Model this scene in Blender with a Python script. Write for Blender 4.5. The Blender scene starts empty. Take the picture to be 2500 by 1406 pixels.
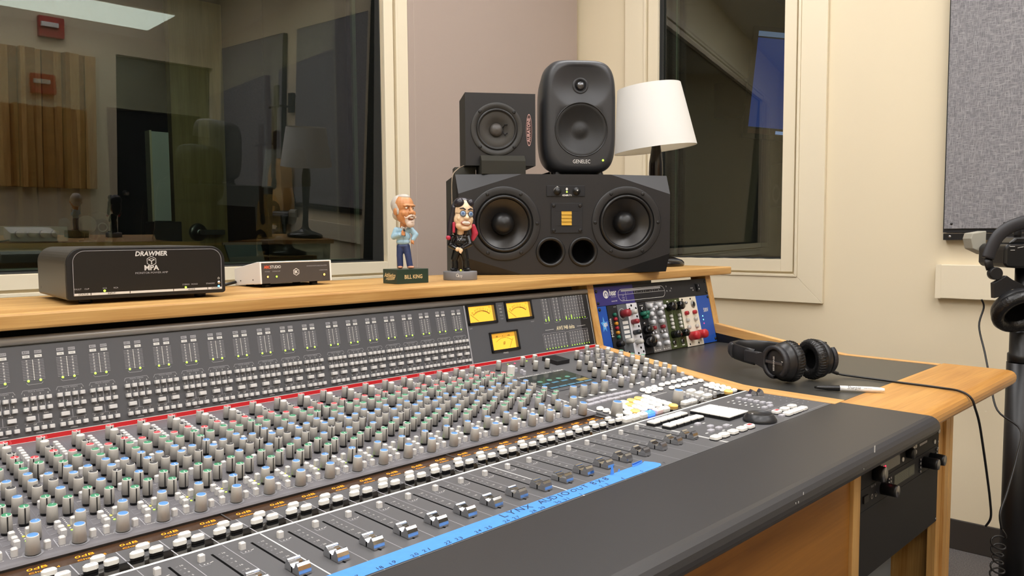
import bpy, bmesh, math, random
from mathutils import Vector, Matrix, Euler
RND = random.Random(11)
SC = bpy.context.scene
COL = SC.collection
PI = math.pi
def rad(a): return a*PI/180
def V3(*a): return Vector(a)

# ---------------------------------------------------------------- materials
def lin(c):
    c = c/255.0
    return c/12.92 if c <= 0.04045 else ((c+0.055)/1.055)**2.4
def rgb(h):
    return (lin(int(h[0:2],16)), lin(int(h[2:4],16)), lin(int(h[4:6],16)), 1.0)
MATS = {}
def mat(name, h, rough=0.5, metal=0.0, spec=0.5, coat=0.0, emit=0.0, ecol=None, trans=0.0, bump=None, noise=None, sheen=0.0):
    if name in MATS: return MATS[name]
    m = bpy.data.materials.new(name); m.use_nodes = True
    nt = m.node_tree; b = nt.nodes['Principled BSDF']
    b.inputs['Base Color'].default_value = rgb(h)
    b.inputs['Roughness'].default_value = rough
    b.inputs['Metallic'].default_value = metal
    b.inputs['Specular IOR Level'].default_value = spec
    b.inputs['Coat Weight'].default_value = coat
    b.inputs['Transmission Weight'].default_value = trans
    if sheen: b.inputs['Sheen Weight'].default_value = sheen
    if emit:
        b.inputs['Emission Color'].default_value = rgb(ecol or h)
        b.inputs['Emission Strength'].default_value = emit
    tc = None
    if noise or bump:
        tc = nt.nodes.new('ShaderNodeTexCoord')
    if noise:            # (scale, amount) gentle mottling of the paint itself
        n = nt.nodes.new('ShaderNodeTexNoise'); n.inputs['Scale'].default_value = noise[0]; n.inputs['Detail'].default_value = 4
        r = nt.nodes.new('ShaderNodeMix'); r.data_type = 'RGBA'
        c = rgb(h); k = noise[1]
        r.inputs[6].default_value = (c[0]*(1-k), c[1]*(1-k), c[2]*(1-k), 1)
        r.inputs[7].default_value = (min(1,c[0]*(1+k)), min(1,c[1]*(1+k)), min(1,c[2]*(1+k)), 1)
        nt.links.new(tc.outputs['Object'], n.inputs['Vector']); nt.links.new(n.outputs['Fac'], r.inputs[0])
        nt.links.new(r.outputs[2], b.inputs['Base Color'])
    if bump:             # (scale, strength, distance)
        n = nt.nodes.new('ShaderNodeTexNoise'); n.inputs['Scale'].default_value = bump[0]; n.inputs['Detail'].default_value = 3
        u = nt.nodes.new('ShaderNodeBump'); u.inputs['Strength'].default_value = bump[1]; u.inputs['Distance'].default_value = bump[2]
        nt.links.new(tc.outputs['Object'], n.inputs['Vector']); nt.links.new(n.outputs['Fac'], u.inputs['Height'])
        nt.links.new(u.outputs['Normal'], b.inputs['Normal'])
    MATS[name] = m
    return m

def wood(name, dark, light, along=0, scale=1.0, rough=0.42, ring=1.0):
    """oak veneer: long soft grain bands plus fine pores, along axis 0/1/2"""
    m = bpy.data.materials.new(name); m.use_nodes = True
    nt = m.node_tree; L = nt.links; b = nt.nodes['Principled BSDF']
    tc = nt.nodes.new('ShaderNodeTexCoord')
    mp = nt.nodes.new('ShaderNodeMapping')
    s = [14*scale]*3; s[along] = 1.1*scale
    mp.inputs['Scale'].default_value = s
    n1 = nt.nodes.new('ShaderNodeTexNoise'); n1.inputs['Scale'].default_value = 2.2*ring; n1.inputs['Detail'].default_value = 6; n1.inputs['Distortion'].default_value = 0.6
    mp2 = nt.nodes.new('ShaderNodeMapping')
    s2 = [330*scale]*3; s2[along] = 9*scale
    mp2.inputs['Scale'].default_value = s2
    n2 = nt.nodes.new('ShaderNodeTexNoise'); n2.inputs['Scale'].default_value = 1.0; n2.inputs['Detail'].default_value = 2
    ad = nt.nodes.new('ShaderNodeMath'); ad.operation = 'MULTIPLY_ADD'; ad.inputs[1].default_value = 0.45
    cr = nt.nodes.new('ShaderNodeValToRGB')
    cr.color_ramp.elements[0].position = 0.42; cr.color_ramp.elements[0].color = rgb(dark)
    cr.color_ramp.elements[1].position = 0.92; cr.color_ramp.elements[1].color = rgb(light)
    L.new(tc.outputs['Object'], mp.inputs['Vector']); L.new(mp.outputs['Vector'], n1.inputs['Vector'])
    L.new(tc.outputs['Object'], mp2.inputs['Vector']); L.new(mp2.outputs['Vector'], n2.inputs['Vector'])
    L.new(n2.outputs['Fac'], ad.inputs[0]); L.new(n1.outputs['Fac'], ad.inputs[2])
    L.new(ad.outputs[0], cr.inputs['Fac']); L.new(cr.outputs['Color'], b.inputs['Base Color'])
    b.inputs['Roughness'].default_value = rough
    MATS[name] = m
    return m

def weave(name, a, bcol, sx=420.0, sz=420.0, mode='zigzag', rough=0.95):
    """woven cloth from its own object coordinates"""
    m = bpy.data.materials.new(name); m.use_nodes = True
    nt = m.node_tree; L = nt.links; b = nt.nodes['Principled BSDF']
    tc = nt.nodes.new('ShaderNodeTexCoord'); b.inputs['Roughness'].default_value = rough
    b.inputs['Specular IOR Level'].default_value = 0.1
    if mode == 'zigzag':
        mp = nt.nodes.new('ShaderNodeMapping'); mp.inputs['Scale'].default_value = (sx, sx, sz)
        w = nt.nodes.new('ShaderNodeTexWave'); w.wave_type = 'BANDS'; w.bands_direction = 'DIAGONAL'
        w.inputs['Scale'].default_value = 0.5; w.inputs['Distortion'].default_value = 3.5; w.inputs['Detail'].default_value = 1.0; w.inputs['Detail Scale'].default_value = 0.7
        L.new(tc.outputs['Object'], mp.inputs['Vector']); L.new(mp.outputs['Vector'], w.inputs['Vector'])
        fac = w.outputs['Fac']
    else:               # linen: crossed slubs
        m1 = nt.nodes.new('ShaderNodeMapping'); m1.inputs['Scale'].default_value = (sx, sx, sz*0.10)
        m2 = nt.nodes.new('ShaderNodeMapping'); m2.inputs['Scale'].default_value = (sx*0.10, sx*0.10, sz)
        n1 = nt.nodes.new('ShaderNodeTexNoise'); n2 = nt.nodes.new('ShaderNodeTexNoise')
        for n in (n1, n2): n.inputs['Scale'].default_value = 1.0; n.inputs['Detail'].default_value = 2.0
        L.new(tc.outputs['Object'], m1.inputs['Vector']); L.new(m1.outputs['Vector'], n1.inputs['Vector'])
        L.new(tc.outputs['Object'], m2.inputs['Vector']); L.new(m2.outputs['Vector'], n2.inputs['Vector'])
        mx = nt.nodes.new('ShaderNodeMath'); mx.operation = 'MAXIMUM'
        L.new(n1.outputs['Fac'], mx.inputs[0]); L.new(n2.outputs['Fac'], mx.inputs[1])
        fac = mx.outputs[0]
    cr = nt.nodes.new('ShaderNodeValToRGB')
    lo, hi = (0.25, 0.75) if mode == 'zigzag' else (0.46, 0.72)
    cr.color_ramp.elements[0].position = lo; cr.color_ramp.elements[0].color = rgb(a)
    cr.color_ramp.elements[1].position = hi; cr.color_ramp.elements[1].color = rgb(bcol)
    L.new(fac, cr.inputs['Fac']); L.new(cr.outputs['Color'], b.inputs['Base Color'])
    bp = nt.nodes.new('ShaderNodeBump'); bp.inputs['Strength'].default_value = 0.35; bp.inputs['Distance'].default_value = 0.0008
    L.new(fac, bp.inputs['Height']); L.new(bp.outputs['Normal'], b.inputs['Normal'])
    MATS[name] = m
    return m

def dots(name, base, hole, scale, rough=0.8):
    """perforated lining: small holes on a grid (object coordinates)"""
    m = bpy.data.materials.new(name); m.use_nodes = True
    nt = m.node_tree; L = nt.links; b = nt.nodes['Principled BSDF']; b.inputs['Roughness'].default_value = rough
    tc = nt.nodes.new('ShaderNodeTexCoord')
    vo = nt.nodes.new('ShaderNodeTexVoronoi'); vo.inputs['Scale'].default_value = scale; vo.inputs['Randomness'].default_value = 0.0
    cr = nt.nodes.new('ShaderNodeValToRGB')
    cr.color_ramp.elements[0].position = 0.28; cr.color_ramp.elements[0].color = rgb(hole)
    cr.color_ramp.elements[1].position = 0.36; cr.color_ramp.elements[1].color = rgb(base)
    L.new(tc.outputs['Object'], vo.inputs['Vector']); L.new(vo.outputs['Distance'], cr.inputs['Fac'])
    L.new(cr.outputs['Color'], b.inputs['Base Color'])
    MATS[name] = m
    return m

def glazing(name, tint='E6EDE8', k=1.9):
    """thin pane: clear transmission plus a mirror reflection that grows with the angle (both faces of the sheet)"""
    m = bpy.data.materials.new(name); m.use_nodes = True
    nt = m.node_tree; L = nt.links
    for n in list(nt.nodes): nt.nodes.remove(n)
    o = nt.nodes.new('ShaderNodeOutputMaterial'); mx = nt.nodes.new('ShaderNodeMixShader')
    t = nt.nodes.new('ShaderNodeBsdfTransparent'); t.inputs['Color'].default_value = rgb(tint)
    g = nt.nodes.new('ShaderNodeBsdfGlossy'); g.inputs['Roughness'].default_value = 0.0
    f = nt.nodes.new('ShaderNodeFresnel'); f.inputs['IOR'].default_value = 1.52
    k_ = nt.nodes.new('ShaderNodeMath'); k_.operation = 'MULTIPLY'; k_.use_clamp = True; k_.inputs[1].default_value = k
    L.new(f.outputs[0], k_.inputs[0]); L.new(k_.outputs[0], mx.inputs[0]); L.new(t.outputs[0], mx.inputs[1]); L.new(g.outputs[0], mx.inputs[2])
    L.new(mx.outputs[0], o.inputs['Surface'])
    MATS[name] = m
    return m

# ---------------------------------------------------------------- mesh builder
class MB:
    def __init__(s): s.v = []; s.f = []; s.m = []; s.s = []
    def add(s, vs, fs, mi=0, smooth=False, M=None):
        o = len(s.v)
        s.v += [(M @ Vector(p)) if M is not None else Vector(p) for p in vs]
        for f in fs:
            s.f.append(tuple(o+i for i in f)); s.m.append(mi); s.s.append(smooth)
        return s
    def box(s, x0, x1, y0, y1, z0, z1, mi=0, M=None):
        return s.add([(x0,y0,z0),(x1,y0,z0),(x1,y1,z0),(x0,y1,z0),(x0,y0,z1),(x1,y0,z1),(x1,y1,z1),(x0,y1,z1)],
              [(0,3,2,1),(4,5,6,7),(0,1,5,4),(1,2,6,5),(2,3,7,6),(3,0,4,7)], mi, False, M)
    def cbox(s, w, d, h, c=0.001, mi=0, M=None, mtop=None, cc=None):
        """key cap: box on z=0 with chamfered top edge and cut corners"""
        cc = c if cc is None else cc
        def ring(hw, hd, k, z): return [(-hw+k,-hd,z),(hw-k,-hd,z),(hw,-hd+k,z),(hw,hd-k,z),(hw-k,hd,z),(-hw+k,hd,z),(-hw,hd-k,z),(-hw,-hd+k,z)]
        a = ring(w/2,d/2,cc,0)+ring(w/2,d/2,cc,h-c)+ring(w/2-c,d/2-c,max(cc-0.4*c,0.0001),h)
        f = [tuple(range(7,-1,-1))]
        for r in (0,8):
            for i in range(8): j=(i+1)%8; f.append((r+i,r+j,r+8+j,r+8+i))
        s.add(a, f, mi, False, M)
        n = len(s.v); s.f.append(tuple(range(n-8,n))); s.m.append(mi if mtop is None else mtop); s.s.append(False)
        return s
    def lathe(s, prof, n=24, mi=0, M=None, smooth=True, caps=True, ry=1.0, mis=None):
        """prof [(r,z)...] turned about z"""
        o = len(s.v); vs = []
        for r, z in prof:
            for i in range(n):
                a = 2*PI*i/n; vs.append((r*math.cos(a), r*ry*math.sin(a), z))
        fs = []; s.v += [(M @ Vector(p)) if M is not None else Vector(p) for p in vs]
        for k in range(len(prof)-1):
            for i in range(n):
                j = (i+1)%n
                s.f.append((o+k*n+i,o+k*n+j,o+(k+1)*n+j,o+(k+1)*n+i)); s.m.append(mi if mis is None else mis[k]); s.s.append(smooth)
        if caps:
            if prof[0][0] > 1e-6: s.f.append(tuple(o+i for i in range(n-1,-1,-1))); s.m.append(mi if mis is None else mis[0]); s.s.append(False)
            if prof[-1][0] > 1e-6: s.f.append(tuple(o+(len(prof)-1)*n+i for i in range(n))); s.m.append(mi if mis is None else mis[-1]); s.s.append(False)
        return s
    def cyl(s, r, z0, z1, n=20, mi=0, M=None, r2=None):
        return s.lathe([(r,z0),(r if r2 is None else r2,z1)], n, mi, M)
    def prism(s, poly, a, b, axis=0, mi=0, M=None):
        """poly of 2D points extruded from a to b along axis (0: poly is (y,z); 1: (x,z); 2: (x,y))"""
        n = len(poly)
        def P(t, q): return (t,q[0],q[1]) if axis==0 else ((q[0],t,q[1]) if axis==1 else (q[0],q[1],t))
        vs = [P(a,q) for q in poly]+[P(b,q) for q in poly]
        fs = [tuple(range(n-1,-1,-1)), tuple(range(n,2*n))]+[(i,(i+1)%n,n+(i+1)%n,n+i) for i in range(n)]
        return s.add(vs, fs, mi, False, M)
    def tube(s, pts, r, n=8, mi=0, M=None, cap=True, ry=None):
        pts = [Vector(p) for p in pts]; o = len(s.v); k = len(pts)
        rr = r if hasattr(r,'__len__') else [r]*k
        up = None
        for i, p in enumerate(pts):
            t = (pts[min(i+1,k-1)]-pts[max(i-1,0)]).normalized()
            if up is None:
                up = Vector((0,0,1)) if abs(t.z) < 0.9 else Vector((1,0,0))
            a = t.cross(up)
            if a.length < 1e-6: a = t.orthogonal()
            a.normalize(); b = a.cross(t).normalized(); up = b
            for j in range(n):
                q = 2*PI*j/n
                w = p + a*math.cos(q)*rr[i] + b*math.sin(q)*(rr[i] if ry is None else ry)
                s.v.append((M @ w) if M is not None else w)
        for i in range(k-1):
            for j in range(n):
                l = (j+1)%n
                s.f.append((o+i*n+j,o+i*n+l,o+(i+1)*n+l,o+(i+1)*n+j)); s.m.append(mi); s.s.append(True)
        if cap:
            s.f.append(tuple(o+j for j in range(n-1,-1,-1))); s.m.append(mi); s.s.append(False)
            s.f.append(tuple(o+(k-1)*n+j for j in range(n))); s.m.append(mi); s.s.append(False)
        return s
    def ball(s, c, r, n=16, m=10, mi=0, M=None):
        rx,ry,rz = r if hasattr(r,'__len__') else (r,r,r)
        T = Matrix.Translation(Vector(c)) @ Matrix.Diagonal((rx,ry,rz,1))
        if M is not None: T = M @ T
        prof = [(math.sin(PI*k/m)+(1e-7 if k in (0,m) else 0), -math.cos(PI*k/m)) for k in range(m+1)]
        return s.lathe(prof, n, mi, T, True, False)
    def quad(s, a, b, c, d, mi=0, M=None): return s.add([a,b,c,d], [(0,1,2,3)], mi, False, M)
    def rect(s, x0, x1, y0, y1, mi=0, M=None, z=0.0): return s.quad((x0,y0,z),(x1,y0,z),(x1,y1,z),(x0,y1,z), mi, M)
    def disc(s, x, y, r, n=12, mi=0, M=None, z=0.0, ry=None):
        ry = r if ry is None else ry
        return s.add([(x+r*math.cos(2*PI*i/n), y+ry*math.sin(2*PI*i/n), z) for i in range(n)], [tuple(range(n))], mi, False, M)
    def ring(s, x, y, r0, r1, n=32, mi=0, M=None, z=0.0, a0=0.0, a1=2*PI):
        full = abs(a1-a0-2*PI) < 1e-6; k = n if full else n+1
        vs = []
        for i in range(k):
            a = a0+(a1-a0)*i/n
            vs += [(x+r0*math.cos(a),y+r0*math.sin(a),z),(x+r1*math.cos(a),y+r1*math.sin(a),z)]
        fs = []
        for i in range(n):
            j = (i+1)%k; fs.append((2*i,2*i+1,2*j+1,2*j))
        return s.add(vs, fs, mi, False, M)
    def line(s, pts, w, mi=0, M=None, z=0.0, closed=False):
        """flat stroke in the local xy plane"""
        P = [Vector((p[0],p[1])) for p in pts]; n = len(P)
        for i in range(n if closed else n-1):
            a, b = P[i], P[(i+1)%n]; d = (b-a)
            if d.length < 1e-9: continue
            d.normalize(); q = Vector((-d.y,d.x))*w/2; e = d*w/2*0.8
            a2, b2 = a-e, b+e
            s.quad((a2.x-q.x,a2.y-q.y,z),(b2.x-q.x,b2.y-q.y,z),(b2.x+q.x,b2.y+q.y,z),(a2.x+q.x,a2.y+q.y,z), mi, M)
        return s
    def text(s, body, size, x=0.0, y=0.0, mi=0, M=None, z=0.0, align='c', sx=1.0, shear=0.0, bold=0.0):
        vs, fs, w = glyphs(body, bold)
        if not vs: return s
        k = size/0.7; ox = {'c': -w/2, 'l': 0.0, 'r': -w}[align]
        T = [((p[0]+ox)*k*sx + shear*p[1]*k + x, p[1]*k + y, z) for p in vs]
        return s.add(T, fs, mi, False, M)
    def merge(s, o, M=None, off=0):
        b = len(s.v); s.v += [(M @ p) if M is not None else p.copy() for p in o.v]
        s.f += [tuple(b+i for i in f) for f in o.f]; s.m += [i+off for i in o.m]; s.s += o.s
        return s
    def mesh(s, name, mats):
        me = bpy.data.meshes.new(name)
        me.from_pydata([tuple(p) for p in s.v], [], s.f)
        for m in (mats if isinstance(mats,(list,tuple)) else [mats]): me.materials.append(m)
        me.polygons.foreach_set('material_index', s.m)
        me.polygons.foreach_set('use_smooth', s.s)
        me.update()
        return me
_G = {}
def glyphs(body, bold=0.0):
    key = (body, bold)
    if key in _G: return _G[key]
    cu = bpy.data.curves.new('lettering','FONT'); cu.body = body; cu.size = 1.0; cu.resolution_u = 2; cu.offset = bold
    ob = bpy.data.objects.new('lettering', cu); COL.objects.link(ob)
    bpy.context.view_layer.update()
    me = bpy.data.meshes.new_from_object(ob.evaluated_get(bpy.context.evaluated_depsgraph_get()))
    vs = [tuple(v.co) for v in me.vertices]; fs = [tuple(p.vertices) for p in me.polygons]
    bpy.data.objects.remove(ob); bpy.data.curves.remove(cu); bpy.data.meshes.remove(me)
    w = max((p[0] for p in vs), default=0.0)
    _G[key] = (vs, fs, w)
    return _G[key]

# ---------------------------------------------------------------- objects
def tag(o, label, cat, group=None, kind=None):
    o['label'] = label; o['category'] = cat
    if group: o['group'] = group
    if kind: o['kind'] = kind
    return o
def thing(name, label, cat, loc=(0,0,0), rotz=0.0, group=None, M=None):
    o = bpy.data.objects.new(name, None); COL.objects.link(o)
    o.empty_display_size = 0.02
    if M is not None: o.matrix_world = M
    else: o.matrix_world = Matrix.Translation(Vector(loc)) @ Matrix.Rotation(rotz,4,'Z')
    return tag(o, label, cat, group)
def link(name, me, parent=None, M=None):
    o = bpy.data.objects.new(name, me); COL.objects.link(o)
    if parent is not None: o.parent = parent
    if M is not None: o.matrix_local = M
    return o
def part(name, mb, mats, parent, label=None, bevel=0.0, seg=2, kind=None, world=False, auto=False):
    if world:
        W = parent.matrix_world.copy()
        p = parent.parent
        inv = root_matrix(parent).inverted()
        mb.v = [inv @ v for v in mb.v]
    o = link(name, mb.mesh(name, mats), parent)
    if label: o['label'] = label
    if kind: o['kind'] = kind
    if bevel: bev(o, bevel, seg)
    return o
def root_matrix(o):
    m = o.matrix_basis.copy() if o.parent else o.matrix_world.copy()
    if o.parent: m = root_matrix(o.parent) @ m
    return m
def bev(o, w, seg=2, ang=40):
    b = o.modifiers.new('bevel','BEVEL'); b.width = w; b.segments = seg; b.limit_method = 'ANGLE'; b.angle_limit = rad(ang)
    b.harden_normals = False
    return o
def single(name, mb, mats, label, cat, group=None, bevel=0.0, seg=2, kind=None):
    o = link(name, mb.mesh(name, mats)); tag(o, label, cat, group, kind)
    if bevel: bev(o, bevel, seg)
    return o
def struct(name, mb, mats, parent=None, bevel=0.0):
    o = link(name, mb.mesh(name, mats), parent)
    if parent is None: o['kind'] = 'structure'
    if bevel: bev(o, bevel, 2)
    return o
CAM = Vector((-0.0144,-0.8237,1.0498))
def spread(name, me_mb, mats, parent, places, cap=100):
    """one part per place (a local matrix); past 100 of a name the farthest become one mass"""
    W = root_matrix(parent)
    places = sorted(places, key=lambda m: ((W @ m).translation-CAM).length)
    me = me_mb.mesh(name, mats); out = []
    for m in places[:cap]: out.append(link(name, me, parent, m))
    if len(places) > cap:
        big = MB()
        for m in places[cap:]: big.merge(me_mb, m)
        o = link(name, big.mesh(name, mats), parent); o['kind'] = 'stuff'
    return out
def blob(name, shapes, mats, parent, voxel, smooth=6, fac=0.5):
    """one continuous skin over ellipsoids and tapered limbs"""
    mb = MB()
    for sh in shapes:
        if sh[0] == 'e': mb.ball(sh[1], sh[2], 20, 14, 0, sh[3] if len(sh) > 3 else None)
        else:
            a, b, ra, rb = sh[1:5]; mb.tube([a,b],[ra,rb],14); mb.ball(a,ra,14,10); mb.ball(b,rb,14,10)
    o = link(name, mb.mesh(name, mats), parent)
    r = o.modifiers.new('skin','REMESH'); r.mode = 'VOXEL'; r.voxel_size = voxel; r.use_smooth_shade = True
    s_ = o.modifiers.new('soften','SMOOTH'); s_.iterations = smooth; s_.factor = fac
    return o
def frame(o, x, y=None):
    """4x4 from origin, x axis and z axis"""
    x = Vector(x).normalized(); z = Vector(y).normalized(); yy = z.cross(x).normalized(); x = yy.cross(z).normalized()
    M = Matrix.Identity(4)
    for i in range(3): M[i][0]=x[i]; M[i][1]=yy[i]; M[i][2]=z[i]; M[i][3]=o[i]
    return M
M_tall = [(1.0199,0.2671),(1.0876,0.2673),(1.123,0.2675),(1.0876,0.2312),(1.1219,0.231)]
M_bigsq = [(1.0176,0.2317)]
M_smsq = [(1.048,0.2475),(1.0489,0.2324),(1.0457,0.2221)]
M_led = [(1.0897,0.2933),(1.1261,0.2949),(1.0709,0.2946)]
M_tray = [(1.1651,0.2809),(1.1576,0.2351),(1.1983,0.2434),(1.2019,0.2867)]
M_scr = [(1.0126,0.2018),(1.141,0.2038),(1.1325,0.1206),(1.0101,0.1211)]
M_scrframe = [(1.0123,0.2156),(1.151,0.2158),(1.1447,0.1092),(0.9996,0.1086)]
M_line = [(0.9919,0.1399),(0.9912,0.0816),(0.9835,0.0017),(0.9857,-0.0452)]
M_knob = [(1.2362,0.2507),(1.2985,0.2747),(1.2555,0.236),(1.3204,0.2637),(1.2948,0.2408),(1.3286,0.2389),(1.3177,0.2317),(1.2982,0.2067),(1.3122,0.1922),(1.2932,0.1731),(1.3091,0.1578),(1.2931,0.0863),(1.289,0.1085),(1.2519,0.1085),(1.2199,0.1085),(1.2231,0.1326),(1.1923,0.1149),(1.1839,0.0642),(1.1498,0.0654),(1.1915,0.1366),(1.1531,0.1114),(1.155,0.1352),(1.1865,0.172),(1.1717,0.1887),(1.2193,0.0649),(1.2557,0.0869),(1.2559,0.0656),(1.2897,0.0642),(1.2269,0.0919)]
M_knobk = [(1.226,0.2127),(1.2595,0.2121),(1.225,0.1808),(1.2748,0.197),(1.2608,0.1806),(1.2409,0.1656),(1.2749,0.1662)]
M_knobg = [(1.3326,0.2065),(1.3314,0.175),(1.3436,0.1566)]
M_knobw = [(1.3212,0.1302),(1.291,0.1323),(1.3241,0.1079),(1.325,0.087),(1.3254,0.0645)]
M_btn = [(1.2762,0.273),(1.2515,0.2513),(1.3101,0.2709),(1.2894,0.2538),(1.3452,0.2711),(1.31,0.2407),(1.2906,0.2237),(1.255,0.1951),(1.2382,0.179),(1.2727,0.1788),(1.3082,0.2025),(1.2905,0.188),(1.3243,0.1868),(1.3056,0.1707),(1.1685,0.1084),(1.1685,0.1145),(1.1662,0.0957),(1.1646,0.0867),(1.2023,0.1121),(1.2002,0.105),(1.2007,0.0945),(1.1996,0.0871),(1.2384,0.1132),(1.2292,0.1014),(1.2362,0.0872),(1.2623,0.1001),(1.2687,0.086),(1.2998,0.1013),(1.3055,0.1114),(1.3058,0.0871),(1.3304,0.098),(1.3371,0.0854),(1.2997,0.0626),(1.2334,0.0661),(1.2694,0.0667)]
M_btnw = [(1.1975,0.0525),(1.1641,0.0541),(1.2325,0.0526),(1.2665,0.0518),(1.3007,0.0514),(1.3368,0.0528)]
M_tall2 = [(1.0136,0.0682),(1.0368,0.0632),(1.0666,0.0631),(1.0968,0.0633),(0.962,0.0234),(0.953,-0.0063)]
M_oval = [(1.2272,0.0282),(1.2475,0.0284),(1.2683,0.0286),(1.2889,0.0291),(1.31,0.0296),(1.3297,0.029),(1.2272,0.0051),(1.2473,0.0051),(1.2683,0.0048),(1.2887,0.0051),(1.1625,0.0255),(1.1816,0.0256),(1.2001,0.0263),(1.1602,0.0121),(1.1796,0.0119),(1.1984,0.0122),(1.2862,0.0037),(1.3079,0.0047),(1.3277,0.0044),(1.3074,-0.0215),(1.3049,-0.0346),(1.3038,-0.0468),(1.3061,-0.0583),(1.327,-0.0221),(1.3271,-0.0337),(1.3296,-0.0446),(1.3283,-0.0568),(1.326,-0.0708),(0.9979,-0.0046),(0.9986,-0.0177),(0.998,-0.0316),(0.9978,-0.0456)]
M_ovalo = [(1.3047,-0.071)]
M_round = [(1.1277,-0.0063),(1.1275,-0.0183),(1.1051,-0.0204),(1.0626,-0.0068),(1.1254,-0.0314),(1.1049,-0.0337),(1.0828,-0.0343),(1.0829,-0.0205),(1.0609,-0.0341),(1.0383,-0.0341),(1.127,-0.0424),(1.104,-0.0479),(1.0809,-0.0487),(1.0607,-0.0477),(1.0186,-0.0469),(1.1269,-0.0534),(1.0411,-0.02)]
M_roundy = [(1.1053,-0.0062),(1.0836,-0.0066),(1.06,-0.021),(1.0378,-0.0485),(1.1258,-0.0659)]
M_cube = [(0.9819,-0.0729),(1.0022,-0.0734),(1.0246,-0.0732),(1.0869,-0.0748)]
M_cubeblue = [(1.0427,-0.0753)]
M_cubepink = [(1.0671,-0.0739)]
M_bigknob = [(1.0005,-0.0404),(1.1585,-0.0558)]
M_tag = [(1.0308,0.0634),(1.0596,0.0627),(1.0888,0.0622),(1.1203,0.0629)]
M_flat = [(1.0237,0.0383),(1.0422,0.0391),(1.0611,0.04),(1.0793,0.0393),(1.0979,0.0387),(1.1142,0.0375),(1.1319,0.0377),(1.005,0.0227),(1.023,0.0234),(1.0422,0.0235),(1.0609,0.0242),(1.0775,0.0223),(1.0969,0.0229),(1.1131,0.0216),(1.1307,0.0217)]
M_wide = [(1.2347,-0.0325),(1.2355,-0.0501),(1.2357,-0.067)]
M_wide2 = [(1.1582,-0.07),(1.1789,-0.0704)]
M_grey = [(1.2695,-0.0333),(1.2687,-0.0438),(1.2674,-0.0539),(1.2666,-0.0642),(1.2117,-0.0323),(1.2073,-0.0432),(1.2065,-0.0536),(1.2063,-0.0634),(1.2065,-0.0741)]
M_keyk = [(0.989,-0.1238),(1.0096,-0.1232),(1.0287,-0.1233),(1.0482,-0.1235),(1.0678,-0.1233),(0.9897,-0.1528),(1.0102,-0.1529),(1.029,-0.1533),(1.0492,-0.1532),(1.0668,-0.1544)]
M_pad = [(1.0954,-0.1188),(1.1601,-0.1171),(1.1595,-0.1926),(1.0984,-0.1928)]
M_jog = [(1.1198,-0.2317),(1.1058,-0.217),(1.1325,-0.2481)]
M_jogb = [(1.1244,-0.1995),(1.155,-0.2443)]
M_trans = [(0.983,-0.2352),(1.0047,-0.236),(1.0295,-0.2366),(1.055,-0.2372)]
M_transr = [(1.0779,-0.2374),(1.2,-0.2216)]
M_trans2 = [(1.2277,-0.222),(1.2555,-0.2216),(1.2536,-0.2418),(1.2359,-0.2414),(1.2189,-0.2413),(1.2006,-0.241)]
M_gflat = [(1.0405,-0.1689),(1.0412,-0.1909),(1.0412,-0.2058),(1.0622,-0.2067),(1.0186,-0.2056),(1.2921,-0.1202),(1.2583,-0.1183),(1.2588,-0.1311),(1.2581,-0.1425),(1.2563,-0.155),(1.2554,-0.1674),(1.2584,-0.1784),(1.2399,-0.1896),(1.2213,-0.1888),(1.1865,-0.2371)]
M_dash = [(1.2221,-0.1185),(1.2381,-0.1185),(1.2211,-0.1307),(1.2398,-0.1306),(1.2211,-0.1423),(1.2396,-0.1423),(1.2211,-0.1537),(1.2371,-0.1552),(1.2205,-0.1659),(1.2392,-0.1666),(1.2208,-0.1782),(1.0224,-0.169),(1.0565,-0.1698),(1.0057,-0.2066),(1.039,-0.2156),(1.0743,-0.2079)]
M_dot = [(1.3052,-0.1252),(1.3056,-0.1341),(1.3045,-0.1439),(1.3047,-0.1541),(1.3034,-0.165),(1.3036,-0.1775),(1.3031,-0.189),(1.3042,-0.1996),(1.3039,-0.2095),(1.3047,-0.2182),(1.3271,-0.1439),(1.3267,-0.1545),(1.3268,-0.1648),(1.327,-0.1774),(1.3263,-0.189),(1.3272,-0.1997),(1.3257,-0.2103),(1.3245,-0.2193)]
M_dotted = [(0.9832,-0.0953),(0.9731,-0.2429)]
# ================================================================ MATERIALS
m_oak   = wood('oak_along_x', 'A87436', 'D9AE6C', 0)
m_oakz  = wood('oak_along_z', 'A87436', 'D6AA68', 2)
m_oaky  = wood('oak_along_y', 'A87436', 'DAB070', 1)
m_edge  = wood('oak_edge_y', 'BC8444', 'E0B473', 1)
m_burl  = wood('oak_end_block', 'A8702F', 'D09A50', 0, 0.8, 0.36, 1.6)
m_brown = wood('veneer_front', '8A5A22', 'A8722F', 0, 0.7)
m_blackl = mat('black_laminate', '3B3A37', 0.34, noise=(900, 0.12), bump=(1400, 0.10, 0.0003))
m_vinyl = mat('black_vinyl', '302F30', 0.42, bump=(900, 0.12, 0.0004))
m_pan   = mat('console_grey', '5C5C5E', 0.45)
m_pan2  = mat('console_channel_grey', '6E6C70', 0.42)
m_lip   = mat('console_lip', '55565A', 0.4)
m_brg   = mat('bridge_black', '19191B', 0.45)
m_rail  = mat('rail_grey', 'A09C98', 0.32, metal=0.35)
m_red   = mat('strip_red', 'C8101C', 0.45)
m_white = mat('print_white', 'E4E3DF', 0.6)
m_grey  = mat('print_grey', 'A9A8AC', 0.6)
m_dim   = mat('print_dim', '86868A', 0.6)
m_black = mat('black_plastic', '121214', 0.4)
m_matt  = mat('matt_black', '17171A', 0.65)
m_slot  = mat('slot_black', '050506', 0.9, spec=0.1)
m_gloss = mat('gloss_black', '0A0A0B', 0.06, spec=0.6)
m_cap   = mat('key_white', 'F0EEE8', 0.35)
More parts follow.
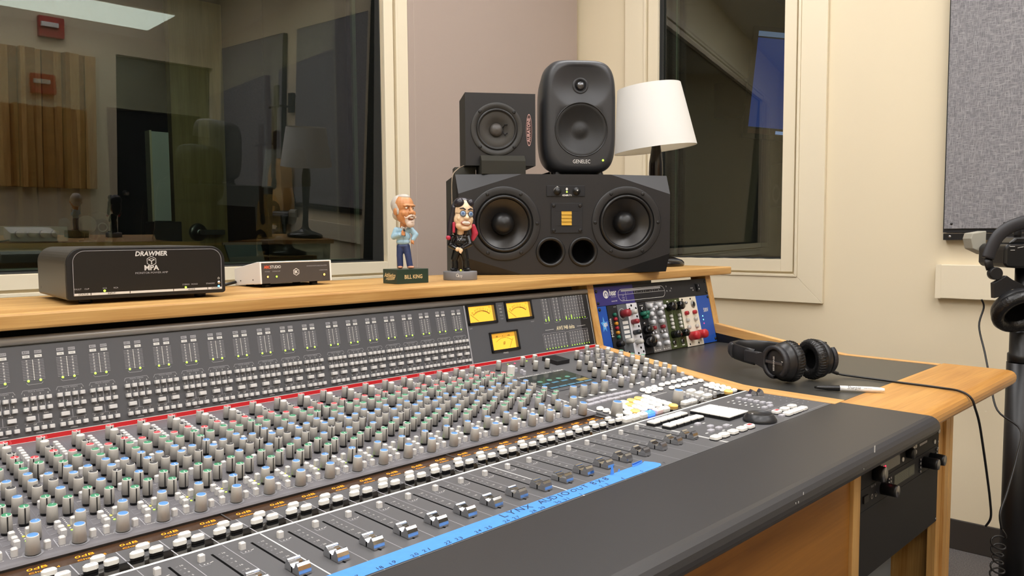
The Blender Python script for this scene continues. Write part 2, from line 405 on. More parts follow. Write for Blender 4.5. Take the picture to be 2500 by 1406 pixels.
m_capl  = mat('key_lit_white', 'FFFDF6', 0.35, emit=0.25)
m_capo  = mat('key_lit_amber', 'FFD27A', 0.35, emit=0.35, ecol='FFC45C')
m_capb  = mat('key_lit_blue', '4A7BFF', 0.3, emit=1.6, ecol='4E86FF')
m_capp  = mat('key_pinkish', 'F6D8D4', 0.35)
m_key   = mat('button_grey', 'CFCDCB', 0.4)
m_keyg  = mat('button_cool_grey', 'B4B3BA', 0.4)
m_knob  = mat('knob_grey', 'BDBAB4', 0.42)
m_kred  = mat('cap_red', 'D4484F', 0.4)
m_kgrn  = mat('cap_green', '3F8F68', 0.4)
m_kblu  = mat('cap_blue', '5A8FCB', 0.4)
m_kblk  = mat('cap_black', '3A3A3C', 0.4)
m_kwht  = mat('cap_white', 'D9D7D2', 0.4)
m_chrome = mat('chrome', 'C9CACC', 0.13, metal=1.0)
m_steel = mat('steel', 'A8A8AA', 0.3, metal=1.0)
m_amber = mat('meter_amber', 'E8B23A', 0.5, emit=0.75, ecol='F0B637')
m_amberd = mat('meter_side', '8E6A14', 0.5, emit=0.12, ecol='C08A1E')
m_ledg  = mat('led_green', '9BE84A', 0.4, emit=3.0, ecol='A6EE3C')
m_ledy  = mat('led_yellow', 'F4E04C', 0.4, emit=2.2, ecol='F2DE3C')
m_ledr  = mat('led_red', 'FF3A6A', 0.4, emit=3.0, ecol='FF2E62')
m_plas  = mat('display_brown', '4A3526', 0.22)
m_plast = mat('display_digits', 'F09A1C', 0.5, emit=1.3, ecol='F09416')
m_tft   = mat('screen_dark', '2B302E', 0.12, emit=0.05, ecol='5A6A62')
m_tftb  = mat('screen_blue', '4E7C96', 0.3, emit=0.16, ecol='5E90AC')
m_tftg  = mat('screen_green', '5E9080', 0.3, emit=0.16, ecol='6EA090')
m_tape  = mat('painters_tape', '4C90E2', 0.75, noise=(160, 0.08))
m_ink   = mat('marker_ink', '27324C', 0.8)

# ================================================================ MIXING CONSOLE
AC = math.atan(0.1145); CA = math.cos(AC)
AB = math.atan2(1.0, 0.232)
def CPm(x, y, h=0.0):      # on the sloping channel panel
    return Matrix.Translation((x, y, 0.7515+0.1145*y)) @ Matrix.Rotation(AC,4,'X') @ Matrix.Translation((0,0,h))
def FPm(x, y, h=0.0): return Matrix.Translation((x, y, 0.7465+h))
BP = Matrix.Translation((0,0.316,0.8028)) @ Matrix.Rotation(AB,4,'X')
def bz(z): return (z-0.8028)/0.9741
CH = list(range(1,25))
def cx(i): return 0.04*i
def bx_(i): return 0.04*i + 0.00488*((i-1)//8)
console = thing('mixing_console', 'large grey studio mixing console with rows of coloured knobs set into the oak desk', 'mixing console', (0.68,0.05,0.62))
CW = console.matrix_world.inverted()
def xr(y): return 1.3375 if y <= -0.09 else 1.3375+(y+0.09)/0.40*0.0385

b = MB()
prof = [(-0.2555,0.62),(-0.2555,0.7455),(-0.0365,0.7455),(-0.0365,0.7432),(-0.0065,0.7432),(-0.0065,0.7498),(0.3118,0.7862),(0.3403,0.9085),(0.362,0.9085),(0.362,0.62)]
b.prism(prof, 0.0, 1.3370, 0)
b.prism([(-0.07,0.70),(-0.0065,0.7440),(-0.0065,0.7490),(0.3118,0.7855),(0.3403,0.9085),(0.362,0.9085),(0.362,0.70)], 1.3370, 1.3378, 0)
part('body', b, m_lip, console, world=True)

# ---- fader panel (flat)
b = MB(); b.box(0.0,1.3375,-0.2555,-0.0925,0.7456,0.7465)
fp = part('fader_panel', b, m_pan, console, world=True)
b = MB(); PW, PG, PD = 0, 1, 2
F0 = Matrix.Translation((0,0,0.7467))
b.rect(0.0,1.3372,-0.0922,-0.0880,PW,F0)
for i in CH:
    X = cx(i)
    b.line([(X+0.020,-0.094),(X+0.020,-0.2550)],0.0007 if i%8 else 0.0014,PG if i%8 else PW,F0)
    fx = X+0.0031
    for k,(t,y) in enumerate([('10',-0.1135),('5',-0.1225),('0',-0.1315),('5',-0.1405),('10',-0.1515),('20',-0.1640),('30',-0.1775)]):
        b.text(t,0.0026,fx+0.0092,y-0.001,PW,F0); b.line([(fx+0.0045,y),(fx+0.0060,y)],0.0006,PG,F0)
    qx = X-0.0102
    b.line([(qx-0.0045,-0.1225),(qx-0.0045,-0.1290),(qx+0.0035,-0.1290)],0.0006,PG,F0)
    b.disc(qx-0.001,-0.1262,0.0008,8,PW,F0); b.disc(qx+0.0020,-0.1262,0.0008,8,PW,F0); b.line([(qx+0.0045,-0.1262),(qx+0.0075,-0.1250)],0.0008,PW,F0)
b.line([(0.9832,-0.0935),(0.9832,-0.2550)],0.0022,PW,F0)
for p in M_dash: b.disc(p[0],p[1],0.0038,10,PW,F0,0,0.0017)
for p in M_dot: b.disc(p[0],p[1],0.0022,8,PG,F0,0,0.0012)
b.line([(1.0830,-0.0960),(1.1690,-0.0960),(1.1690,-0.2160)],0.0008,PG,F0); b.line([(1.175,-0.2000),(1.330,-0.2000)],0.0008,PG,F0); b.line([(1.235,-0.2490),(1.330,-0.2490)],0.0008,PG,F0)
part('panel_print', b, [m_white,m_grey,m_dim], console, world=True)
b = MB()
for i in CH: b.box(cx(i)+0.0031-0.0011,cx(i)+0.0031+0.0011,-0.2160,-0.1085,0.7450,0.74668)
part('fader_slot', b, m_slot, console, world=True)
# fader caps: chrome, ribbed finger dip, black centre notch
fc = MB()
pr = [(-0.0132,0.0006),(-0.0132,0.0030),(-0.0095,0.0098),(-0.0080,0.0108),(-0.0062,0.0100),(-0.0060,0.0086),(-0.0045,0.0090),(-0.0042,0.0076),(-0.0026,0.0078),(-0.0022,0.0066),(-0.0008,0.0066),(0.0,0.0058),(0.0016,0.0060),(0.0022,0.0052),(0.0040,0.0054),(0.0062,0.0092),(0.0076,0.0112),(0.0090,0.0112),(0.0112,0.0090),(0.0128,0.0056),(0.0134,0.0020),(0.0134,0.0006)]
fc.prism([(-y,z) for y,z in pr], -0.0062, 0.0062, 0, 0)
fc.box(-0.0064,-0.0062,-0.0007,0.0007,0.0008,0.0060,1); fc.box(0.0062,0.0064,-0.0007,0.0007,0.0008,0.0060,1); fc.box(-0.0010,0.0010,-0.004,0.004,-0.004,0.0006,1)
pl = [CW @ FPm(cx(i)+0.0031, -0.2005+RND.uniform(-0.0008,0.0008)) for i in CH]
spread('fader_cap', fc, [m_chrome,m_slot], console, pl)
mc = MB(); mc.merge(fc)
spread('monitor_fader_cap', mc, [m_chrome,m_slot], console, [CW @ FPm(1.3130,-0.1235,0.0) @ Matrix.Rotation(rad(50),4,'Z')])
sq = MB(); sq.cbox(0.0058,0.0058,0.0068,0.0008)
spread('channel_key', sq, m_key, console, [CW @ FPm(cx(i)-0.0102,-0.1168) for i in CH])

# ---- display strip, key strip, gloss strip
b = MB()
for k in range(3): b.box(0.016+0.32*k,0.3365+0.32*k,-0.0355,-0.0078,0.7440,0.7448)
part('channel_display', b, m_plas, console, world=True, label='brown smoked display strip with amber digits')
b = MB(); D0 = Matrix.Translation((0,0,0.7450))
for i in CH:
    X = cx(i)
    b.text('0dB',0.0058,X-0.003,-0.0215,0,D0,align='c',sx=1.35,shear=0.15)
    b.text('Chan',0.0034,X-0.004,-0.0300,0,D0,align='c',sx=1.5); b.text(str(i),0.0040,X+0.0125,-0.0310,0,D0)
part('display_digits', b, m_plast, console, world=True)
b = MB(); b.box(0.0,0.983,-0.0680,-0.0362,0.7456,0.7465)
for k in range(4): b.box((0.0,0.337,0.657,0.977)[k],(0.0155,0.3355,0.6555,0.983)[k],-0.0362,-0.0075,0.7456,0.7465) if k not in (1,2) else b.box((0,0.3369,0.6569)[k],(0,0.3359+0.0001,0.6559+0.0001)[k]+0.0,-0.0362,-0.0075,0.7456,0.7465)
part('key_strip', b, m_pan, console, world=True)
b = MB(); b.box(0.0,1.3372,-0.0878,-0.0682,0.7456,0.7462)
part('gloss_strip', b, m_gloss, console, world=True)
b = MB(); S0 = Matrix.Translation((0,0,0.7467))
for i in CH:
    b.line([(cx(i)+0.020,-0.0375),(cx(i)+0.020,-0.0660)],0.0011,0,S0); b.line([(cx(i)+0.020,-0.0700),(cx(i)+0.020,-0.0865)],0.0011,0,Matrix.Translation((0,0,0.7464)))
    b.line([(cx(i)-0.0185,-0.066),(cx(i)-0.0150,-0.0655)],0.0007,0,S0)
part('strip_print', b, m_grey, console, world=True)
ov = MB(); ov.cbox(0.0120,0.0064,0.0026,0.0004,0,cc=0.0018); ov.cbox(0.0124,0.0068,0.0054,0.0014,1,Matrix.Translation((0,0,0.0026)),cc=0.0020)
ov.rect(-0.003,0.003,-0.0007,0.0007,2,None,0.00805)
vp = MB(); vp.merge(ov)
pl = []; plr = []
for i in CH:
    pl += [CW @ FPm(cx(i)-0.0007,-0.0530), CW @ FPm(cx(i)-0.0110,-0.0680)]; plr.append(CW @ FPm(cx(i)+0.0062,-0.0690))
m_prp = mat('key_print_pink','E3A49C',0.5)
spread('oval_key', ov, [m_black,m_cap,m_grey], console, pl)
spread('cut_key', vp, [m_black,m_cap,m_prp], console, plr)

# ---- channel panel
b = MB()
b.prism([(-0.0065,0.7492),(-0.0092,0.7470),(-0.0098,0.7478),(-0.0085,0.7500),(-0.0050,0.7509),(0.3120,0.78722),(0.3120,0.7863)],0.0,0.9830,0)
part('channel_panel', b, m_pan2, console, world=True)
b = MB()
b.prism([(-0.0878,0.7430),(-0.0878,0.74145+0.0003),(0.3120,0.78722),(0.3120,0.7863),(-0.0065,0.7498),(-0.0065,0.7430)],0.9835,1.3378,0)
b.add([(1.3378,-0.0878,0.7417),(xr(0.05),0.05,0.7572),(xr(0.312),0.312,0.78722),(1.3378,0.312,0.78722)],[(0,1,2,3)],0)
part('master_panel', b, m_pan, console, world=True)
C0 = CPm(0,0,0.0003)
def cy(y): return y/CA
b = MB()
for i in CH:
    X = cx(i)
    b.line([(X+0.0211,cy(0.0205)),(X+0.0211,cy(0.0025))],0.0009,PG,C0)
    b.line([(X+0.0205,cy(0.03)),(X+0.0205,cy(0.300))],0.0004,PD,C0)
    b.ring(X-0.0005,cy(0.0030),0.0068,0.0088,24,PD,C0)
    b.text('SOURCE',0.0016,X-0.0135,cy(0.0010),PW,C0); b.text('CUT',0.0016,X+0.0138,cy(0.0010),PW,C0)
    for y in (0.0150,0.0185,0.0225,0.0320,0.0440): b.line([(X-0.0185,cy(y)),(X-0.0135,cy(y+0.0002))],0.0006,PG,C0)
    for y in (0.0505,0.0600,0.0660,0.0750,0.0860,0.0960,0.1100,0.1200,0.1380,0.1490,0.1600,0.1780,0.1880,0.2070,0.2230,0.2420,0.2570,0.2760):
        dx = RND.choice((-0.019,-0.0172,-0.002,0.0005)); b.line([(X+dx,cy(y)),(X+dx+RND.uniform(0.003,0.006),cy(y))],0.0007,RND.choice((PG,PW,PD)),C0)
    for y in (0.0470,0.0510,0.0550,0.0590,0.0630):
        b.disc(X+0.0005,cy(y),0.0009,8,PW,C0); b.line([(X+0.0022,cy(y)),(X+0.0052,cy(y))],0.0006,PG,C0)
    for a in range(-5,6):                      # tick marks round the knobs
        for (dx,y,r) in ((-0.0105,0.0829,0.0075),(0.0072,0.0696,0.0075),(-0.0105,0.0578,0.0075),(0.0072,0.1240,0.0075),(-0.0105,0.1144,0.0075)):
            q = PI/2+a*0.48; b.disc(X+dx+r*math.cos(q),cy(y)+r*math.sin(q),0.00045,6,PG,C0)
    b.disc(X+0.0005,cy(0.0372),0.0010,8,PW,C0)
b.line([(0.9838,cy(-0.0065)),(0.9838,cy(0.140))],0.0030,PW,C0)
b.line([(xr(0.0)-0.0155,cy(-0.075)),(xr(0.05)-0.012,cy(0.055))],0.0022,PW,C0)
b.line([(1.0150,cy(0.0880)),(1.1500,cy(0.0880))],0.0008,PG,C0)
b.line([(1.1200,cy(-0.0020)),(1.2000,cy(-0.0020))],0.0009,PW,C0); b.line([(1.1300,cy(-0.036)),(1.1480,cy(-0.036)),(1.1480,cy(-0.048)),(1.1300,cy(-0.048))],0.0008,PG,C0,0,True)
b.line([(1.2000,cy(0.0660)),(1.2160,cy(0.0660))],0.006,PW,C0)
b.text('Solid State Logic - Oxford - England',0.0062,1.0800,cy(0.2085),PW,C0,sx=1.0,shear=0.2)
for p in M_tag: b.rect(p[0]-0.0082,p[0]+0.0082,cy(p[1])-0.0036,cy(p[1])+0.0036,PW,C0)
for p in M_tall+M_knobk+M_knobw: b.ring(p[0],cy(p[1])+0.002,0.0072,0.0082,20,PD,C0)
for k in range(10):
    x = 1.19+0.014*k; b.line([(x,cy(0.122)),(x+0.006,cy(0.122))],0.0007,PG,C0); b.line([(x,cy(0.150)),(x+0.005,cy(0.150))],0.0007,PG,C0); b.line([(x+0.03,cy(0.190)),(x+0.036,cy(0.190))],0.0007,PG,C0)
part('channel_print', b, [m_white,m_grey,m_dim], console, world=True)
b = MB()
for i in CH:
    b.disc(cx(i)+0.0006,cy(0.0430),0.0013,10,0,C0,0.0002); b.disc(cx(i)+0.0006,cy(0.0318),0.0013,10,1,C0,0.0002)
b.disc(M_led[0][0],cy(M_led[0][1]),0.0020,10,2,C0,0.001); b.disc(M_led[1][0],cy(M_led[1][1]),0.0020,10,1,C0,0.001); b.disc(M_led[2][0],cy(M_led[2][1]),0.0014,10,1,C0,0.001)
part('indicator_lamp', b, [m_ledy,m_ledg,m_ledr], console, world=True)

def knob(r0, r1, h, cap, ptr=True, skirt=0.0030, n=20, dome=0.0006):
    """grey barrel on a black skirt, coloured cap with a white pointer that runs down the side as a black line"""
    k = MB()
    k.lathe([(r0*0.86,0.0),(r0*0.86,skirt),(r0,skirt),(r1,h-0.0007),(r1-0.0003,h-0.0001),(r1*0.86,h),(r1*0.80,h+dome*0.6),(0.0001,h+dome)],n,0,None,True,True,1.0,[1,1,0,0,3,2,2])
    if ptr:
        k.add([(-0.0006,-r1-0.00012,h-0.0004),(0.0006,-r1-0.00012,h-0.0004),(0.0006,-r0-0.00012,skirt),(-0.0006,-r0-0.00012,skirt)],[(0,3,2,1)],1)
        k.add([(-0.0005,-r1+0.0002,h+0.00015),(0.0005,-r1+0.0002,h+0.00015),(0.0005,-0.0004,h+dome+0.0002),(-0.0005,-0.0004,h+dome+0.0002)],[(0,1,2,3)],3)
    return k
KM = lambda c: [m_knob, m_black, c, m_kwht]
def place_knobs(name, proto, capm, spots):
    pl = [CW @ CPm(x, y, 0.0002) @ Matrix.Rotation(a,4,'Z') for x,y,a in spots]
    return spread(name, proto, KM(capm), console, pl)
kA = knob(0.0056,0.0049,0.0200,0)
kB = knob(0.0062,0.0054,0.0200,0)
red=[]; grn=[]; blu=[]; blk=[]; wht=[]; enc=[]; grnb=[]
ra = lambda: RND.choice((0.0,0.3,-0.4,2.4,2.8,3.1,-2.6,-2.2,2.0,1.6))
for i in CH:
    X = cx(i); l = X-0.0105; r = X+0.0072
    red += [(l,0.2687,0.15),(l,0.2119,ra()),(r,0.2014,ra())]
    wht += [(l,0.2506,PI)]
    blk += [(l,0.2276,0.25),(r,0.1240,ra()),(l,0.1144,ra())]
    grn += [(l,0.1923,ra()),(l,0.1719,ra()),(l,0.0829,0.05*RND.uniform(-3,3)),(r,0.0696,0.05*RND.uniform(-3,3)),(l,0.0578,RND.choice((0.0,0.1,2.6)))]
    grnb += [(r,0.1826,ra())]
    blu += [(l,0.1540,ra()),(r,0.1436,ra()),(l,0.1326,ra()),(r,0.0972,ra()),(X+0.0078,0.0295,ra())]
    enc += [(X-0.0005,0.0030,0.0)]
place_knobs('red_capped_knob', kA, m_kred, red)
place_knobs('white_gain_knob', kA, m_kwht, wht)
place_knobs('black_capped_knob', kA, m_kblk, blk)
place_knobs('green_capped_knob', kA, m_kgrn, grn)
place_knobs('wide_green_knob', kB, m_kgrn, grnb)
place_knobs('blue_capped_knob', kA, m_kblu, blu)
kE = knob(0.0066,0.0054,0.0186,0,False,0.0008,24,0.0003)
encs = place_knobs('encoder_knob', kE, m_kblu, enc)
# master section knobs
kT = knob(0.0056,0.0049,0.0200,0); kW = knob(0.0060,0.0054,0.0200,0,False)
place_knobs('monitor_knob', kT, m_kwht, [(x,y+0.0022,RND.choice((0.2,0.5,-0.3))) for x,y in M_tall])
place_knobs('routing_knob', kA, m_kwht, [(x,y+0.0022,ra()) for x,y in M_knob if not (1.21<x<1.225 and 0.06<y<0.07)])
place_knobs('black_line_knob', kA, m_kblk, [(x,y+0.0022,0.1) for x,y in M_knobk])
place_knobs('green_send_knob', kA, m_kgrn, [(x,y+0.0022,PI) for x,y in M_knobg])
place_knobs('white_send_knob', kW, m_kwht, [(x,y+0.0022,0) for x,y in M_knobw])
kM = knob(0.0074,0.0062,0.0206,0,False,0.0012,24,0.0003)
place_knobs('soft_knob', kM, m_kblu, [(x,y+0.0022,0) for x,y in M_tall2])
kL = knob(0.0108,0.0082,0.0240,0,False,0.0006,28,0.0003)
place_knobs('large_encoder', kL, m_kblu, [(x,y+0.0026,0) for x,y in M_bigknob])
# square keys on the channel strips
k1 = MB(); k1.cbox(0.0056,0.0056,0.0078,0.0008)
pl = []; st = []; wk = []
for i in CH:
    X = cx(i)
    pl += [CW @ CPm(X+dx,y+0.0008) for dx,y in ((-0.0147,0.0070),(0.0126,0.0066),(-0.0094,0.0310),(-0.0094,0.0222))]
    wk += [CW @ CPm(X+dx,y+0.0008) for dx,y in ((-0.0094,0.0430),(0.0085,0.1720),(-0.0103,0.1025),(0.0055,0.0448))]
    st += [CW @ CPm(X+0.0082,0.2770-0.0097*k) for k in range(6)]
spread('square_key', k1, m_key, console, pl)
spread('select_key', k1, m_key, console, wk)
k2 = MB(); k2.cbox(0.0060,0.0052,0.0078,0.0008)
spread('input_key', k2, m_key, console, st)
k3 = MB(); k3.cbox(0.0058,0.0058,0.0080,0.0010)
spread('monitor_key', k3, m_keyg, console, [CW @ CPm(x,y+0.0008) for x,y in M_btn+M_smsq])
k3b = MB(); k3b.cbox(0.0072,0.0060,0.0080,0.0010)
spread('send_key', k3b, m_key, console, [CW @ CPm(x,y) for x,y in M_btnw])
k4 = MB(); k4.cbox(0.0110,0.0110,0.0200,0.0010)
spread('talkback_key', k4, m_cap, console, [CW @ CPm(M_bigsq[0][0],M_bigsq[0][1])])
ovc = MB(); ovc.cbox(0.0128,0.0092,0.0018,0.0003,0,cc=0.0028); ovc.cbox(0.0134,0.0096,0.0042,0.0014,1,Matrix.Translation((0,0,0.0018)),cc=0.0030); ovc.rect(-0.002,0.002,-0.0008,0.0008,2,None,0.00605)
spread('octagonal_key', ovc, [m_black,m_capl,m_grey], console, [CW @ CPm(x,y) for x,y in M_oval])
rd = MB(); rd.cyl(0.0078,0,0.0020,24,0); rd.lathe([(0.0082,0.0020),(0.0082,0.0052),(0.0072,0.0062),(0.0001,0.0062)],24,1); rd.rect(-0.0022,0.0022,-0.0008,0.0008,2,None,0.0064)
ry_ = MB(); ry_.merge(rd)
spread('round_key', rd, [m_black,m_capl,m_grey], console, [CW @ CPm(x,y) for x,y in M_round])
spread('amber_round_key', ry_, [m_black,m_capo,m_grey], console, [CW @ CPm(x,y) for x,y in M_roundy]+[CW @ CPm(*M_ovalo[0])])
cb = MB(); cb.cbox(0.0180,0.0130,0.0110,0.0022,0,cc=0.0018); cb.rect(-0.0022,0.0022,-0.0010,0.0010,1,None,0.0112)
cbb = MB(); cbb.merge(cb); cbp = MB(); cbp.merge(cb)
spread('bank_key', cb, [m_cap,m_grey], console, [CW @ CPm(x,y+0.001) for x,y in M_cube])
spread('blue_lit_key', cbb, [m_capb,mat('cyan_print','7FF0FF',0.4,emit=2.0)], console, [CW @ CPm(x,y+0.001) for x,y in M_cubeblue])
spread('pink_key', cbp, [m_capp,m_prp], console, [CW @ CPm(x,y+0.001) for x,y in M_cubepink])
fl = MB(); fl.cbox(0.0160,0.0078,0.0034,0.0008,0)
spread('flat_key', fl, m_keyg, console, [CW @ CPm(x,y) for x,y in M_flat])
wd = MB(); wd.cbox(0.0195,0.0118,0.0088,0.0018,0,cc=0.0020); wd.rect(-0.002,0.002,-0.001,0.001,1,None,0.0089)
spread('wide_key', wd, [m_cap,m_grey], console, [CW @ CPm(x,y) for x,y in M_wide+M_wide2])
spread('utility_key', k3, m_key, console, [CW @ CPm(x,y) for x,y in M_grey])
kk = MB(); kk.cbox(0.0180,0.0160,0.0050,0.0004,0); kk.cbox(0.0172,0.0152,0.0026,0.0008,1,Matrix.Translation((0,0,0.0050)),cc=0.0012); kk.text('MENU',0.0022,0,-0.001,2,None,0.0079)
spread('menu_key', kk, [m_black,m_cap,m_grey], console, [CW @ FPm(x,y+0.003) for x,y in M_keyk])
kt = MB(); kt.cbox(0.0190,0.0135,0.0016,0.0003,0,cc=0.0025); kt.cbox(0.0182,0.0128,0.0048,0.0012,1,Matrix.Translation((0,0,0.0014)),cc=0.0028); kt.line([(-0.005,-0.0025),(0.005,-0.0025),(0.005,0.0025),(-0.005,0.0025)],0.0007,2,None,0.0064,True)
ktr = MB(); ktr.merge(kt); ktr.rect(-0.005,0.005,-0.003,0.003,2,None,0.0063)
spread('transport_key', kt, [m_black,m_cap,m_grey], console, [CW @ FPm(x,y) for x,y in M_trans+M_trans2])
spread('record_key', ktr, [m_black,m_cap,mat('record_red','C2484E',0.5)], console, [CW @ FPm(x,y) for x,y in M_transr])
gf = MB(); gf.cbox(0.0112,0.0078,0.0036,0.0009,0)
spread('automation_key', gf, m_keyg, console, [CW @ FPm(x,y) for x,y in M_gflat])
# numeric keypad: 4 x 4 keys close together
kp = MB(); kp.cbox(0.0152,0.0180,0.0052,0.0003,0); kp.cbox(0.0150,0.0178,0.0018,0.0006,1,Matrix.Translation((0,0,0.0052)),cc=0.0008)
pl = []
for a in range(4):
    for c in range(4): pl.append(CW @ FPm(1.1035+0.0157*a,-0.1280-0.0186*c,0.0002))
spread('keypad_key', kp, [m_black,m_cap], console, pl)
# jog wheel
b = MB(); b.lathe([(0.0262,0.0004),(0.0268,0.0020),(0.0262,0.0046),(0.0210,0.0120),(0.0198,0.0128),(0.0190,0.0120),(0.0001,0.0118)],48,0)
b.lathe([(0.0026,0.0118),(0.0020,0.0128),(0.0001,0.0131)],14,1,Matrix.Translation((-0.010,0.008,0)))
o = part('jog_wheel', b, [mat('jog_black','26272A',0.35),m_steel], console); o.matrix_local = CW @ FPm(1.1335,-0.2260,0.0)
# raised talkback tray
b = MB(); b.box(-0.0195,0.0195,-0.0215,0.0215,0,0.0085)
for k in range(9): b.box(-0.015,0.015,-0.0170+0.004*k,-0.0152+0.004*k,0.0085,0.0088,1)
o = part('speaker_grille', b, [m_matt,m_black], console, bevel=0.0008); o.matrix_local = CW @ CPm(1.1800,0.2620,0.0002)
# colour screen let into the panel
b = MB()
b.box(1.0060,1.1470,cy(0.1080),cy(0.2050),0.0002,0.0012,0,C0); b.box(1.0112,1.1400,cy(0.1200),cy(0.2030),0.0012,0.0015,1,C0)
for k,x in enumerate((1.0300,1.0560,1.0820,1.1080)):
    b.rect(x-0.0088,x+0.0088,cy(0.1475),cy(0.1535),2,C0,0.0019); b.disc(x,cy(0.1660),0.0062,16,3,C0,0.0019,0.0048)
for k in range(5): b.rect(1.0165+0.0240*k,1.0375+0.0240*k,cy(0.1230),cy(0.1290),2,C0,0.0019)
b.rect(1.1060,1.1340,cy(0.1320),cy(0.1440),4,C0,0.00185)
part('colour_screen', b, [m_lip,m_tft,m_tftb,m_tftg,mat('screen_ochre','8A7A45',0.4,emit=0.08)], console, world=True, label='dark colour screen with faint blue bars')

# ---- meter bridge
b = MB()
b.prism([(0.3118,0.7862),(0.3405,0.9093),(0.3425,0.9093),(0.3138,0.7862)],0.0,1.3410,0)
b.add([(1.341,0.3118,0.7862),(1.3755,0.3118,0.7862),(1.3785,0.3405,0.9093),(1.341,0.3405,0.9093)],[(0,1,2,3)])
b.v = [v for v in b.v]
part('meter_bridge', b, m_brg, console, world=True)
b = MB(); b.tube([(0.0,0.3455,0.9152),(1.3775,0.3455,0.9152)],0.0063,16)
part('bridge_rail', b, m_rail, console, world=True)
B1 = BP @ Matrix.Translation((0,0,0.0008))
b = MB()
b.rect(0.0,1.3740,bz(0.7872),bz(0.7935),0,B1)
part('red_strip', b, m_red, console, world=True)
b = MB()
b.line([(0.0,bz(0.7938)),(1.3745,bz(0.7938))],0.0009,0,B1,0.0001); b.line([(0.0,bz(0.7870)),(1.3740,bz(0.7870))],0.0009,0,B1,0.0001)
b.rect(0.9912,0.9940,bz(0.7940),bz(0.9085),1,B1,0.0004)
b.rect(1.3722,1.3732,bz(0.7940),bz(0.9085),0,B1,0.0002)
m_pink = mat('strip_number','F0686C',0.5)
for i in CH: b.text(str(i),0.0042,bx_(i)+0.006,bz(0.7885),2,B1,0.0002)
part('bridge_print', b, [m_white,m_grey,m_pink], console, world=True)
# one channel meter, drawn once in bridge-local coordinates
lm = MB()
for s_ in (-1,1):
    c = s_*0.0070
    lm.rect(c-0.0042,c+0.0042,bz(0.8978),bz(0.9018),0); lm.rect(c-0.0042,c+0.0042,bz(0.8926),bz(0.8962),1)
    lm.text('REC' if s_<0 else 'EDIT',0.0022,c,bz(0.8987),3,None,0.0001,sx=1.15); lm.text('OVER',0.0013,c,bz(0.8938),3,None,0.0001)
    for k in range(13):
        z = bz(0.8893)-0.0021*k
        lm.rect(c-0.0056,c-0.0010,z-0.00022,z+0.00022,2); lm.rect(c+0.0010,c+0.0056,z-0.00022,z+0.00022,2)
        lm.rect(c-0.0009,c+0.0009,z-0.0007,z+0.0005,2 if k%2 else 1)
    lm.disc(c,bz(0.8632),0.00145,10,4)
for k in range(13):
    z = bz(0.8893)-0.0021*k; lm.rect(-0.0007,0.0007,z-0.0007,z+0.0006,1)
lm.line([(-0.0095,bz(0.8605)),(-0.0075,bz(0.8585)),(0.0075,bz(0.8585)),(0.0095,bz(0.8605))],0.0005,2)
lm.line([(-0.0165,bz(0.8478)),(-0.0145,bz(0.8515)),(0.0145,bz(0.8515)),(0.0165,bz(0.8478))],0.0005,2)
lm.text('TRACK ASSIGN',0.0019,0.0,bz(0.8488),2)
for k in range(4):
    x = -0.0137+0.00913*k
    lm.text(str(k+1),0.0023,x,bz(0.8452),1); lm.text(str(k+5),0.0023,x,bz(0.8322),1); lm.text(('IP','OP','1','2')[k],0.0021,x,bz(0.8068),1)
    if k < 3: lm.rect(x+0.0043,x+0.0049,bz(0.8235),bz(0.8440),2)
lm.text('PRE',0.0019,-0.0092,bz(0.8200),1); lm.text('PAN',0.0019,0.0092,bz(0.8200),1)
lm.rect(-0.0003,0.0003,bz(0.8105),bz(0.8205),2); lm.rect(-0.0165,0.0165,bz(0.8098),bz(0.8102),2); lm.rect(-0.0045,0.0045,bz(0.7965),bz(0.7978),2)
BW = CW @ BP @ Matrix.Translation((0,0,0.0008))
spread('level_meter', lm, [m_grey,m_white,m_grey,m_brg,m_ledg], console, [BW @ Matrix.Translation((bx_(i),0,0)) for i in CH])
ab = MB(); ab.cbox(0.0058,0.0054,0.0062,0.0006)
pa = []; pi_ = []; pw = []
for i in CH:
    for k in range(4):
        x = bx_(i)-0.0137+0.00913*k
        for z in (0.8405,0.8275): pa.append(BW @ Matrix.Translation((x,bz(z),0)))
        pi_.append(BW @ Matrix.Translation((x,bz(0.8025),0)))
    for s_ in (-1,1): pw.append(BW @ Matrix.Translation((bx_(i)+s_*0.0095,bz(0.8157),0)))
spread('assign_key', ab, m_key, console, pa)
spread('source_key', ab, m_key, console, pi_)
pb = MB(); pb.cbox(0.0100,0.0056,0.0058,0.0006)
spread('pan_key', pb, m_key, console, pw)
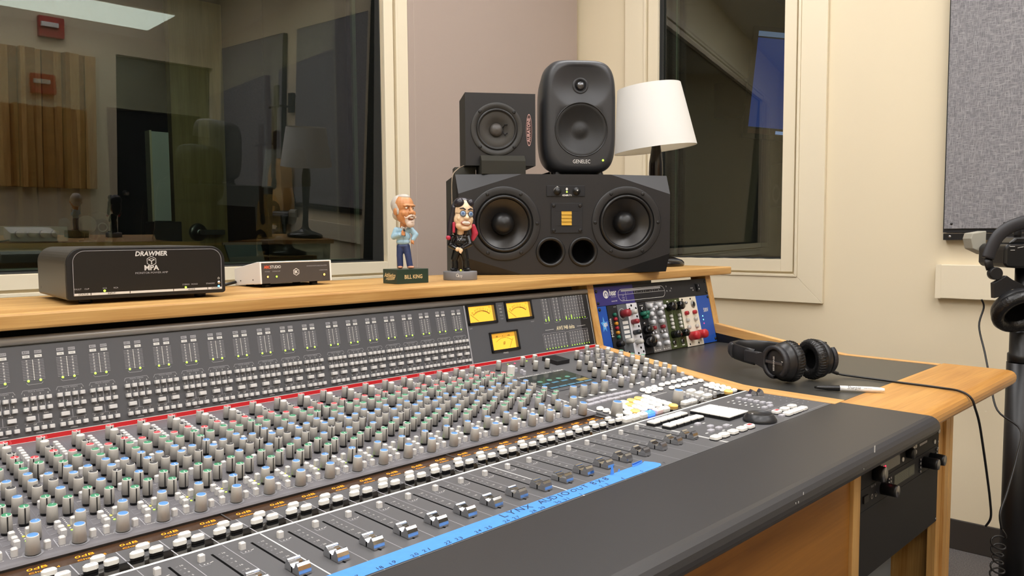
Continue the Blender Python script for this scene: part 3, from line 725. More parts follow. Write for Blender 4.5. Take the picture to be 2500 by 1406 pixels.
# moving-coil meters
def vu(name, x0, x1, z0, z1, phase):
    y0, y1 = bz(z0), bz(z1); w = x1-x0; h = y1-y0; cxm = (x0+x1)/2
    m = MB()
    m.box(x0-0.0050,x1+0.0060,y1+0.0002,y1+0.0036,0,0.0022,0,B1); m.box(x0-0.0050,x1+0.0060,y0-0.0052,y0-0.0002,0,0.0022,0,B1)
    m.box(x0-0.0050,x0-0.0004,y0-0.0052,y1+0.0036,0,0.0022,0,B1); m.box(x1+0.0004,x1+0.0060,y0-0.0052,y1+0.0036,0,0.0022,0,B1)
    m.rect(x0-0.0004,x1-0.0046,y0-0.0002,y1+0.0002,1,B1,0.0002); m.quad((x1-0.0046,y0,0.0002),(x1+0.0004,y0,0.0018),(x1+0.0004,y1,0.0018),(x1-0.0046,y1,0.0002),2,B1)
    px, py = cxm-0.001, y0-0.35*h
    r = 1.05*h
    a0, a1 = rad(128), rad(52)
    def P(a, q): return (px+q*1.05*math.cos(a), py+q*math.sin(a))
    arc = [P(a0+(a1-a0)*k/24, r) for k in range(25)]
    if not phase:
        m.line(arc[:16],0.0007,3,B1,0.0005); m.line(arc[15:],0.0016,4,B1,0.0005)
        for k,t in enumerate(['20','10','7','5','3','2','1','0','1','2','3']):
            a = a0+(a1-a0)*(0.0,0.17,0.26,0.34,0.43,0.50,0.57,0.64,0.75,0.87,1.0)[k]
            m.line([P(a,r),P(a,r*1.07)],0.0006,3 if k<8 else 4,B1,0.0005); p = P(a,r*1.10); m.text(t,0.0032,p[0],p[1],3 if k<8 else 4,B1,0.0005)
        for k in range(14): a = a0+(a1-a0)*0.64*k/13; m.line([P(a,r*0.94),P(a,r)],0.0005,3,B1,0.0005)
        a = a0+0.08; m.line([(cxm-0.16*w,y0+0.0018),(x0+0.06*w,y0+0.52*h)],0.0006,5,B1,0.0008)
        m.text('VU',0.0030,x1-0.0115,y1-0.0050,3,B1,0.0005)
    else:
        m.rect(x0-0.0004,x1-0.0046,y1-0.27*h,y1+0.0002,6,B1,0.0003)
        m.line(arc,0.0006,3,B1,0.0005)
        for t,fx in (('-90',0.20),('+',0.44),('+90',0.68)): m.text(t,0.0034,x0+fx*w,y1-0.24*h,3,B1,0.0006)
        m.ring(cxm-0.002,y0+0.36*h,0.0020,0.0028,16,3,B1,0.0006); m.line([(cxm-0.0045,y0+0.26*h),(cxm+0.0008,y0+0.46*h)],0.0007,3,B1,0.0006)
        m.line([(x0+0.66*w,y0+0.0014),(x0+0.84*w,y0+0.60*h)],0.0006,5,B1,0.0008)
    return part(name, m, [m_black,m_amber,m_amberd,mat('meter_ink','5A3A0C',0.7),mat('meter_red','8A3A12',0.7),m_matt,mat('meter_deep','D09A30',0.5,emit=0.45,ecol='D89C2C')], console, world=True, label='amber backlit needle meter')
vu('needle_meter',1.0022,1.0720,0.8735,0.9047,False)
vu('needle_meter',1.1085,1.1792,0.8735,0.9050,False)
vu('phase_meter',1.0530,1.1238,0.8140,0.8464,True)
b = MB()
for k,t in enumerate(['SOLO','REC','MIX','MON','PGM']): b.text(t,0.0028,1.0915,bz(0.9010-0.0068*k),0 if k in (1,2) else 1,B1)
b.text('LEFT',0.0026,1.0030,bz(0.8610),1,B1); b.text('RIGHT',0.0026,1.1800,bz(0.8610),1,B1); b.text('PHASE',0.0034,1.0870,bz(0.8045),0,B1)
def bars(x0, x1, z0, z1, n, lit, mid=True):
    w = (x1-x0)/n; y0, y1 = bz(z0), bz(z1); k = 0; y = y1
    while y > y0:
        for q in range(n):
            b.rect(x0+w*q+0.0003,x0+w*q+w*0.42,y-0.00020,y+0.00020,1,B1,0.0001); b.rect(x0+w*q+w*0.52,x0+w*q+w*0.86,y-0.0006,y+0.0006,1 if k%3 else 0,B1,0.0001)
        y -= 0.0024; k += 1
    for q in range(n):
        for t in range(lit[q%len(lit)]): b.disc(x0+w*q+w*0.69,y0-0.0006+0.0026*t,0.00115,8,2,B1,0.0003)
bars(1.2150,1.2350,0.8600,0.9060,2,[2,4]); bars(1.2490,1.2710,0.8590,0.9070,2,[1]); bars(1.2830,1.3570,0.8590,0.9080,8,[3,1,4,1,1,1,1,1])
for x in (1.2420,1.2775):
    for k in range(18): b.rect(x-0.0005,x+0.0005,bz(0.9050)-0.0026*k-0.0006,bz(0.9050)-0.0026*k+0.0006,1,B1)
bars(1.2035,1.2800,0.8005,0.8285,8,[1]); bars(1.2880,1.3560,0.8005,0.8285,8,[1])
b.line([(1.2035,bz(0.8300)),(1.2050,bz(0.8325)),(1.2750,bz(0.8325)),(1.2775,bz(0.8308)),(1.2905,bz(0.8308)),(1.2930,bz(0.8325)),(1.3545,bz(0.8325)),(1.3560,bz(0.8300))],0.0006,1,B1)
for x in (1.2250,1.2600,1.3600-0.004): b.line([(x-0.010,bz(0.8565)),(x-0.008,bz(0.8545)),(x+0.004,bz(0.8545)),(x+0.006,bz(0.8565))],0.0006,1,B1)
b.line([(1.2150,bz(0.8400)),(1.2420,bz(0.8400))],0.0007,0,B1); b.line([(1.3210,bz(0.8400)),(1.3500,bz(0.8400))],0.0007,0,B1)
b.text('AWS 948 delta',0.0088,1.2815,bz(0.8368),3,B1,0.0003,sx=0.78,bold=0.012)
part('master_meter', b, [m_white,m_grey,m_ledg,mat('logo_cream','F2E6C2',0.5)], console, world=True)
# ================================================================ ROOM
m_wall = mat('wall_cream', 'E3D6B9', 0.75, noise=(3.0, 0.025), bump=(700,0.05,0.0006))
m_trim = mat('trim_cream', 'E6DBC1', 0.5)
m_ceil = mat('ceiling_white', 'E4E1D8', 0.9)
m_carp = mat('carpet_speckled', '6E6A68', 1.0, spec=0.05, noise=(260, 0.75), bump=(300,0.9,0.006))
m_base = mat('baseboard_dark', '37322E', 0.5)
m_fab  = weave('taupe_weave', '9A8A80', 'BFB0A6', 520, 520, 'zigzag')
m_lin  = weave('grey_linen', '77767A', 'A6A4A6', 520, 520, 'linen')
m_glass = glazing('window_glass', 'DDE6DF', 2.4)
m_perf = dots('perforated_lining', '2B2C2A', '8C8A80', 210)
m_gask = mat('glazing_bead', '9BA394', 0.35)
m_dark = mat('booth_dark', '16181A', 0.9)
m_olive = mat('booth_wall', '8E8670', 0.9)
m_door = wood('door_veneer', '8A7444', 'B39B66', 2, 0.8)

AZ = rad(-86.3)
WO = Vector((2.78,-0.06,0)); WD = Vector((math.cos(AZ),math.sin(AZ),0)); WN = Vector((WD.y,-WD.x,0))   # into the room
def RW(s, z, off=0.0): return WO + WD*s + WN*off + Vector((0,0,z))
RWM = Matrix.Identity(4)
for i in range(3): RWM[i][0]=WD[i]; RWM[i][1]=(0,0,1)[i]; RWM[i][2]=WN[i]; RWM[i][3]=WO[i]     # local x=s, y=z, z=off
HC = 2.72
YF = 1.48
# floor and ceiling
b = MB(); b.box(-2.8,3.4,-3.2,1.9,-0.05,0.0); struct('floor', b, m_carp)
b = MB(); b.box(-2.8,3.4,-3.2,1.9,HC,HC+0.05); struct('ceiling', b, m_ceil)
# right wall with the narrow window
S0,S1,ZW0,ZW1 = -1.129,-0.594,0.951,2.28
b = MB()
for (a,c,z0,z1) in ((-1.75,S0,0,HC),(S1,2.85,0,HC),(S0,S1,0,ZW0),(S0,S1,ZW1,HC)): b.box(a,c,z0,z1,-0.20,0.0,0,RWM)
struct('wall_right', b, m_wall)
# front wall (behind the desk) with the wide window
X0,X1,ZF0,ZF1 = -1.60,1.612,0.957,2.28
b = MB()
for (a,c,z0,z1) in ((-2.6,X0,0,HC),(X1,2.66,0,HC),(X0,X1,0,ZF0),(X0,X1,ZF1,HC)): b.box(a,c,YF,YF+0.22,z0,z1)
struct('wall_front', b, m_wall)
b = MB(); b.box(-2.7,-2.6,-2.9,1.7,0,HC); struct('wall_left', b, m_wall)
# rear wall with a dark door opening
YR = -2.82
b = MB()
for (a,c,z0,z1) in ((-2.6,2.12,0,HC),(2.12,2.90,2.12,HC),(2.90,3.0,0,HC)): b.box(a,c,YR-0.12,YR,z0,z1)
struct('wall_rear', b, m_wall)
b = MB(); b.box(2.13,2.89,YR-0.10,YR-0.06,0.005,2.11); dr = struct('door_1', b, mat('door_black','151719',0.6))
b = MB(); b.lathe([(0.03,0),(0.03,0.012),(0.012,0.02),(0.012,0.05)],16,0,Matrix.Translation((2.20,YR-0.06,1.02)) @ Matrix.Rotation(rad(-90),4,'X')); struct('door_handle', b, m_steel, dr)
# baseboards
b = MB(); b.box(-1.55,2.80,0.0,0.100,0.0005,0.008,0,RWM); struct('baseboard_right', b, m_base, None, 0.002)
b = MB(); b.box(-2.6,2.65,YF-0.008,YF-0.0005,0,0.10); struct('baseboard_front', b, m_base)

def casing(name, M, a, c, z0, z1, wI=0.034, wO=0.098, t=0.018, extra=None):
    """window trim in wall-local (x,z,off): inner stop, groove, flat mitred casing with a bead"""
    m = MB()
    # inner stop
    m.box(a-wI,a-0.0005,z0-wI,z1+wI,0.0005,0.012,0,M); m.box(c+0.0005,c+wI,z0-wI,z1+wI,0.0005,0.012,0,M)
    m.box(a-0.0005,c+0.0005,z0-wI,z0-0.0005,0.0005,0.0125,0,M); m.box(a-0.0005,c+0.0005,z1+0.0005,z1+wI,0.0005,0.0125,0,M)
    i0 = wI+0.008; 
    def mit(p, q, r, s_, t0, t1):   # quad ring piece, extruded off the wall
        m.add([(*p,t0),(*q,t0),(*r,t0),(*s_,t0),(*p,t1),(*q,t1),(*r,t1),(*s_,t1)],[(0,3,2,1),(4,5,6,7),(0,1,5,4),(1,2,6,5),(2,3,7,6),(3,0,4,7)],0,False,M)
    for (u0,u1,t0,t1) in ((i0,i0+0.010,0.0005,t+0.004),(i0+0.0105,wI+wO,0.0005,t)):
        A=(a-u0,z0-u0);B=(c+u0,z0-u0);C=(c+u0,z1+u0);D=(a-u0,z1+u0);E=(a-u1,z0-u1);F=(c+u1,z0-u1);G=(c+u1,z1+u1);H=(a-u1,z1+u1); g=0.0004
        mit((E[0]+g,E[1]),(F[0]-g,F[1]),(B[0]-g,B[1]),(A[0]+g,A[1]),t0,t1)
        mit((F[0],F[1]+g),(G[0],G[1]-g),(C[0],C[1]-g),(B[0],B[1]+g),t0,t1)
        mit((G[0]-g,G[1]),(H[0]+g,H[1]),(D[0]+g,D[1]),(C[0]-g,C[1]),t0,t1)
        mit((H[0],H[1]-g),(E[0],E[1]+g),(A[0],A[1]+g),(D[0],D[1]-g),t0,t1)
    return struct(name, m, m_trim, None, 0.0012)
FWM = Matrix(((1,0,0,0),(0,0,-1,YF),(0,1,0,0),(0,0,0,1)))      # local x=X, y=Z, z=off toward the room
casing('trim_1', FWM, X0, X1, ZF0, ZF1, 0.040, 0.063, 0.014)
casing('trim_2', RWM, S0, S1, ZW0, ZW1, 0.046, 0.112, 0.016)
# front window: lining, leaning front pane, upright rear pane
b = MB()
b.box(X1-0.004,X1,YF+0.012,YF+0.22,ZF0,ZF1); b.box(X0,X0+0.004,YF+0.012,YF+0.22,ZF0,ZF1); b.box(X0,X1,YF+0.012,YF+0.22,ZF0-0.0001,ZF0+0.003); b.box(X0,X1,YF+0.012,YF+0.22,ZF1-0.003,ZF1)
w1 = struct('window_1', b, m_perf)
tl = math.tan(rad(2.5))
b = MB(); yb, zt = YF+0.075, ZF1-ZF0
b.quad((X0+0.005,yb,ZF0+0.004),(X1-0.005,yb,ZF0+0.004),(X1-0.005,yb-tl*zt,ZF1-0.004),(X0+0.005,yb-tl*zt,ZF1-0.004)); struct('front_pane', b, m_glass, w1)
b = MB(); b.quad((X0+0.005,YF+0.155,ZF0+0.004),(X1-0.005,YF+0.155,ZF0+0.004),(X1-0.005,YF+0.155,ZF1-0.004),(X0+0.005,YF+0.155,ZF1-0.004)); struct('rear_pane', b, m_glass, w1)
b = MB(); b.box(X1-0.020,X1-0.0045,YF+0.157,YF+0.170,ZF0+0.004,ZF1-0.004); b.box(X0+0.01,X1-0.02,YF+0.157,YF+0.170,ZF0+0.004,ZF0+0.010); struct('glazing_bead', b, m_gask, w1)
# right window
b = MB()
b.box(S0,S0+0.003,ZW0,ZW1,-0.20,-0.002,0,RWM); b.box(S1-0.003,S1,ZW0,ZW1,-0.20,-0.002,0,RWM); b.box(S0,S1,ZW0,ZW0+0.003,-0.20,-0.002,0,RWM); b.box(S0,S1,ZW1-0.003,ZW1,-0.20,-0.002,0,RWM)
w2 = struct('window_2', b, m_perf)
b = MB(); b.quad((S0+0.004,ZW0+0.004,-0.030),(S1-0.004,ZW0+0.004,-0.075),(S1-0.004,ZW1-0.004,-0.075),(S0+0.004,ZW1-0.004,-0.030),0,RWM); struct('front_pane', b, m_glass, w2)
b = MB(); b.quad((S0+0.004,ZW0+0.004,-0.130),(S1-0.004,ZW0+0.004,-0.175),(S1-0.004,ZW1-0.004,-0.175),(S0+0.004,ZW1-0.004,-0.130),0,RWM); struct('rear_pane', b, m_glass, w2)
b = MB(); b.box(S0+0.003,S0+0.010,ZW0+0.004,ZW1-0.004,-0.148,-0.132,0,RWM); struct('glazing_bead', b, m_gask, w2)
# fabric covering between the windows
b = MB(); b.box(1.7155,2.652,YF-0.016,YF-0.001,0.12,2.62)
o = single('fabric_wall_panel', b, m_fab, 'taupe woven fabric panel covering the wall between the two windows, behind the loudspeakers', 'wall panel', None, 0.003)
b = MB(); b.box(1.7175,2.650,YF-0.0185,YF-0.0165,2.616,2.62); part('panel_frame', b, m_fab, o, world=True)
b = MB(); b.box(1.7420,1.7428,YF-0.0166,YF-0.0161,0.13,2.60); part('seam', b, mat('seam_light','C8BAAE',0.9), o, world=True)

# wall beyond both windows (dim rooms)
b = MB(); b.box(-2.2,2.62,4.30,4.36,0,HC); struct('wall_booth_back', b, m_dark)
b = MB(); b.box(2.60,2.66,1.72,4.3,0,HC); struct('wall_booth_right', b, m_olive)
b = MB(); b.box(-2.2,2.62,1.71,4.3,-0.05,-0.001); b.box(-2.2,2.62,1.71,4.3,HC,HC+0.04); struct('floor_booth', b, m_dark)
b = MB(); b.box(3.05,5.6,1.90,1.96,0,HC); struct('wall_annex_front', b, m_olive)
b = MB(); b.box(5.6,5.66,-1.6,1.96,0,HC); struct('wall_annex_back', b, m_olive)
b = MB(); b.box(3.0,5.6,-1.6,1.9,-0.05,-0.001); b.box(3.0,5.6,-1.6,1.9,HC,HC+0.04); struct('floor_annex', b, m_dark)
# ajar booth door with its lever, seen through the wide window
b = MB(); b.box(1.322,1.560,2.655,2.70,0.005,2.10); d2 = struct('door_2', b, m_door)
b = MB()
H = Matrix.Translation((1.421,2.655,1.070)) @ Matrix.Rotation(rad(90),4,'X')
b.lathe([(0.041,0.0),(0.041,0.004),(0.034,0.010),(0.018,0.013),(0.018,0.024),(0.009,0.026),(0.0001,0.026)],28,0,H); b.box(0.0,0.105,-0.011,0.011,0.030,0.046,0,H); b.cyl(0.010,0.012,0.046,14,0,H)
struct('door_handle', b, m_steel, d2)
b = MB(); b.box(1.138,1.206,2.39,2.43,1.115,1.470); o = single('notice_board', b, mat('board_white','D8DCDC',0.5), 'narrow white upright board seen through the wide window beside the booth door', 'board')
b = MB(); b.box(1.130,1.138,2.385,2.435,1.112,1.473); part('board_frame', b, m_trim, o, world=True)
b = MB(); b.box(1.125,1.235,2.36,2.46,0.0,1.112); single('equipment_stand', b, m_black, 'black equipment stand under the narrow white board beyond the wide window', 'stand', None, 0.004)
t = thing('booth_table', 'narrow brown table along the far side of the wide window glass', 'table', (0.62,1.98,0))
b = MB(); b.box(-0.42,1.10,1.86,2.16,1.010,1.034); part('table_top', b, m_oak, t, world=True)
for x in (-0.38,1.06):
    b = MB(); b.box(x-0.02,x+0.02,1.90,1.94,0,1.010); part('leg', b, m_black, t, world=True)
    b = MB(); b.box(x-0.02,x+0.02,2.08,2.12,0,1.010); part('leg', b, m_black, t, world=True)
t = thing('interface_box', 'grey preamplifier box with four knobs on the table beyond the glass', 'audio interface', (0.585,1.98,1.0345))
b = MB(); b.box(-0.115,0.115,-0.075,0.075,0.004,0.052); part('case', b, mat('case_grey','9A9C9A',0.5), t, bevel=0.004)
for k in range(4):
    b = MB(); b.cyl(0.011,0,0.016,16,0,Matrix.Translation((-0.02+0.032*k,-0.075,0.028)) @ Matrix.Rotation(rad(90),4,'X')); part('knob', b, m_steel, t)
for k in (-0.1,0.1):
    b = MB(); b.box(k-0.01,k+0.01,-0.06,0.06,0,0.004); part('foot', b, m_black, t)
t = thing('microphone', 'grey ball headed microphone on a short stand beside the knobbed box beyond the glass', 'microphone', (0.775,1.98,1.0345))
b = MB(); b.ball((0,0,0.058),0.030,18,12); part('grille', b, mat('mic_grey','6E7074',0.6), t)
b = MB(); b.lathe([(0.026,0),(0.026,0.006),(0.008,0.010),(0.008,0.034)],18); part('stand', b, m_black, t)
t = thing('desk_speaker', 'small black rounded speaker standing behind the ball headed microphone beyond the glass', 'speaker', (0.835,2.06,1.0345))
b = MB(); b.lathe([(0.040,0),(0.044,0.01),(0.040,0.07),(0.030,0.095),(0.0001,0.105)],20); part('body', b, m_matt, t)
b = MB(); b.ring(0,0,0.012,0.016,20,0,Matrix.Translation((0,-0.0425,0.05)) @ Matrix.Rotation(rad(90),4,'X')); part('ring', b, m_steel, t)
t = thing('document_stand', 'slanted grey document stand just beyond the glass above the small white box', 'stand', (1.30,1.86,0))
b = MB(); b.add([(1.18,1.80,0.955),(1.31,1.80,0.950),(1.345,1.90,1.018),(1.205,1.90,1.022),(1.18,1.806,0.952),(1.31,1.806,0.947),(1.345,1.906,1.015),(1.205,1.906,1.019)],[(0,1,2,3),(7,6,5,4),(0,4,5,1),(1,5,6,2),(2,6,7,3),(3,7,4,0)]); part('sheet', b, mat('sheet_grey','8E979A',0.5), t, world=True)
b = MB(); b.box(1.200,1.350,1.903,1.912,1.019,1.029); part('top_bar', b, m_steel, t, world=True)
b = MB(); b.tube([(1.26,1.87,0.98),(1.27,1.90,0.5),(1.27,1.90,0.01)],0.009,10); b.cyl(0.09,0,0.012,24,0,Matrix.Translation((1.27,1.90,0))); part('post', b, m_black, t, world=True)
# neighbouring room through the right window: screen on an arm and two speakers
t = thing('wall_screen', 'blue lit screen hanging on an arm in the room beyond the narrow window', 'screen', (4.55,1.42,0))
SM = frame((4.62,1.38,1.95),(0.72,-0.69,-0.10),(-0.70,-0.71,0.0))
b = MB(); b.box(-0.30,0.42,-0.34,0.34,-0.03,0.0,0,SM); part('screen_frame', b, mat('screen_bezel','3A3B3C',0.5), t, world=True)
b = MB(); b.box(-0.27,0.40,-0.27,0.27,0.0,0.004,0,SM); b.box(-0.27,0.40,0.28,0.31,0.0,0.004,1,SM); b.box(-0.27,0.40,-0.31,-0.28,0.0,0.004,2,SM)
for k in range(6): b.box(-0.1+0.07*k,-0.05+0.07*k,-0.305,-0.285,0.004,0.005,3,SM)
part('display', b, [mat('lit_blue','26408E',0.3,emit=0.55,ecol='2E4FA8'),mat('lit_pale','8FA6D8',0.3,emit=0.5),mat('lit_brown','5A4036',0.4,emit=0.2),mat('lit_icon','9FB4F0',0.3,emit=0.8)], t, world=True)
b = MB(); b.box(4.50,4.62,1.60,1.88,1.80,2.02); b.tube([(4.56,1.75,1.92),(4.66,1.50,1.92)],0.03,10); part('wall_mount', b, m_matt, t, world=True)
for (x,y,z,w,h,lb) in ((4.60,1.22,0.935,0.30,0.40,'large black loudspeaker on a stand seen low through the narrow window'),(4.86,1.52,1.20,0.20,0.30,'smaller black loudspeaker on a tall stand seen higher through the narrow window')):
    t = thing('distant_speaker', lb, 'speaker', (x,y,0))
    Q = Matrix.Translation((x,y,z)) @ Matrix.Rotation(rad(-40),4,'Z')
    b = MB(); b.box(-w/2,w/2,-w/2,w/2,0.02,h,0,Q); part('cabinet', b, m_matt, t, world=True, bevel=0.008)
    b = MB(); b.ring(0,h*0.35,0.04,0.09*w/0.3,24,0,Q @ Matrix.Translation((-w/2-0.001,0,0)) @ Matrix.Rotation(rad(90),4,'X') @ Matrix.Rotation(rad(-90),4,'Y')); part('cone', b, m_black, t, world=True)
    b = MB(); b.cyl(0.03,0.0,z+0.02,16,0,Matrix.Translation((x,y,0))); b.cyl(0.13,0.0,0.02,24,0,Matrix.Translation((x,y,0))); part('stand', b, m_black, t, world=True)

# ---------------- things on the walls
def acoustic(name, s0, s1, label, lo=1.055):
    t = thing(name, label, 'sound absorber', RW((s0+s1)/2,lo))
    b = MB(); b.box(s0+0.0035,s1-0.0035,lo+0.004,2.27,0.0355,0.040,0,RWM); part('cloth', b, m_lin, t, world=True, bevel=0.0015)
    b = MB(); b.box(s0,s1,lo-0.008,2.275,0.004,0.0350,0,RWM); part('panel_frame', b, m_matt, t, world=True)
    b = MB(); b.box(s0,s1,lo-0.032,lo-0.0095,0.002,0.030,0,RWM); b.box(s0,s1,lo-0.0115,lo-0.0095,0.030,0.031,1,RWM); part('mounting_rail', b, [m_black,m_rail], t, world=True)
    for k in (0.019,0.165,0.6,1.19):
        b = MB(); b.lathe([(0.0048,0),(0.0048,0.0012),(0.003,0.0022),(0.0001,0.0024)],14,0,RWM @ Matrix.Translation((s0+k,lo-0.021,0.030))); part('screw', b, m_steel, t, world=True)
        b = MB(); b.lathe([(0.0040,0),(0.0036,0.001),(0.0001,0.0014)],14,0,RWM @ Matrix.Translation((s0+0.006+k,lo+0.020,0.040))); part('stud', b, m_black, t, world=True)
    return t
acoustic('acoustic_baffle', -0.0470, 1.172, 'grey linen acoustic panel in black frame on the right wall, cut by the photo edge')
acoustic('acoustic_baffle', 1.40, 2.62, 'grey linen acoustic panel farther back on the right wall, seen only mirrored in glass', 1.055)
b = MB(); b.box(-0.066,1.30,0.833,0.943,0.0005,0.028,0,RWM)
o = single('cable_trunking', b, m_trim, 'cream painted trunking box on the right wall below the grey linen panel', 'trunking', None, 0.002)
b = MB(); b.box(-0.0662,-0.050,0.8325,0.9435,0.0282,0.0290,0,RWM); part('end_cap_frame', b, m_trim, o, world=True)
b = MB()
for (s,z,a,l) in ((0.045,0.474,0.3,0.012),(0.050,0.474,-0.9,0.008),(0.085,0.473,0.1,0.004)): b.line([(s-l*math.cos(a)/2,z-l*math.sin(a)/2),(s+l*math.cos(a)/2,z+l*math.sin(a)/2)],0.0016,0,RWM,0.0006)
single('wall_scuff', b, mat('scuff','F4EBD8',0.9), 'small pale scuff mark low on the cream wall right of the desk', 'scuff mark')['kind'] = 'stuff'
# things on the rear and right walls that the glass mirrors
t = thing('fire_alarm', 'red fire alarm strobe on the rear wall, mirrored twice in the wide window', 'fire alarm', (1.66,YR,2.16))
b = MB(); b.box(1.575,1.745,YR+0.001,YR+0.055,2.165,2.315); part('mounting_box', b, mat('alarm_red','B21F24',0.4), t, world=True, bevel=0.006)
b = MB(); b.box(1.585,1.700,YR+0.0555,YR+0.085,2.235,2.270); part('strobe', b, mat('strobe_clear','E8E8E4',0.15), t, world=True, bevel=0.004)
t = thing('slatted_diffuser', 'slatted wooden sound diffuser on the rear wall, mirrored in the wide window', 'diffuser', (1.2,YR,1.2))
b = MB(); b.box(0.20,1.96,YR+0.001,YR+0.02,1.05,2.07); part('back_frame', b, m_brown, t, world=True)
x = 0.21; k = 0
while x < 1.93:
    w = (0.052,0.030,0.064,0.040,0.075)[k%5]; d = (0.03,0.09,0.05,0.12,0.04)[(k*3)%5]
    b = MB(); b.box(x,x+w,YR+0.0205,YR+0.02+d,1.055,2.065); part('slat', b, m_oakz if k%2 else m_brown, t, world=True); x += w+0.006; k += 1
t = thing('acoustic_guitar', 'acoustic guitar hung between the grey panels on the right wall, mirrored in the wide window', 'guitar', RW(1.285,1.2))
GM = RWM @ Matrix.Translation((1.285,1.12,0.05))
b = MB()
out = []
for k in range(40):
    a = 2*PI*k/40; y = 0.245*math.sin(a); r = 0.155+0.035*(-math.sin(a)); wst = 1-0.22*math.exp(-((y-0.05)/0.07)**2); out.append((r*wst*math.cos(a),y))
b.prism(out,0.0,0.09,2,0,GM); part('body', b, mat('guitar_spruce','C79A5A',0.35), t, world=True, bevel=0.004)
b = MB(); b.ring(0,0.06,0.0,0.045,24,0,GM,0.0915); part('sound_hole', b, m_black, t, world=True)
b = MB(); b.box(-0.022,0.022,0.10,0.60,0.085,0.105,0,GM); part('neck', b, mat('guitar_neck','4A3524',0.4), t, world=True)
b = MB(); b.box(-0.036,0.036,0.60,0.76,0.075,0.090,0,GM); part('headstock', b, m_matt, t, world=True, bevel=0.004)
b = MB(); b.box(-0.03,0.03,0.58,0.72,-0.045,-0.02,0,GM); b.tube([(0,0.62,-0.02),(0,0.62,0.06),(0.04,0.60,0.12)],0.008,8,0,GM); b.tube([(0,0.62,0.06),(-0.04,0.60,0.12)],0.008,8,0,GM); part('wall_mount', b, m_matt, t, world=True)
t = thing('office_chair', 'black high backed chair standing behind the camera, mirrored in the wide window', 'chair', (1.95,-1.35,0), rad(-60))
b = MB(); b.prism([(-0.24,0),(0.24,0),(0.26,0.45),(0.20,0.60),(0.08,0.66),(-0.08,0.66),(-0.20,0.60),(-0.26,0.45)],-0.04,0.04,1,0,Matrix.Translation((0,0.22,0.55))); part('backrest', b, m_matt, t, bevel=0.02)
b = MB(); b.box(-0.25,0.25,-0.25,0.22,0.44,0.52); part('seat', b, m_matt, t, bevel=0.03)
b = MB(); b.cyl(0.03,0.06,0.44,16); part('gas_column', b, m_black, t)
for k in range(5):
    a = 2*PI*k/5; b = MB(); b.tube([(0,0,0.10),(0.30*math.cos(a),0.30*math.sin(a),0.055)],0.02,8); b.ball((0.30*math.cos(a),0.30*math.sin(a),0.03),0.028,12,8); part('leg', b, m_black, t)

# ---------------- ceiling lights
m_lamp = mat('lamp_panel','FFFFFF',0.5,emit=9.9,ecol='FAF8F8')
for (x,y) in ((0.20,0.50),(1.75,0.50),(0.20,-0.85),(1.75,-0.85),(0.20,-2.15),(1.75,-2.15),(-1.35,-0.2),(-1.35,-1.7)):
    t = thing('ceiling_light', 'recessed ceiling light panel above the studio, outside the photo', 'ceiling light', (x,y,HC), 0, 'ceiling light panels')
    b = MB(); b.box(-0.62,0.62,-0.32,0.32,-0.018,-0.002); part('light_frame', b, m_trim, t)
    b = MB(); b.box(-0.58,0.58,-0.28,0.28,-0.022,-0.0185); part('diffuser', b, m_lamp, t)
# ================================================================ STUDIO DESK
desk = thing('studio_desk', 'oak studio desk with raised shelf, black armrest and rack bays, holding the console', 'desk', (0.95,0.15,0))
ZS = 0.9535
b = MB(); b.box(-0.65,2.008,0.3245,0.640,0.9315,ZS); part('shelf', b, m_oak, desk, world=True, bevel=0.0035)
def bpy_(z, off=0.0): return 0.316+0.232*(z-0.8028)+off
def post(x0, x1, zb, off):
    m = MB(); m.prism([(bpy_(zb,off),zb),(bpy_(0.9312,off),0.9312),(bpy_(0.9312,off)+0.05,0.9312),(bpy_(zb,off)+0.05,zb)],x0,x1,0); return m
part('post', post(1.3800,1.4030,0.7470,-0.0012), m_oakz, desk, world=True, bevel=0.0012)
part('post', post(1.8985,1.9235,0.7470,-0.0012), m_oakz, desk, world=True, bevel=0.0012)
b = MB(); b.box(-0.65,2.00,0.600,0.618,0.05,0.9310); part('back_panel', b, m_matt, desk, world=True)
# black worktop of the right wing, and its oak edging
b = MB(); b.box(1.4030,1.8975,-0.2615,0.596,0.7165,0.7465); part('worktop', b, m_blackl, desk, world=True, label='black laminate worktop')
b = MB()
st = []
for (y,xo) in ((-0.2615,1.3805),(-0.0900,1.3815),(-0.0600,1.3860),(0.0500,1.3925),(0.3120,1.4020)):
    z = max(0.7474, 0.7515+0.1145*y+0.0012); st.append((xr(y)+0.0012,xo,y,z))
vs = []
for (xi,xo,y,z) in st: vs += [(xi,y,z),(xo,y,z),(xo,y,0.7450),(xi,y,0.7450)]
fs = [(3,2,1,0)]
for k in range(len(st)-1):
    for j in range(4): fs.append((4*k+j,4*k+(j+1)%4,4*k+4+(j+1)%4,4*k+4+j))
n = 4*(len(st)-1); fs.append((n,n+1,n+2,n+3))
b.add(vs,fs); part('edge_trim', b, m_edge, desk, world=True, bevel=0.0008)
b = MB()
for k in range(len(st)-1):
    a, c = st[k], st[k+1]; b.add([(a[1]+0.0002,a[2],a[3]-0.0005),(1.4034,a[2],0.7466),(1.4034,c[2],0.7466),(c[1]+0.0002,c[2],c[3]-0.0005)],[(0,1,2,3)])
part('trim_flank', b, m_blackl, desk, world=True)
b = MB(); b.prism([(-0.2615,0.7165),(-0.2615,0.7476),(-0.050,0.7478),(0.090,0.7632),(0.312,0.7978),(0.312,0.7165)],1.8985,1.9200,0); part('side_rim', b, m_edge, desk, world=True, bevel=0.001)
b = MB(); b.prism([(0.110,0.7467),(0.312,0.7725),(0.312,0.7467)],1.8974,1.8984,0); part('rim_lining', b, m_black, desk, world=True)
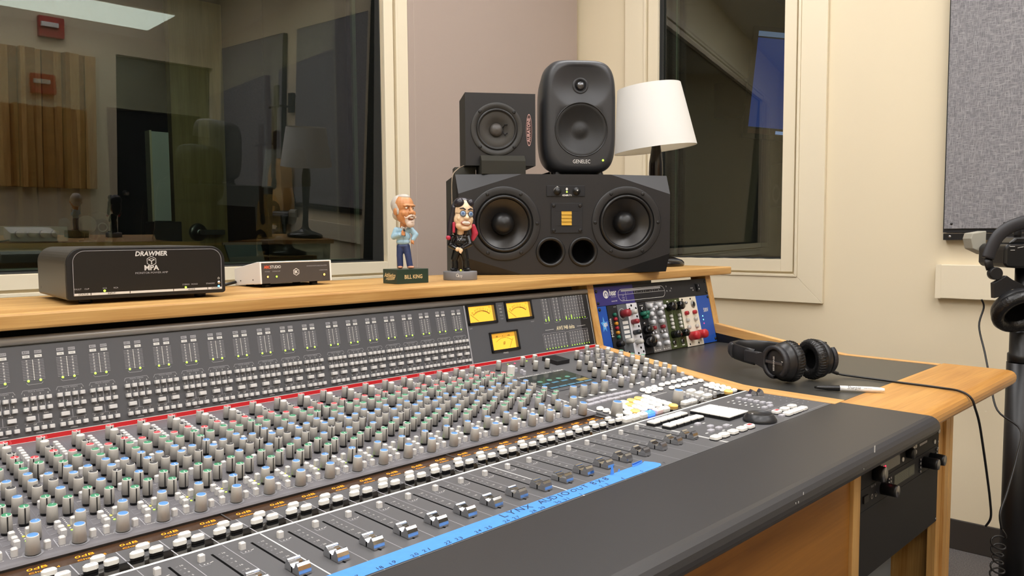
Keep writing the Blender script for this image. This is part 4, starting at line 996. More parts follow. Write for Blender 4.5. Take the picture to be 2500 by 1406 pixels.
# padded armrest and the oak block beyond it
ar = [(-0.2565,0.7465),(-0.4080,0.7465),(-0.4140,0.7455),(-0.4200,0.7425),(-0.4240,0.7380),(-0.4258,0.7320),(-0.4258,0.7270),(-0.4235,0.7220),(-0.4180,0.7165),(-0.2565,0.7165)]
def roll(x0, x1, m):
    n = len(ar); a = [(x0,y,z) for y,z in ar]+[(x1,y,z) for y,z in ar]
    m.add(a,[tuple(range(n-1,-1,-1)),tuple(range(n,2*n))]); 
    for i in range(n): j=(i+1)%n; m.add([a[i],a[j],a[n+j],a[n+i]],[(0,1,2,3)],0,1<=i<=8)
    return m
part('armrest', roll(-0.65,1.3600,MB()), m_vinyl, desk, world=True, label='black vinyl armrest with rolled front edge')
b = MB()
for (x,y,z,l) in ((0.86,-0.4250,0.7390,0.004),(0.845,-0.4262,0.7330,0.003),(0.838,-0.4262,0.7340,0.002),(1.09,-0.4210,0.7420,0.012),(1.04,-0.4262,0.7300,0.002)): b.box(x,x+l*0.25,y-0.0004,y,z,z+l*0.8)
part('scratch', b, mat('scratch_pale','C8C6C2',0.8), desk, world=True)
ar = [(-0.2620,0.7465),(-0.3900,0.7465),(-0.3980,0.7452),(-0.4040,0.7415),(-0.4070,0.7360),(-0.4075,0.7300),(-0.4060,0.7230),(-0.4010,0.7165),(-0.3930,0.7120),(-0.2620,0.7120)]
part('end_block', roll(1.3606,1.9350,MB()), m_burl, desk, world=True, label='oak end block with rolled front edge')
# cabinet under the right end
b = MB(); b.box(-0.60,1.3680,-0.280,-0.2625,0.002,0.7155); part('front_panel', b, m_brown, desk, world=True)
b = MB(); b.box(1.3690,1.4000,-0.2865,-0.262,0.002,0.7110); part('rack_post', b, m_oakz, desk, world=True, bevel=0.001)
b = MB(); b.box(1.8560,1.8850,-0.2800,-0.262,0.002,0.7110); b.box(1.8858,1.9130,-0.2865,-0.262,0.002,0.7110); part('rack_post', b, m_oakz, desk, world=True, bevel=0.001)
b = MB(); b.box(1.9136,1.9350,-0.2870,0.598,0.002,0.7110); part('side_panel', b, m_oakz, desk, world=True, bevel=0.001)
b = MB(); b.box(1.3690,1.3800,-0.258,0.598,0.002,0.60); b.box(1.381,1.912,0.58,0.598,0.002,0.71); part('cabinet_lining', b, m_slot, desk, world=True)
b = MB(); b.box(1.3815,1.9125,-0.2550,0.578,0.18,0.195); part('cabinet_shelf', b, m_matt, desk, world=True)

# ---------------------------------------------------------------- rack gear under the desk
YQ = -0.2805
QM = Matrix(((1,0,0,0),(0,0,-1,YQ),(0,1,0,0),(0,0,0,1)))       # local x=X, y=Z, z=toward the viewer
def faceknob(mb, x, z, r, h, mi=0, M=QM, r2=None, n=20, mtop=None):
    mb.lathe([(r,0.0005),(r,h*0.85),((r if r2 is None else r2)*0.93,h),(0.0001,h)],n,mi,M @ Matrix.Translation((x,z,0)),True,True,1.0,[mi,mi,mi if mtop is None else mtop]); return mb
def rackunit(name, label, z0, z1, x0=1.4015, x1=1.8545, dep=0.2):
    t = thing(name, label, 'rack unit', ((x0+x1)/2,YQ,z0))
    m = MB(); m.box(x0,x1,YQ,YQ+0.003,z0,z1); part('face_plate', m, m_matt, t, world=True, bevel=0.0006)
    m = MB(); m.box(x0+0.012,x1-0.012,YQ+0.0032,YQ+dep,z0+0.002,z1-0.002); part('chassis', m, m_black, t, world=True)
    for x in (x0+0.006,x1-0.006):
        for z in (z0+0.007,z1-0.007): m = MB(); m.lathe([(0.0032,0),(0.0026,0.0015),(0.0001,0.0018)],12,0,QM @ Matrix.Translation((x,z,0.0001))); part('screw', m, m_steel, t, world=True)
    return t
t = rackunit('rack_processor', 'black rack processor with red digits and round silver buttons, topmost under the desk end', 0.5760,0.6400)
m = MB(); faceknob(m,1.4800,0.5950,0.0150,0.020,0,mtop=1,n=28); part('data_knob', m, [m_black,m_steel], t, world=True)
m = MB(); m.box(1.508,1.612,0.584,0.606,0.0002,0.0010,0,QM); part('display_window', m, mat('display_smoke','1C1C1E',0.15), t, world=True)
m = MB(); m.text('0110',0.0110,1.5200,0.5880,0,QM,0.0013); part('red_digits', m, mat('digits_red','FF2148',0.4,emit=4.0), t, world=True)
for (x,z) in ((1.626,0.590),(1.688,0.600),(1.700,0.603),(1.688,0.588),(1.700,0.590),(1.822,0.588),(1.862-0.012,0.606)): m = MB(); faceknob(m,x,z,0.0048,0.003,0,n=16); part('round_button', m, m_kwht, t, world=True)
m = MB(); faceknob(m,1.655,0.598,0.011,0.014); part('select_knob', m, m_black, t, world=True)
m = MB(); m.box(1.728,1.775,0.596,0.601,0.0002,0.0006,0,QM); part('logo_strip', m, m_grey, t, world=True)
t = rackunit('rack_preamp', 'black rack preamplifier with large black knobs and meter grid, second under the desk end', 0.5330,0.5752)
for x in (1.519,1.758,1.800): m = MB(); faceknob(m,x,0.556,0.0120,0.030,0,mtop=1,n=24); part('gain_knob', m, [m_black,m_steel], t, world=True)
m = MB(); m.box(1.583,1.700,0.5430,0.5660,0.0002,0.0008,0,QM)
for k in range(15):
    for j in range(6): m.rect(1.5860+0.0052*k,1.5895+0.0052*k,0.5450+0.0034*j,0.5470+0.0034*j,1,QM,0.0011)
for k in range(9): m.rect(1.6680+0.0030*k,1.6695+0.0030*k,0.5460,0.5630,1,QM,0.0011)
part('meter_grid', m, [mat('grid_olive','3C3D34',0.4),mat('grid_line','7E8070',0.5)], t, world=True)
for x in (1.5480,1.5580):
    for k in range(4): m = MB(); faceknob(m,x,0.546+0.0072*k,0.0026,0.004,0,n=12); part('button', m, m_steel, t, world=True)
for x in (1.730,1.835):
    for k in range(4): m = MB(); faceknob(m,x,0.542+0.0085*k,0.0030,0.004,0,n=12); part('button', m, m_steel, t, world=True)
m = MB(); m.box(1.424,1.446,0.549,0.562,0.0005,0.0035,0,QM); part('power_switch', m, m_black, t, world=True)
for x in (1.468,1.487): m = MB(); m.ring(x,0.5520,0.0028,0.0052,18,0,QM,0.0012); part('jack', m, m_steel, t, world=True)
m = MB(); m.text('TRUE  P8',0.0042,1.475,0.5690,0,QM,0.0005); part('lettering', m, m_grey, t, world=True)
t = rackunit('blank_rack_panel', 'plain black blank rack panel below the two rack units under the desk end', 0.4000,0.5322)
t = thing('computer_case', 'grey computer case standing low in the dark bay under the desk end', 'computer', (1.70,-0.02,0.1955))
b = MB(); b.box(1.50,1.80,-0.21,0.30,0.2000,0.345); part('case', b, mat('case_silver','7E8488',0.4,metal=0.3), t, world=True, bevel=0.016, seg=3)
b = MB()
for x in (1.54,1.76):
    for y in (-0.17,0.26): b.box(x-0.012,x+0.012,y-0.012,y+0.012,0.1953,0.2000)
part('feet', b, m_black, t, world=True)
b = MB(); b.disc(1.55,0.30,0.006,16,0,QM,0.0)
b = MB(); b.disc(1.56,0.315,0.005,16,0,Matrix(((1,0,0,0),(0,0,-1,-0.2104),(0,1,0,0),(0,0,0,1)))); part('power_button', b, m_steel, t, world=True)

# ---------------------------------------------------------------- rack gear in the upper bay (leaning like the bridge)
BPo = BP @ Matrix.Translation((0,0,0.0))
t = thing('headphone_amp_rack', 'black and purple rack unit lettered hear, above the module chassis right of the bridge', 'rack unit', (1.65,0.34,0.878))
b = MB(); b.box(1.5560,1.8965,bz(0.8785),bz(0.9235),-0.0025,0.0,0,BPo); b.box(1.4045,1.5555,bz(0.8785),bz(0.9235),-0.0025,0.0,1,BPo); part('face_plate', b, [m_matt,mat('purple_plate','352E72',0.4)], t, world=True)
b = MB(); b.box(1.4120,1.8890,bz(0.8800),bz(0.9150),-0.19,-0.0027,0,BPo); part('chassis', b, m_black, t, world=True)
b = MB()
def stad(mb, x0, x1, y0, y1, w, mi, M, z):
    r = (y1-y0)/2; pts = [(x0+r+r*math.cos(a),y0+r+r*math.sin(a)) for a in [PI/2+PI*k/12 for k in range(13)]]+[(x1-r+r*math.cos(a),y0+r+r*math.sin(a)) for a in [-PI/2+PI*k/12 for k in range(13)]]
    mb.line(pts,w,mi,M,z,True)
stad(b,1.4920,1.6900,bz(0.8850),bz(0.9135),0.0009,0,BPo,0.0005)
b.rect(1.5050,1.6730,bz(0.9075),bz(0.9120),1,BPo,0.0004); b.line([(1.493,bz(0.9005)),(1.689,bz(0.9005))],0.0006,0,BPo,0.0005); b.line([(1.5220,bz(0.8858)),(1.5220,bz(0.9070))],0.0006,0,BPo,0.0005)
for k in range(8): b.text(str(k+1),0.0028,1.531+0.0190*k,bz(0.9025),0,BPo,0.0005)
for k in range(1,4): b.line([(1.5220+0.038*k,bz(0.9005)),(1.5220+0.038*k,bz(0.9072))],0.0005,0,BPo,0.0005)
for k,s_ in enumerate(('CLIP','SIGNAL','MUTE')): b.text(s_,0.0022,1.5105,bz(0.8965-0.0048*k),0,BPo,0.0005)
b.text('hear',0.0150,1.4720,bz(0.9010),0,BPo,0.0005,sx=0.72,bold=0.02); b.text('TECHNOLOGIES',0.0018,1.4730,bz(0.8965),0,BPo,0.0005); b.text('hearback | HUB',0.0030,1.4730,bz(0.8858),0,BPo,0.0005,sx=0.8,bold=0.01)
b.ring(1.4445,bz(0.9045),0.0,0.0098,28,0,BPo,0.0005); b.ring(1.4445,bz(0.9040),0.0035,0.0058,20,2,BPo,0.0008,0.0,PI); b.rect(1.4385,1.4412,bz(0.8990),bz(0.9045),2,BPo,0.0008); b.rect(1.4478,1.4505,bz(0.8990),bz(0.9045),2,BPo,0.0008)
for (x,z,s_) in ((1.700,0.9085,'USB'),(1.7000,0.8965,'A-NET'),(1.715,0.8965,'CONFIG'),(1.722,0.9025,'LINK')): b.text(s_,0.0018,x,bz(z),1,BPo,0.0005); b.rect(x-0.001,x+0.001,bz(z)+0.0020,bz(z)+0.0040,0,BPo,0.0005)
b.text('POWER',0.0026,1.8190,bz(0.8990),0,BPo,0.0005); b.rect(1.822,1.826,bz(0.8930),bz(0.8955),0,BPo,0.0005)
part('lettering', b, [m_white,m_grey,mat('purple_print','352E72',0.5)], t, world=True)
b = MB(); b.box(1.8380,1.8590,bz(0.8900),bz(0.9110),0.0004,0.0020,0,BPo); b.box(1.8405,1.8565,bz(0.8915),bz(0.9095),0.0020,0.0048,1,BPo); b.text('I',0.005,1.8485,bz(0.9030),2,BPo,0.0050); b.ring(1.8485,bz(0.8960),0.0012,0.0020,14,2,BPo,0.0050); part('rocker_switch', b, [m_black,m_gloss,m_white], t, world=True)
for (x,z) in ((1.410,0.9130),(1.410,0.8850),(1.891,0.9150),(1.891,0.8850)): b = MB(); b.lathe([(0.0040,0),(0.0034,0.0018),(0.0001,0.0022)],14,0,BPo @ Matrix.Translation((x,bz(z),0.0002))); part('screw', b, m_black, t, world=True)

ch = thing('module_chassis', 'blue module chassis lettered 500V filled with small audio modules, under the hear unit', 'module chassis', (1.65,0.32,0.748))
m_api = mat('chassis_blue','1E4FA8',0.35)
b = MB(); b.box(1.4045,1.4375,bz(0.7490),bz(0.8775),-0.0025,0.0,0,BPo); b.box(1.8280,1.8965,bz(0.7490),bz(0.8775),-0.0025,0.0,0,BPo); b.box(1.4376,1.8279,bz(0.7490),bz(0.8775),-0.006,-0.003,1,BPo); part('face_plate', b, [m_api,m_slot], ch, world=True)
b = MB(); b.box(1.4120,1.8890,bz(0.7580),bz(0.8740),-0.030,-0.0062,0,BPo); part('chassis', b, m_black, ch, world=True)
b = MB()
pts = []
for k in range(10): a = PI/2+PI*k/5; r = 0.0165 if k%2==0 else 0.0075; pts.append((1.4190+0.72*r*math.cos(a),bz(0.8340)+r*1.25*math.sin(a)))
b.add([(x,y,0.0004) for x,y in pts]+[(1.4190,bz(0.8340),0.0004)],[(k,(k+1)%10,10) for k in range(10)],0,False,BPo)
b.text('api',0.0120,1.4235,bz(0.8305),1,BPo,0.0007,sx=0.8,bold=0.015); b.text('500V',0.0110,1.8690,bz(0.8325),1,BPo,0.0005,sx=0.75,bold=0.01)
part('lettering', b, [mat('star_blue','58A6E8',0.4),m_white], ch, world=True)
m_ledc = mat('led_cyan','7FFFE0',0.4,emit=3.0)
for z,mm in ((0.8222,m_ledc),(0.8125,m_ledc),(0.8022,m_ledr)): b = MB(); b.disc(1.8475,bz(z),0.0018,12,0,BPo,0.0008); part('status_led', b, mm, ch, world=True)
for (x,z) in ((1.411,0.8700),(1.411,0.7560),(1.891,0.8720),(1.891,0.7570)): b = MB(); b.lathe([(0.0042,0),(0.0036,0.002),(0.0001,0.0024)],14,0,BPo @ Matrix.Translation((x,bz(z),0.0002))); part('screw', b, m_black, ch, world=True)
m_mred = mat('knob_wine','8E2A32',0.35); m_cream = mat('module_cream','E8E0CE',0.45); m_olv = mat('module_olive','3F4A26',0.45); m_sil = mat('module_silver','8E8E90',0.35,metal=0.4); m_wht = mat('module_white','DCDCE2',0.4); m_grp = mat('module_grey','5B6065',0.45)
m_clear = mat('knob_clear','C9CBCE',0.1,spec=0.8)
def module(name, x0, x1, z0, z1, m, items, marks=(), label=None):
    q = MB(); q.box(x0+0.0004,x1-0.0004,bz(z0),bz(z1),0.0002,0.0016,0,BPo); p_ = part(name, q, m, ch, world=True, label=label)
    for (nm,x,z,r,h,mm,mt) in items:
        q = MB(); faceknob(q,x,bz(z),r,h,0,BPo @ Matrix.Translation((0,0,0.0014)),r*0.85,18,1)
        q.v = [root_matrix(ch).inverted() @ v for v in q.v]; o = link(nm, q.mesh(nm,[mm,mt]), p_)
    if marks:
        q = MB()
        for k in marks:
            if k[0] == 't': q.text(k[1],k[2],k[3],bz(k[4]),0,BPo @ (Matrix.Translation((k[3],bz(k[4]),0)) @ Matrix.Rotation(rad(k[5]),4,'Z') @ Matrix.Translation((-k[3],-bz(k[4]),0)) if len(k)>5 else Matrix.Identity(4)),0.0019)
            elif k[0] == 'r': q.rect(k[1],k[2],bz(k[3]),bz(k[4]),0,BPo,0.0018)
            else: q.ring(k[1],bz(k[2]),k[3],k[3]+0.0008,20,0,BPo,0.0019)
        q.v = [root_matrix(ch).inverted() @ v for v in q.v]; link('lettering', q.mesh('lettering',[m_white if m not in (m_wht,m_cream) else m_matt]), p_)
    return p_
cg, cr_, cy_ = mat('cap_teal','1E6A55',0.3), mat('cap_wine','A02030',0.3), mat('cap_amber','C98A2A',0.3)
module('preamp_module',1.4380,1.4768,0.7510,0.8772,m_matt,[('push_button',1.4590,0.8547-0.0107*k,0.0042,0.008,(cg,cr_,cy_,cr_,cy_,cg)[k],(cg,cr_,cy_,cr_,cy_,cg)[k]) for k in range(6)]+[('gain_knob',1.4560,0.7850,0.0075,0.018,m_black,m_black)],[('t','Millennia',0.0090,1.4465,0.8250,90),('t','HV-35',0.0024,1.468,0.8720)]+[('r',1.4655,1.4685,0.8540-0.0107*k,0.8555-0.0107*k) for k in range(6)],'black module with teal, red and amber buttons')
module('compressor_module',1.4770,1.5150,0.7510,0.8772,m_grp,[('wine_knob',1.4930,0.8545,0.0095,0.024,m_mred,m_mred),('grey_knob',1.4930,0.7880,0.0065,0.020,m_knob,m_knob)]+[('jack',1.4900,0.7600,0.0060,0.003,m_steel,m_slot)],[('r',1.4880,1.5100,0.8290-0.0112*k,0.8365-0.0112*k) for k in range(4)]+[('o',1.4930,0.8545,0.0125)],'grey module with one wine red knob')
module('equalizer_module',1.5152,1.5580,0.7505,0.8776,m_wht,[('grey_knob',1.5290,0.8555,0.0062,0.018,m_knob,m_knob),('wine_knob',1.5270,0.8320,0.0062,0.020,m_mred,m_mred),('navy_knob',1.5270,0.8060,0.0062,0.020,mat('knob_navy','23272F',0.35),m_black),('grey_knob',1.5290,0.7830,0.0062,0.020,m_knob,m_knob)]+[('hole',x,z,0.0030,0.0010,m_slot,m_slot) for x,z in ((1.5340,0.8720),(1.5250,0.8640),(1.5510,0.8640),(1.5500,0.8440),(1.5500,0.8200),(1.5500,0.7940),(1.5300,0.7560),(1.5510,0.7580),(1.5430,0.7680))],[('t','A-Q',0.0030,1.5250,0.8690),('r',1.5200,1.5300,0.8480,0.8485),('r',1.5250,1.5420,0.8190,0.8195)],'white module with red and navy knobs')
module('saturator_module',1.5584,1.5940,0.7500,0.8768,m_matt,[('chrome_jack',1.5750,0.8600,0.0065,0.006,m_steel,m_black),('teal_knob',1.5690,0.8480,0.0055,0.016,cg,cg),('teal_knob',1.5820,0.8490,0.0055,0.016,cg,cg),('teal_knob',1.5760,0.8400,0.0055,0.016,cg,cg),('black_knob',1.5740,0.8080,0.0105,0.020,m_gloss,m_gloss),('large_black_knob',1.5740,0.7790,0.0150,0.022,m_gloss,m_gloss),('chrome_button',1.5700,0.8240,0.0034,0.006,m_steel,m_steel)],[('r',1.5680,1.5830,0.8690,0.8700)],'black module with teal and large black knobs')
it = []
for cx0 in (1.6050,1.6440):
    for k,z in enumerate((0.8650,0.8555,0.8450,0.8345,0.8240)): it.append(('clear_knob',cx0+(0.004 if k%2 else -0.004),z,0.0062 if k%2==0 else 0.0045,0.014,m_clear,m_wht))
    it += [('red_knob',cx0,0.8100,0.0050,0.012,m_mred,m_mred),('chrome_button',cx0-0.006,0.7985,0.0036,0.006,m_steel,m_wht),('chrome_button',cx0+0.006,0.7990,0.0036,0.006,m_steel,m_wht),('clear_knob',cx0,0.7870,0.0062,0.014,m_clear,m_wht),('clear_knob',cx0+0.003,0.7690,0.0062,0.014,m_clear,m_wht),('clear_knob',cx0+0.020,0.8600,0.0048,0.012,m_clear,m_wht)]
module('channel_module',1.5945,1.6330,0.7500,0.8765,m_sil,[i_ for i_ in it if i_[1] < 1.63],[('r',1.600,1.628,0.8700,0.8725)]+[('r',1.598+0.010*k,1.604+0.010*k,0.7540,0.7560) for k in range(3)],'silver module crowded with clear knobs')
module('channel_module',1.6335,1.6720,0.7500,0.8760,m_sil,[i_ for i_ in it if i_[1] >= 1.634],[('r',1.640,1.668,0.8700,0.8725)]+[('r',1.637+0.010*k,1.643+0.010*k,0.7540,0.7560) for k in range(3)],'silver module with clear knobs beside the olive ones')
for x0 in (1.6724,1.7100):
    c = x0+0.0185
    module('filter_module',x0,x0+0.0372,0.7500,0.8762,m_olv,[('black_knob',c-0.002,0.8570,0.0115,0.024,m_gloss,m_gloss),('black_knob',c-0.002,0.7860,0.0100,0.024,m_gloss,m_gloss)]+[('white_button',c,0.8330-0.0098*k,0.0042,0.008,m_kwht,m_kwht) for k in range(4)]+[('chrome_jack',c-0.004,0.7660,0.0060,0.005,m_steel,m_black)],[('r',c-0.004,c+0.004,0.8700,0.8730),('r',c+0.012,c+0.0126,0.7950,0.8420),('r',c-0.006,c+0.006,0.7545,0.7575)],'olive green module with white buttons' + ('' if x0 < 1.69 else ' beside the cream one'))
module('tone_module',1.7475,1.8275,0.7480,0.8774,m_cream,[('steel_toggle',1.7640,0.8620,0.0040,0.012,m_steel,m_steel),('chrome_jack',1.8080,0.8570,0.0080,0.004,m_steel,m_black),('red_knob',1.7650,0.8355,0.0055,0.010,mat('knob_red','B8242E',0.35),m_mred),('red_knob',1.8040,0.8355,0.0055,0.010,MATS['knob_red'],m_mred)]+[('grey_knob',x,z,0.0052,0.008,m_knob,m_knob) for x in (1.7650,1.8040) for z in (0.8170,0.7980)]+[('large_red_knob',1.7700,0.7745,0.0120,0.026,MATS['knob_red'],MATS['knob_red']),('large_red_knob',1.8090,0.7755,0.0120,0.026,MATS['knob_red'],MATS['knob_red'])]+[('hole',x,z,0.0028,0.001,m_slot,m_slot) for x,z in ((1.7600,0.8720),(1.8000,0.8720),(1.7600,0.7540),(1.8020,0.7540))],[('r',1.7735,1.7785,0.8350,0.8358),('r',1.8125,1.8170,0.8350,0.8358),('r',1.7735,1.7785,0.8165,0.8173),('r',1.8125,1.8170,0.8165,0.8173),('o',1.8080,0.8570,0.0098)],'cream module with red knobs')
# ================================================================ THINGS ON THE SHELF AND DESK
from mathutils.geometry import tessellate_polygon
def holed(m, outer, holes, mi, y=0.0, n=64):
    """flat front (x,z) with round openings"""
    loops = [[Vector((x,z,0)) for x,z in outer]]+[[Vector((cx_+r*math.cos(-2*PI*k/n),cz_+r*math.sin(-2*PI*k/n),0)) for k in range(n)] for cx_,cz_,r in holes]
    flat = [p for l in loops for p in l]
    tris = tessellate_polygon(loops)
    m.add([(p.x,y,p.y) for p in flat],[tuple(t) for t in tris],mi)
def smooth0(P, n=6):
    P = [Vector(p) for p in P]; out = []
    for i in range(len(P)-1):
        p0, p1, p2, p3 = P[max(i-1,0)], P[i], P[i+1], P[min(i+2,len(P)-1)]
        for k in range(n):
            t = k/n; out.append(0.5*((2*p1)+(p2-p0)*t+(2*p0-5*p1+4*p2-p3)*t*t+(3*p1-p0-3*p2+p3)*t**3))
    out.append(P[-1]); return out
RX90 = Matrix.Rotation(rad(90),4,'X')                       # local z -> -y (toward the viewer of a front face)
def FACE(x=0,z=0,y=0): return Matrix.Translation((x,y,z)) @ RX90
# ---- painter's tape along the fader panel
b = MB()
N = 40
for k in range(N):
    xa = -0.30+(0.8105+0.30)*k/N; xb = -0.30+(0.8105+0.30)*(k+1)/N
    f = lambda x: -0.2285-0.0003*math.sin(x*22)
    g = lambda x: -0.2532-0.0004*math.sin(x*17)
    b.quad((xa,g(xa),0.74705),(xb,g(xb),0.74705),(xb,f(xb),0.74705),(xa,f(xa),0.74705))
b.add([(0.8105,-0.2532,0.74705),(0.8190,-0.2525,0.7474),(0.8235,-0.2480,0.7480),(0.8215,-0.2400,0.7484),(0.8160,-0.2275,0.7482),(0.8105,-0.2285,0.74705)],[(0,1,2,3,4,5)])
b.add([(0.7860,-0.2310,0.7472),(0.8130,-0.2270,0.7472),(0.8130,-0.2250,0.7500),(0.7900,-0.2262,0.7500),(0.7880,-0.2300,0.7512),(0.8100,-0.2280,0.7512)],[(0,1,2,3),(3,2,5,4)])
b.add([(0.7400,-0.2300,0.7472),(0.7480,-0.2300,0.7472),(0.7470,-0.2290,0.7570),(0.7440,-0.2285,0.7590),(0.7420,-0.2310,0.7560)],[(0,1,2,3),(0,3,4)])
b.add([(0.7560,-0.2290,0.7472),(0.7620,-0.2290,0.7472),(0.7600,-0.2285,0.7510)],[(0,1,2)])
tp = single('masking_tape', b, m_tape, 'strip of blue masking tape with handwriting stuck along the front of the fader panel', 'tape')
b = MB(); T0 = Matrix.Translation((0,0,0.74725))
def hand(s, size, x, y, sx=1.1, sh=0.15, sp=None):
    for k,c in enumerate(s):
        if c != ' ': b.text(c,size*RND.uniform(0.92,1.08),x+k*(sp or size*1.0),y+RND.uniform(-0.0006,0.0006),0,T0,sx=sx,shear=sh*RND.uniform(0.2,1.6))
hand('LYNX',0.0105,0.5480,-0.2400,1.0,0.1,0.0125); hand('AUDIO',0.0105,0.6080,-0.2400,1.0,0.1,0.0100); hand('OUT',0.0090,0.6620,-0.2400,1.0,0.2,0.0110); hand('8X8',0.0100,0.7000,-0.2400,1.0,0.15,0.0115)
for k,s in enumerate(['10 11','12 13','14 15','16 17','18 19','20 21','22 23','24 25','26 27','28 29','30 31','1','2 3','4','5','6 7']):
    hand(s,0.0058,0.2130+0.0405*k,-0.2515,1.0,0.2,0.0048)
o = link('lettering', b.mesh('lettering',[m_ink]), tp)

# ---- power amplifier
M = Matrix.Translation((0.300,0.399,ZS+0.0002)) @ Matrix.Rotation(math.atan2(-0.013,0.222),4,'Z')
amp = thing('power_amplifier', 'black metal power amplifier lettered DRAWMER with a rounded top at the left shelf end', 'amplifier', M=M)
def arch(x0, x1, z0, z1, r, rb=0.004, n=8):
    p = [(x0+rb,z0),(x1-rb,z0)]
    p += [(x1-rb+rb*math.sin(a),z0+rb-rb*math.cos(a)) for a in [PI/2*k/3 for k in range(1,4)]]
    p += [(x1-r+r*math.cos(a),z1-r+r*math.sin(a)) for a in [PI/2*k/n for k in range(n+1)]]
    p += [(x0+r-r*math.sin(a),z1-r+r*math.cos(a)) for a in [PI/2*k/n for k in range(n+1)]]
    p += [(x0+rb-rb*math.cos(a),z0+rb-rb*math.sin(a)) for a in [PI/2*k/3 for k in range(3)]]
    return p
m_brush = mat('brushed_dark', '6B6660', 0.38, metal=0.75, bump=(500,0.1,0.0004))
b = MB(); b.prism(arch(0.0,0.2265,0.0065,0.0818,0.0230),0.0035,0.2000,1); part('case', b, m_brush, amp)
b = MB(); b.prism(arch(0.0006,0.2260,0.0070,0.0812,0.0225),-0.0010,0.0034,1); part('front_bezel', b, m_black, amp, bevel=0.0008)
b = MB(); b.prism(arch(0.0085,0.2205,0.0125,0.0775,0.0170,0.001),-0.0018,-0.0011,1); part('front_panel', b, mat('amp_face','161413',0.35), amp)
b = MB(); FA = FACE(0,0,-0.0020)
b.line([(x,z) for x,z in arch(0.0090,0.2200,0.0128,0.0770,0.0165,0.0005)],0.0006,1,FA,0.0,True)
b.text('DRAWMER',0.0068,0.1148,0.0682,0,FA,0.0004,sx=0.95,shear=0.18,bold=0.03)
hx = [(0.1148+0.0072*math.cos(PI/6+PI/3*k),0.0600+0.0072*math.sin(PI/6+PI/3*k)) for k in range(6)]
b.line(hx,0.0007,0,FA,0.0004,True)
for a in (PI/2+PI,PI/6,PI*5/6): b.line([(0.1148,0.0600),(0.1148+0.0040*math.cos(a),0.0600+0.0040*math.sin(a))],0.0012,0,FA,0.0004); b.disc(0.1148+0.0040*math.cos(a),0.0600+0.0040*math.sin(a),0.0011,10,0,FA,0.0004)
b.ring(0.1148,0.0600,0.0034,0.0041,18,0,FA,0.0004,PI*0.15,PI*0.85)
b.text('MPA',0.0074,0.1146,0.0465,0,FA,0.0004,bold=0.03); b.text('MONITOR POWER AMP',0.0028,0.1146,0.0412,1,FA,0.0004,sx=1.1)
for (x0,x1,s) in ((0.0095,0.0302,'STATUS'),(0.0312,0.0826,'INPUT'),(0.0836,0.1448,''),(0.1458,0.1968,'MODE'),(0.1978,0.2196,'POWER')):
    b.rect(x0,x1,0.0128,0.0162,0,FA,0.0004)
    if s: b.text(s,0.0026,(x0+x1)/2+0.001,0.0133,2,FA,0.0007)
for (s,x) in (('FAULT',0.0140),('CLIP',0.0255),('XLR',0.0490),('RCA',0.0640),('STEREO',0.1640),('MONO',0.1770),('STANDBY',0.2020)): b.text(s,0.0022,x,0.0212,1,FA,0.0004)
b.ring(0.2150,0.0300,0.0012,0.0017,16,0,FA,0.0004,rad(120),rad(420)); b.rect(0.21475,0.21525,0.0300,0.0322,0,FA,0.0004)
part('lettering', b, [mat('legend_white','D8D6D2',0.5),m_grey,m_matt], amp)
for (x,z,mm,nm) in ((0.0487,0.0185,m_ledg,'green_led'),(0.1636,0.0178,m_ledg,'green_led'),(0.2148,0.0172,mat('led_blue','5AB0FF',0.4,emit=4.0),'blue_led')): b = MB(); b.disc(x,z,0.0016,14,0,FA,0.0006); part(nm, b, mm, amp)
b = MB(); b.lathe([(0.0026,0.0),(0.0024,0.0022),(0.0001,0.0030)],16,0,FACE(0.2149,0.0235,-0.0019)); part('power_button', b, m_chrome, amp)
for x in (0.030,0.196):
    for y in (0.03,0.17): b = MB(); b.cyl(0.009,0.0,0.0064,16,0,Matrix.Translation((x,y,0))); part('foot', b, m_black, amp)
b = MB(); b.disc(-0.0002,0,0.0022,10,0,Matrix.Translation((-0.0003,0.178,0.0180)) @ Matrix.Rotation(rad(-90),4,'Y')); part('side_screw', b, m_black, amp)

# ---- small white correction box
M = Matrix.Translation((0.6578,0.529,ZS+0.0072)) @ Matrix.Rotation(rad(-3.2),4,'X')
arc = thing('correction_box', 'small white sloped box lettered ARC STUDIO with dark front and amber lamps on the shelf', 'audio box', M=M)
m_wbox = mat('box_white','EDEBE8',0.35)
b = MB()
sl = [(0.0,0.0),(0.0,0.0415),(0.012,0.0418),(0.1050,0.0330),(0.1080,0.0300),(0.1080,0.0)]
b.prism([(y+0.0002,z) for y,z in sl],0.0,0.0035,0); b.prism([(y+0.0002,z) for y,z in sl],0.1485,0.1520,0)
b.prism([(0.0002,0.0390),(0.0002,0.0416),(0.012,0.0418),(0.1050,0.0330),(0.1050,0.0305),(0.012,0.0392)],0.0036,0.1484,0)
b.box(0.0036,0.1484,0.1050,0.1080,0.0,0.0300); part('case', b, m_wbox, arc, bevel=0.0012)
b = MB(); b.box(0.0037,0.1483,0.0010,0.0030,0.0006,0.0388); part('front_panel', b, mat('arc_face','46413E',0.4), arc, bevel=0.0006)
b = MB(); b.box(0.0037,0.1483,0.0032,0.1048,0.0003,0.0020); part('base_plate', b, m_black, arc)
b = MB(); FB = FACE(0,0,0.0007)
b.text('ARC',0.0054,0.0148,0.0288,0,FB,bold=0.03,sx=0.8); b.text('STUDIO',0.0054,0.0318,0.0288,1,FB,sx=0.8,bold=0.01)
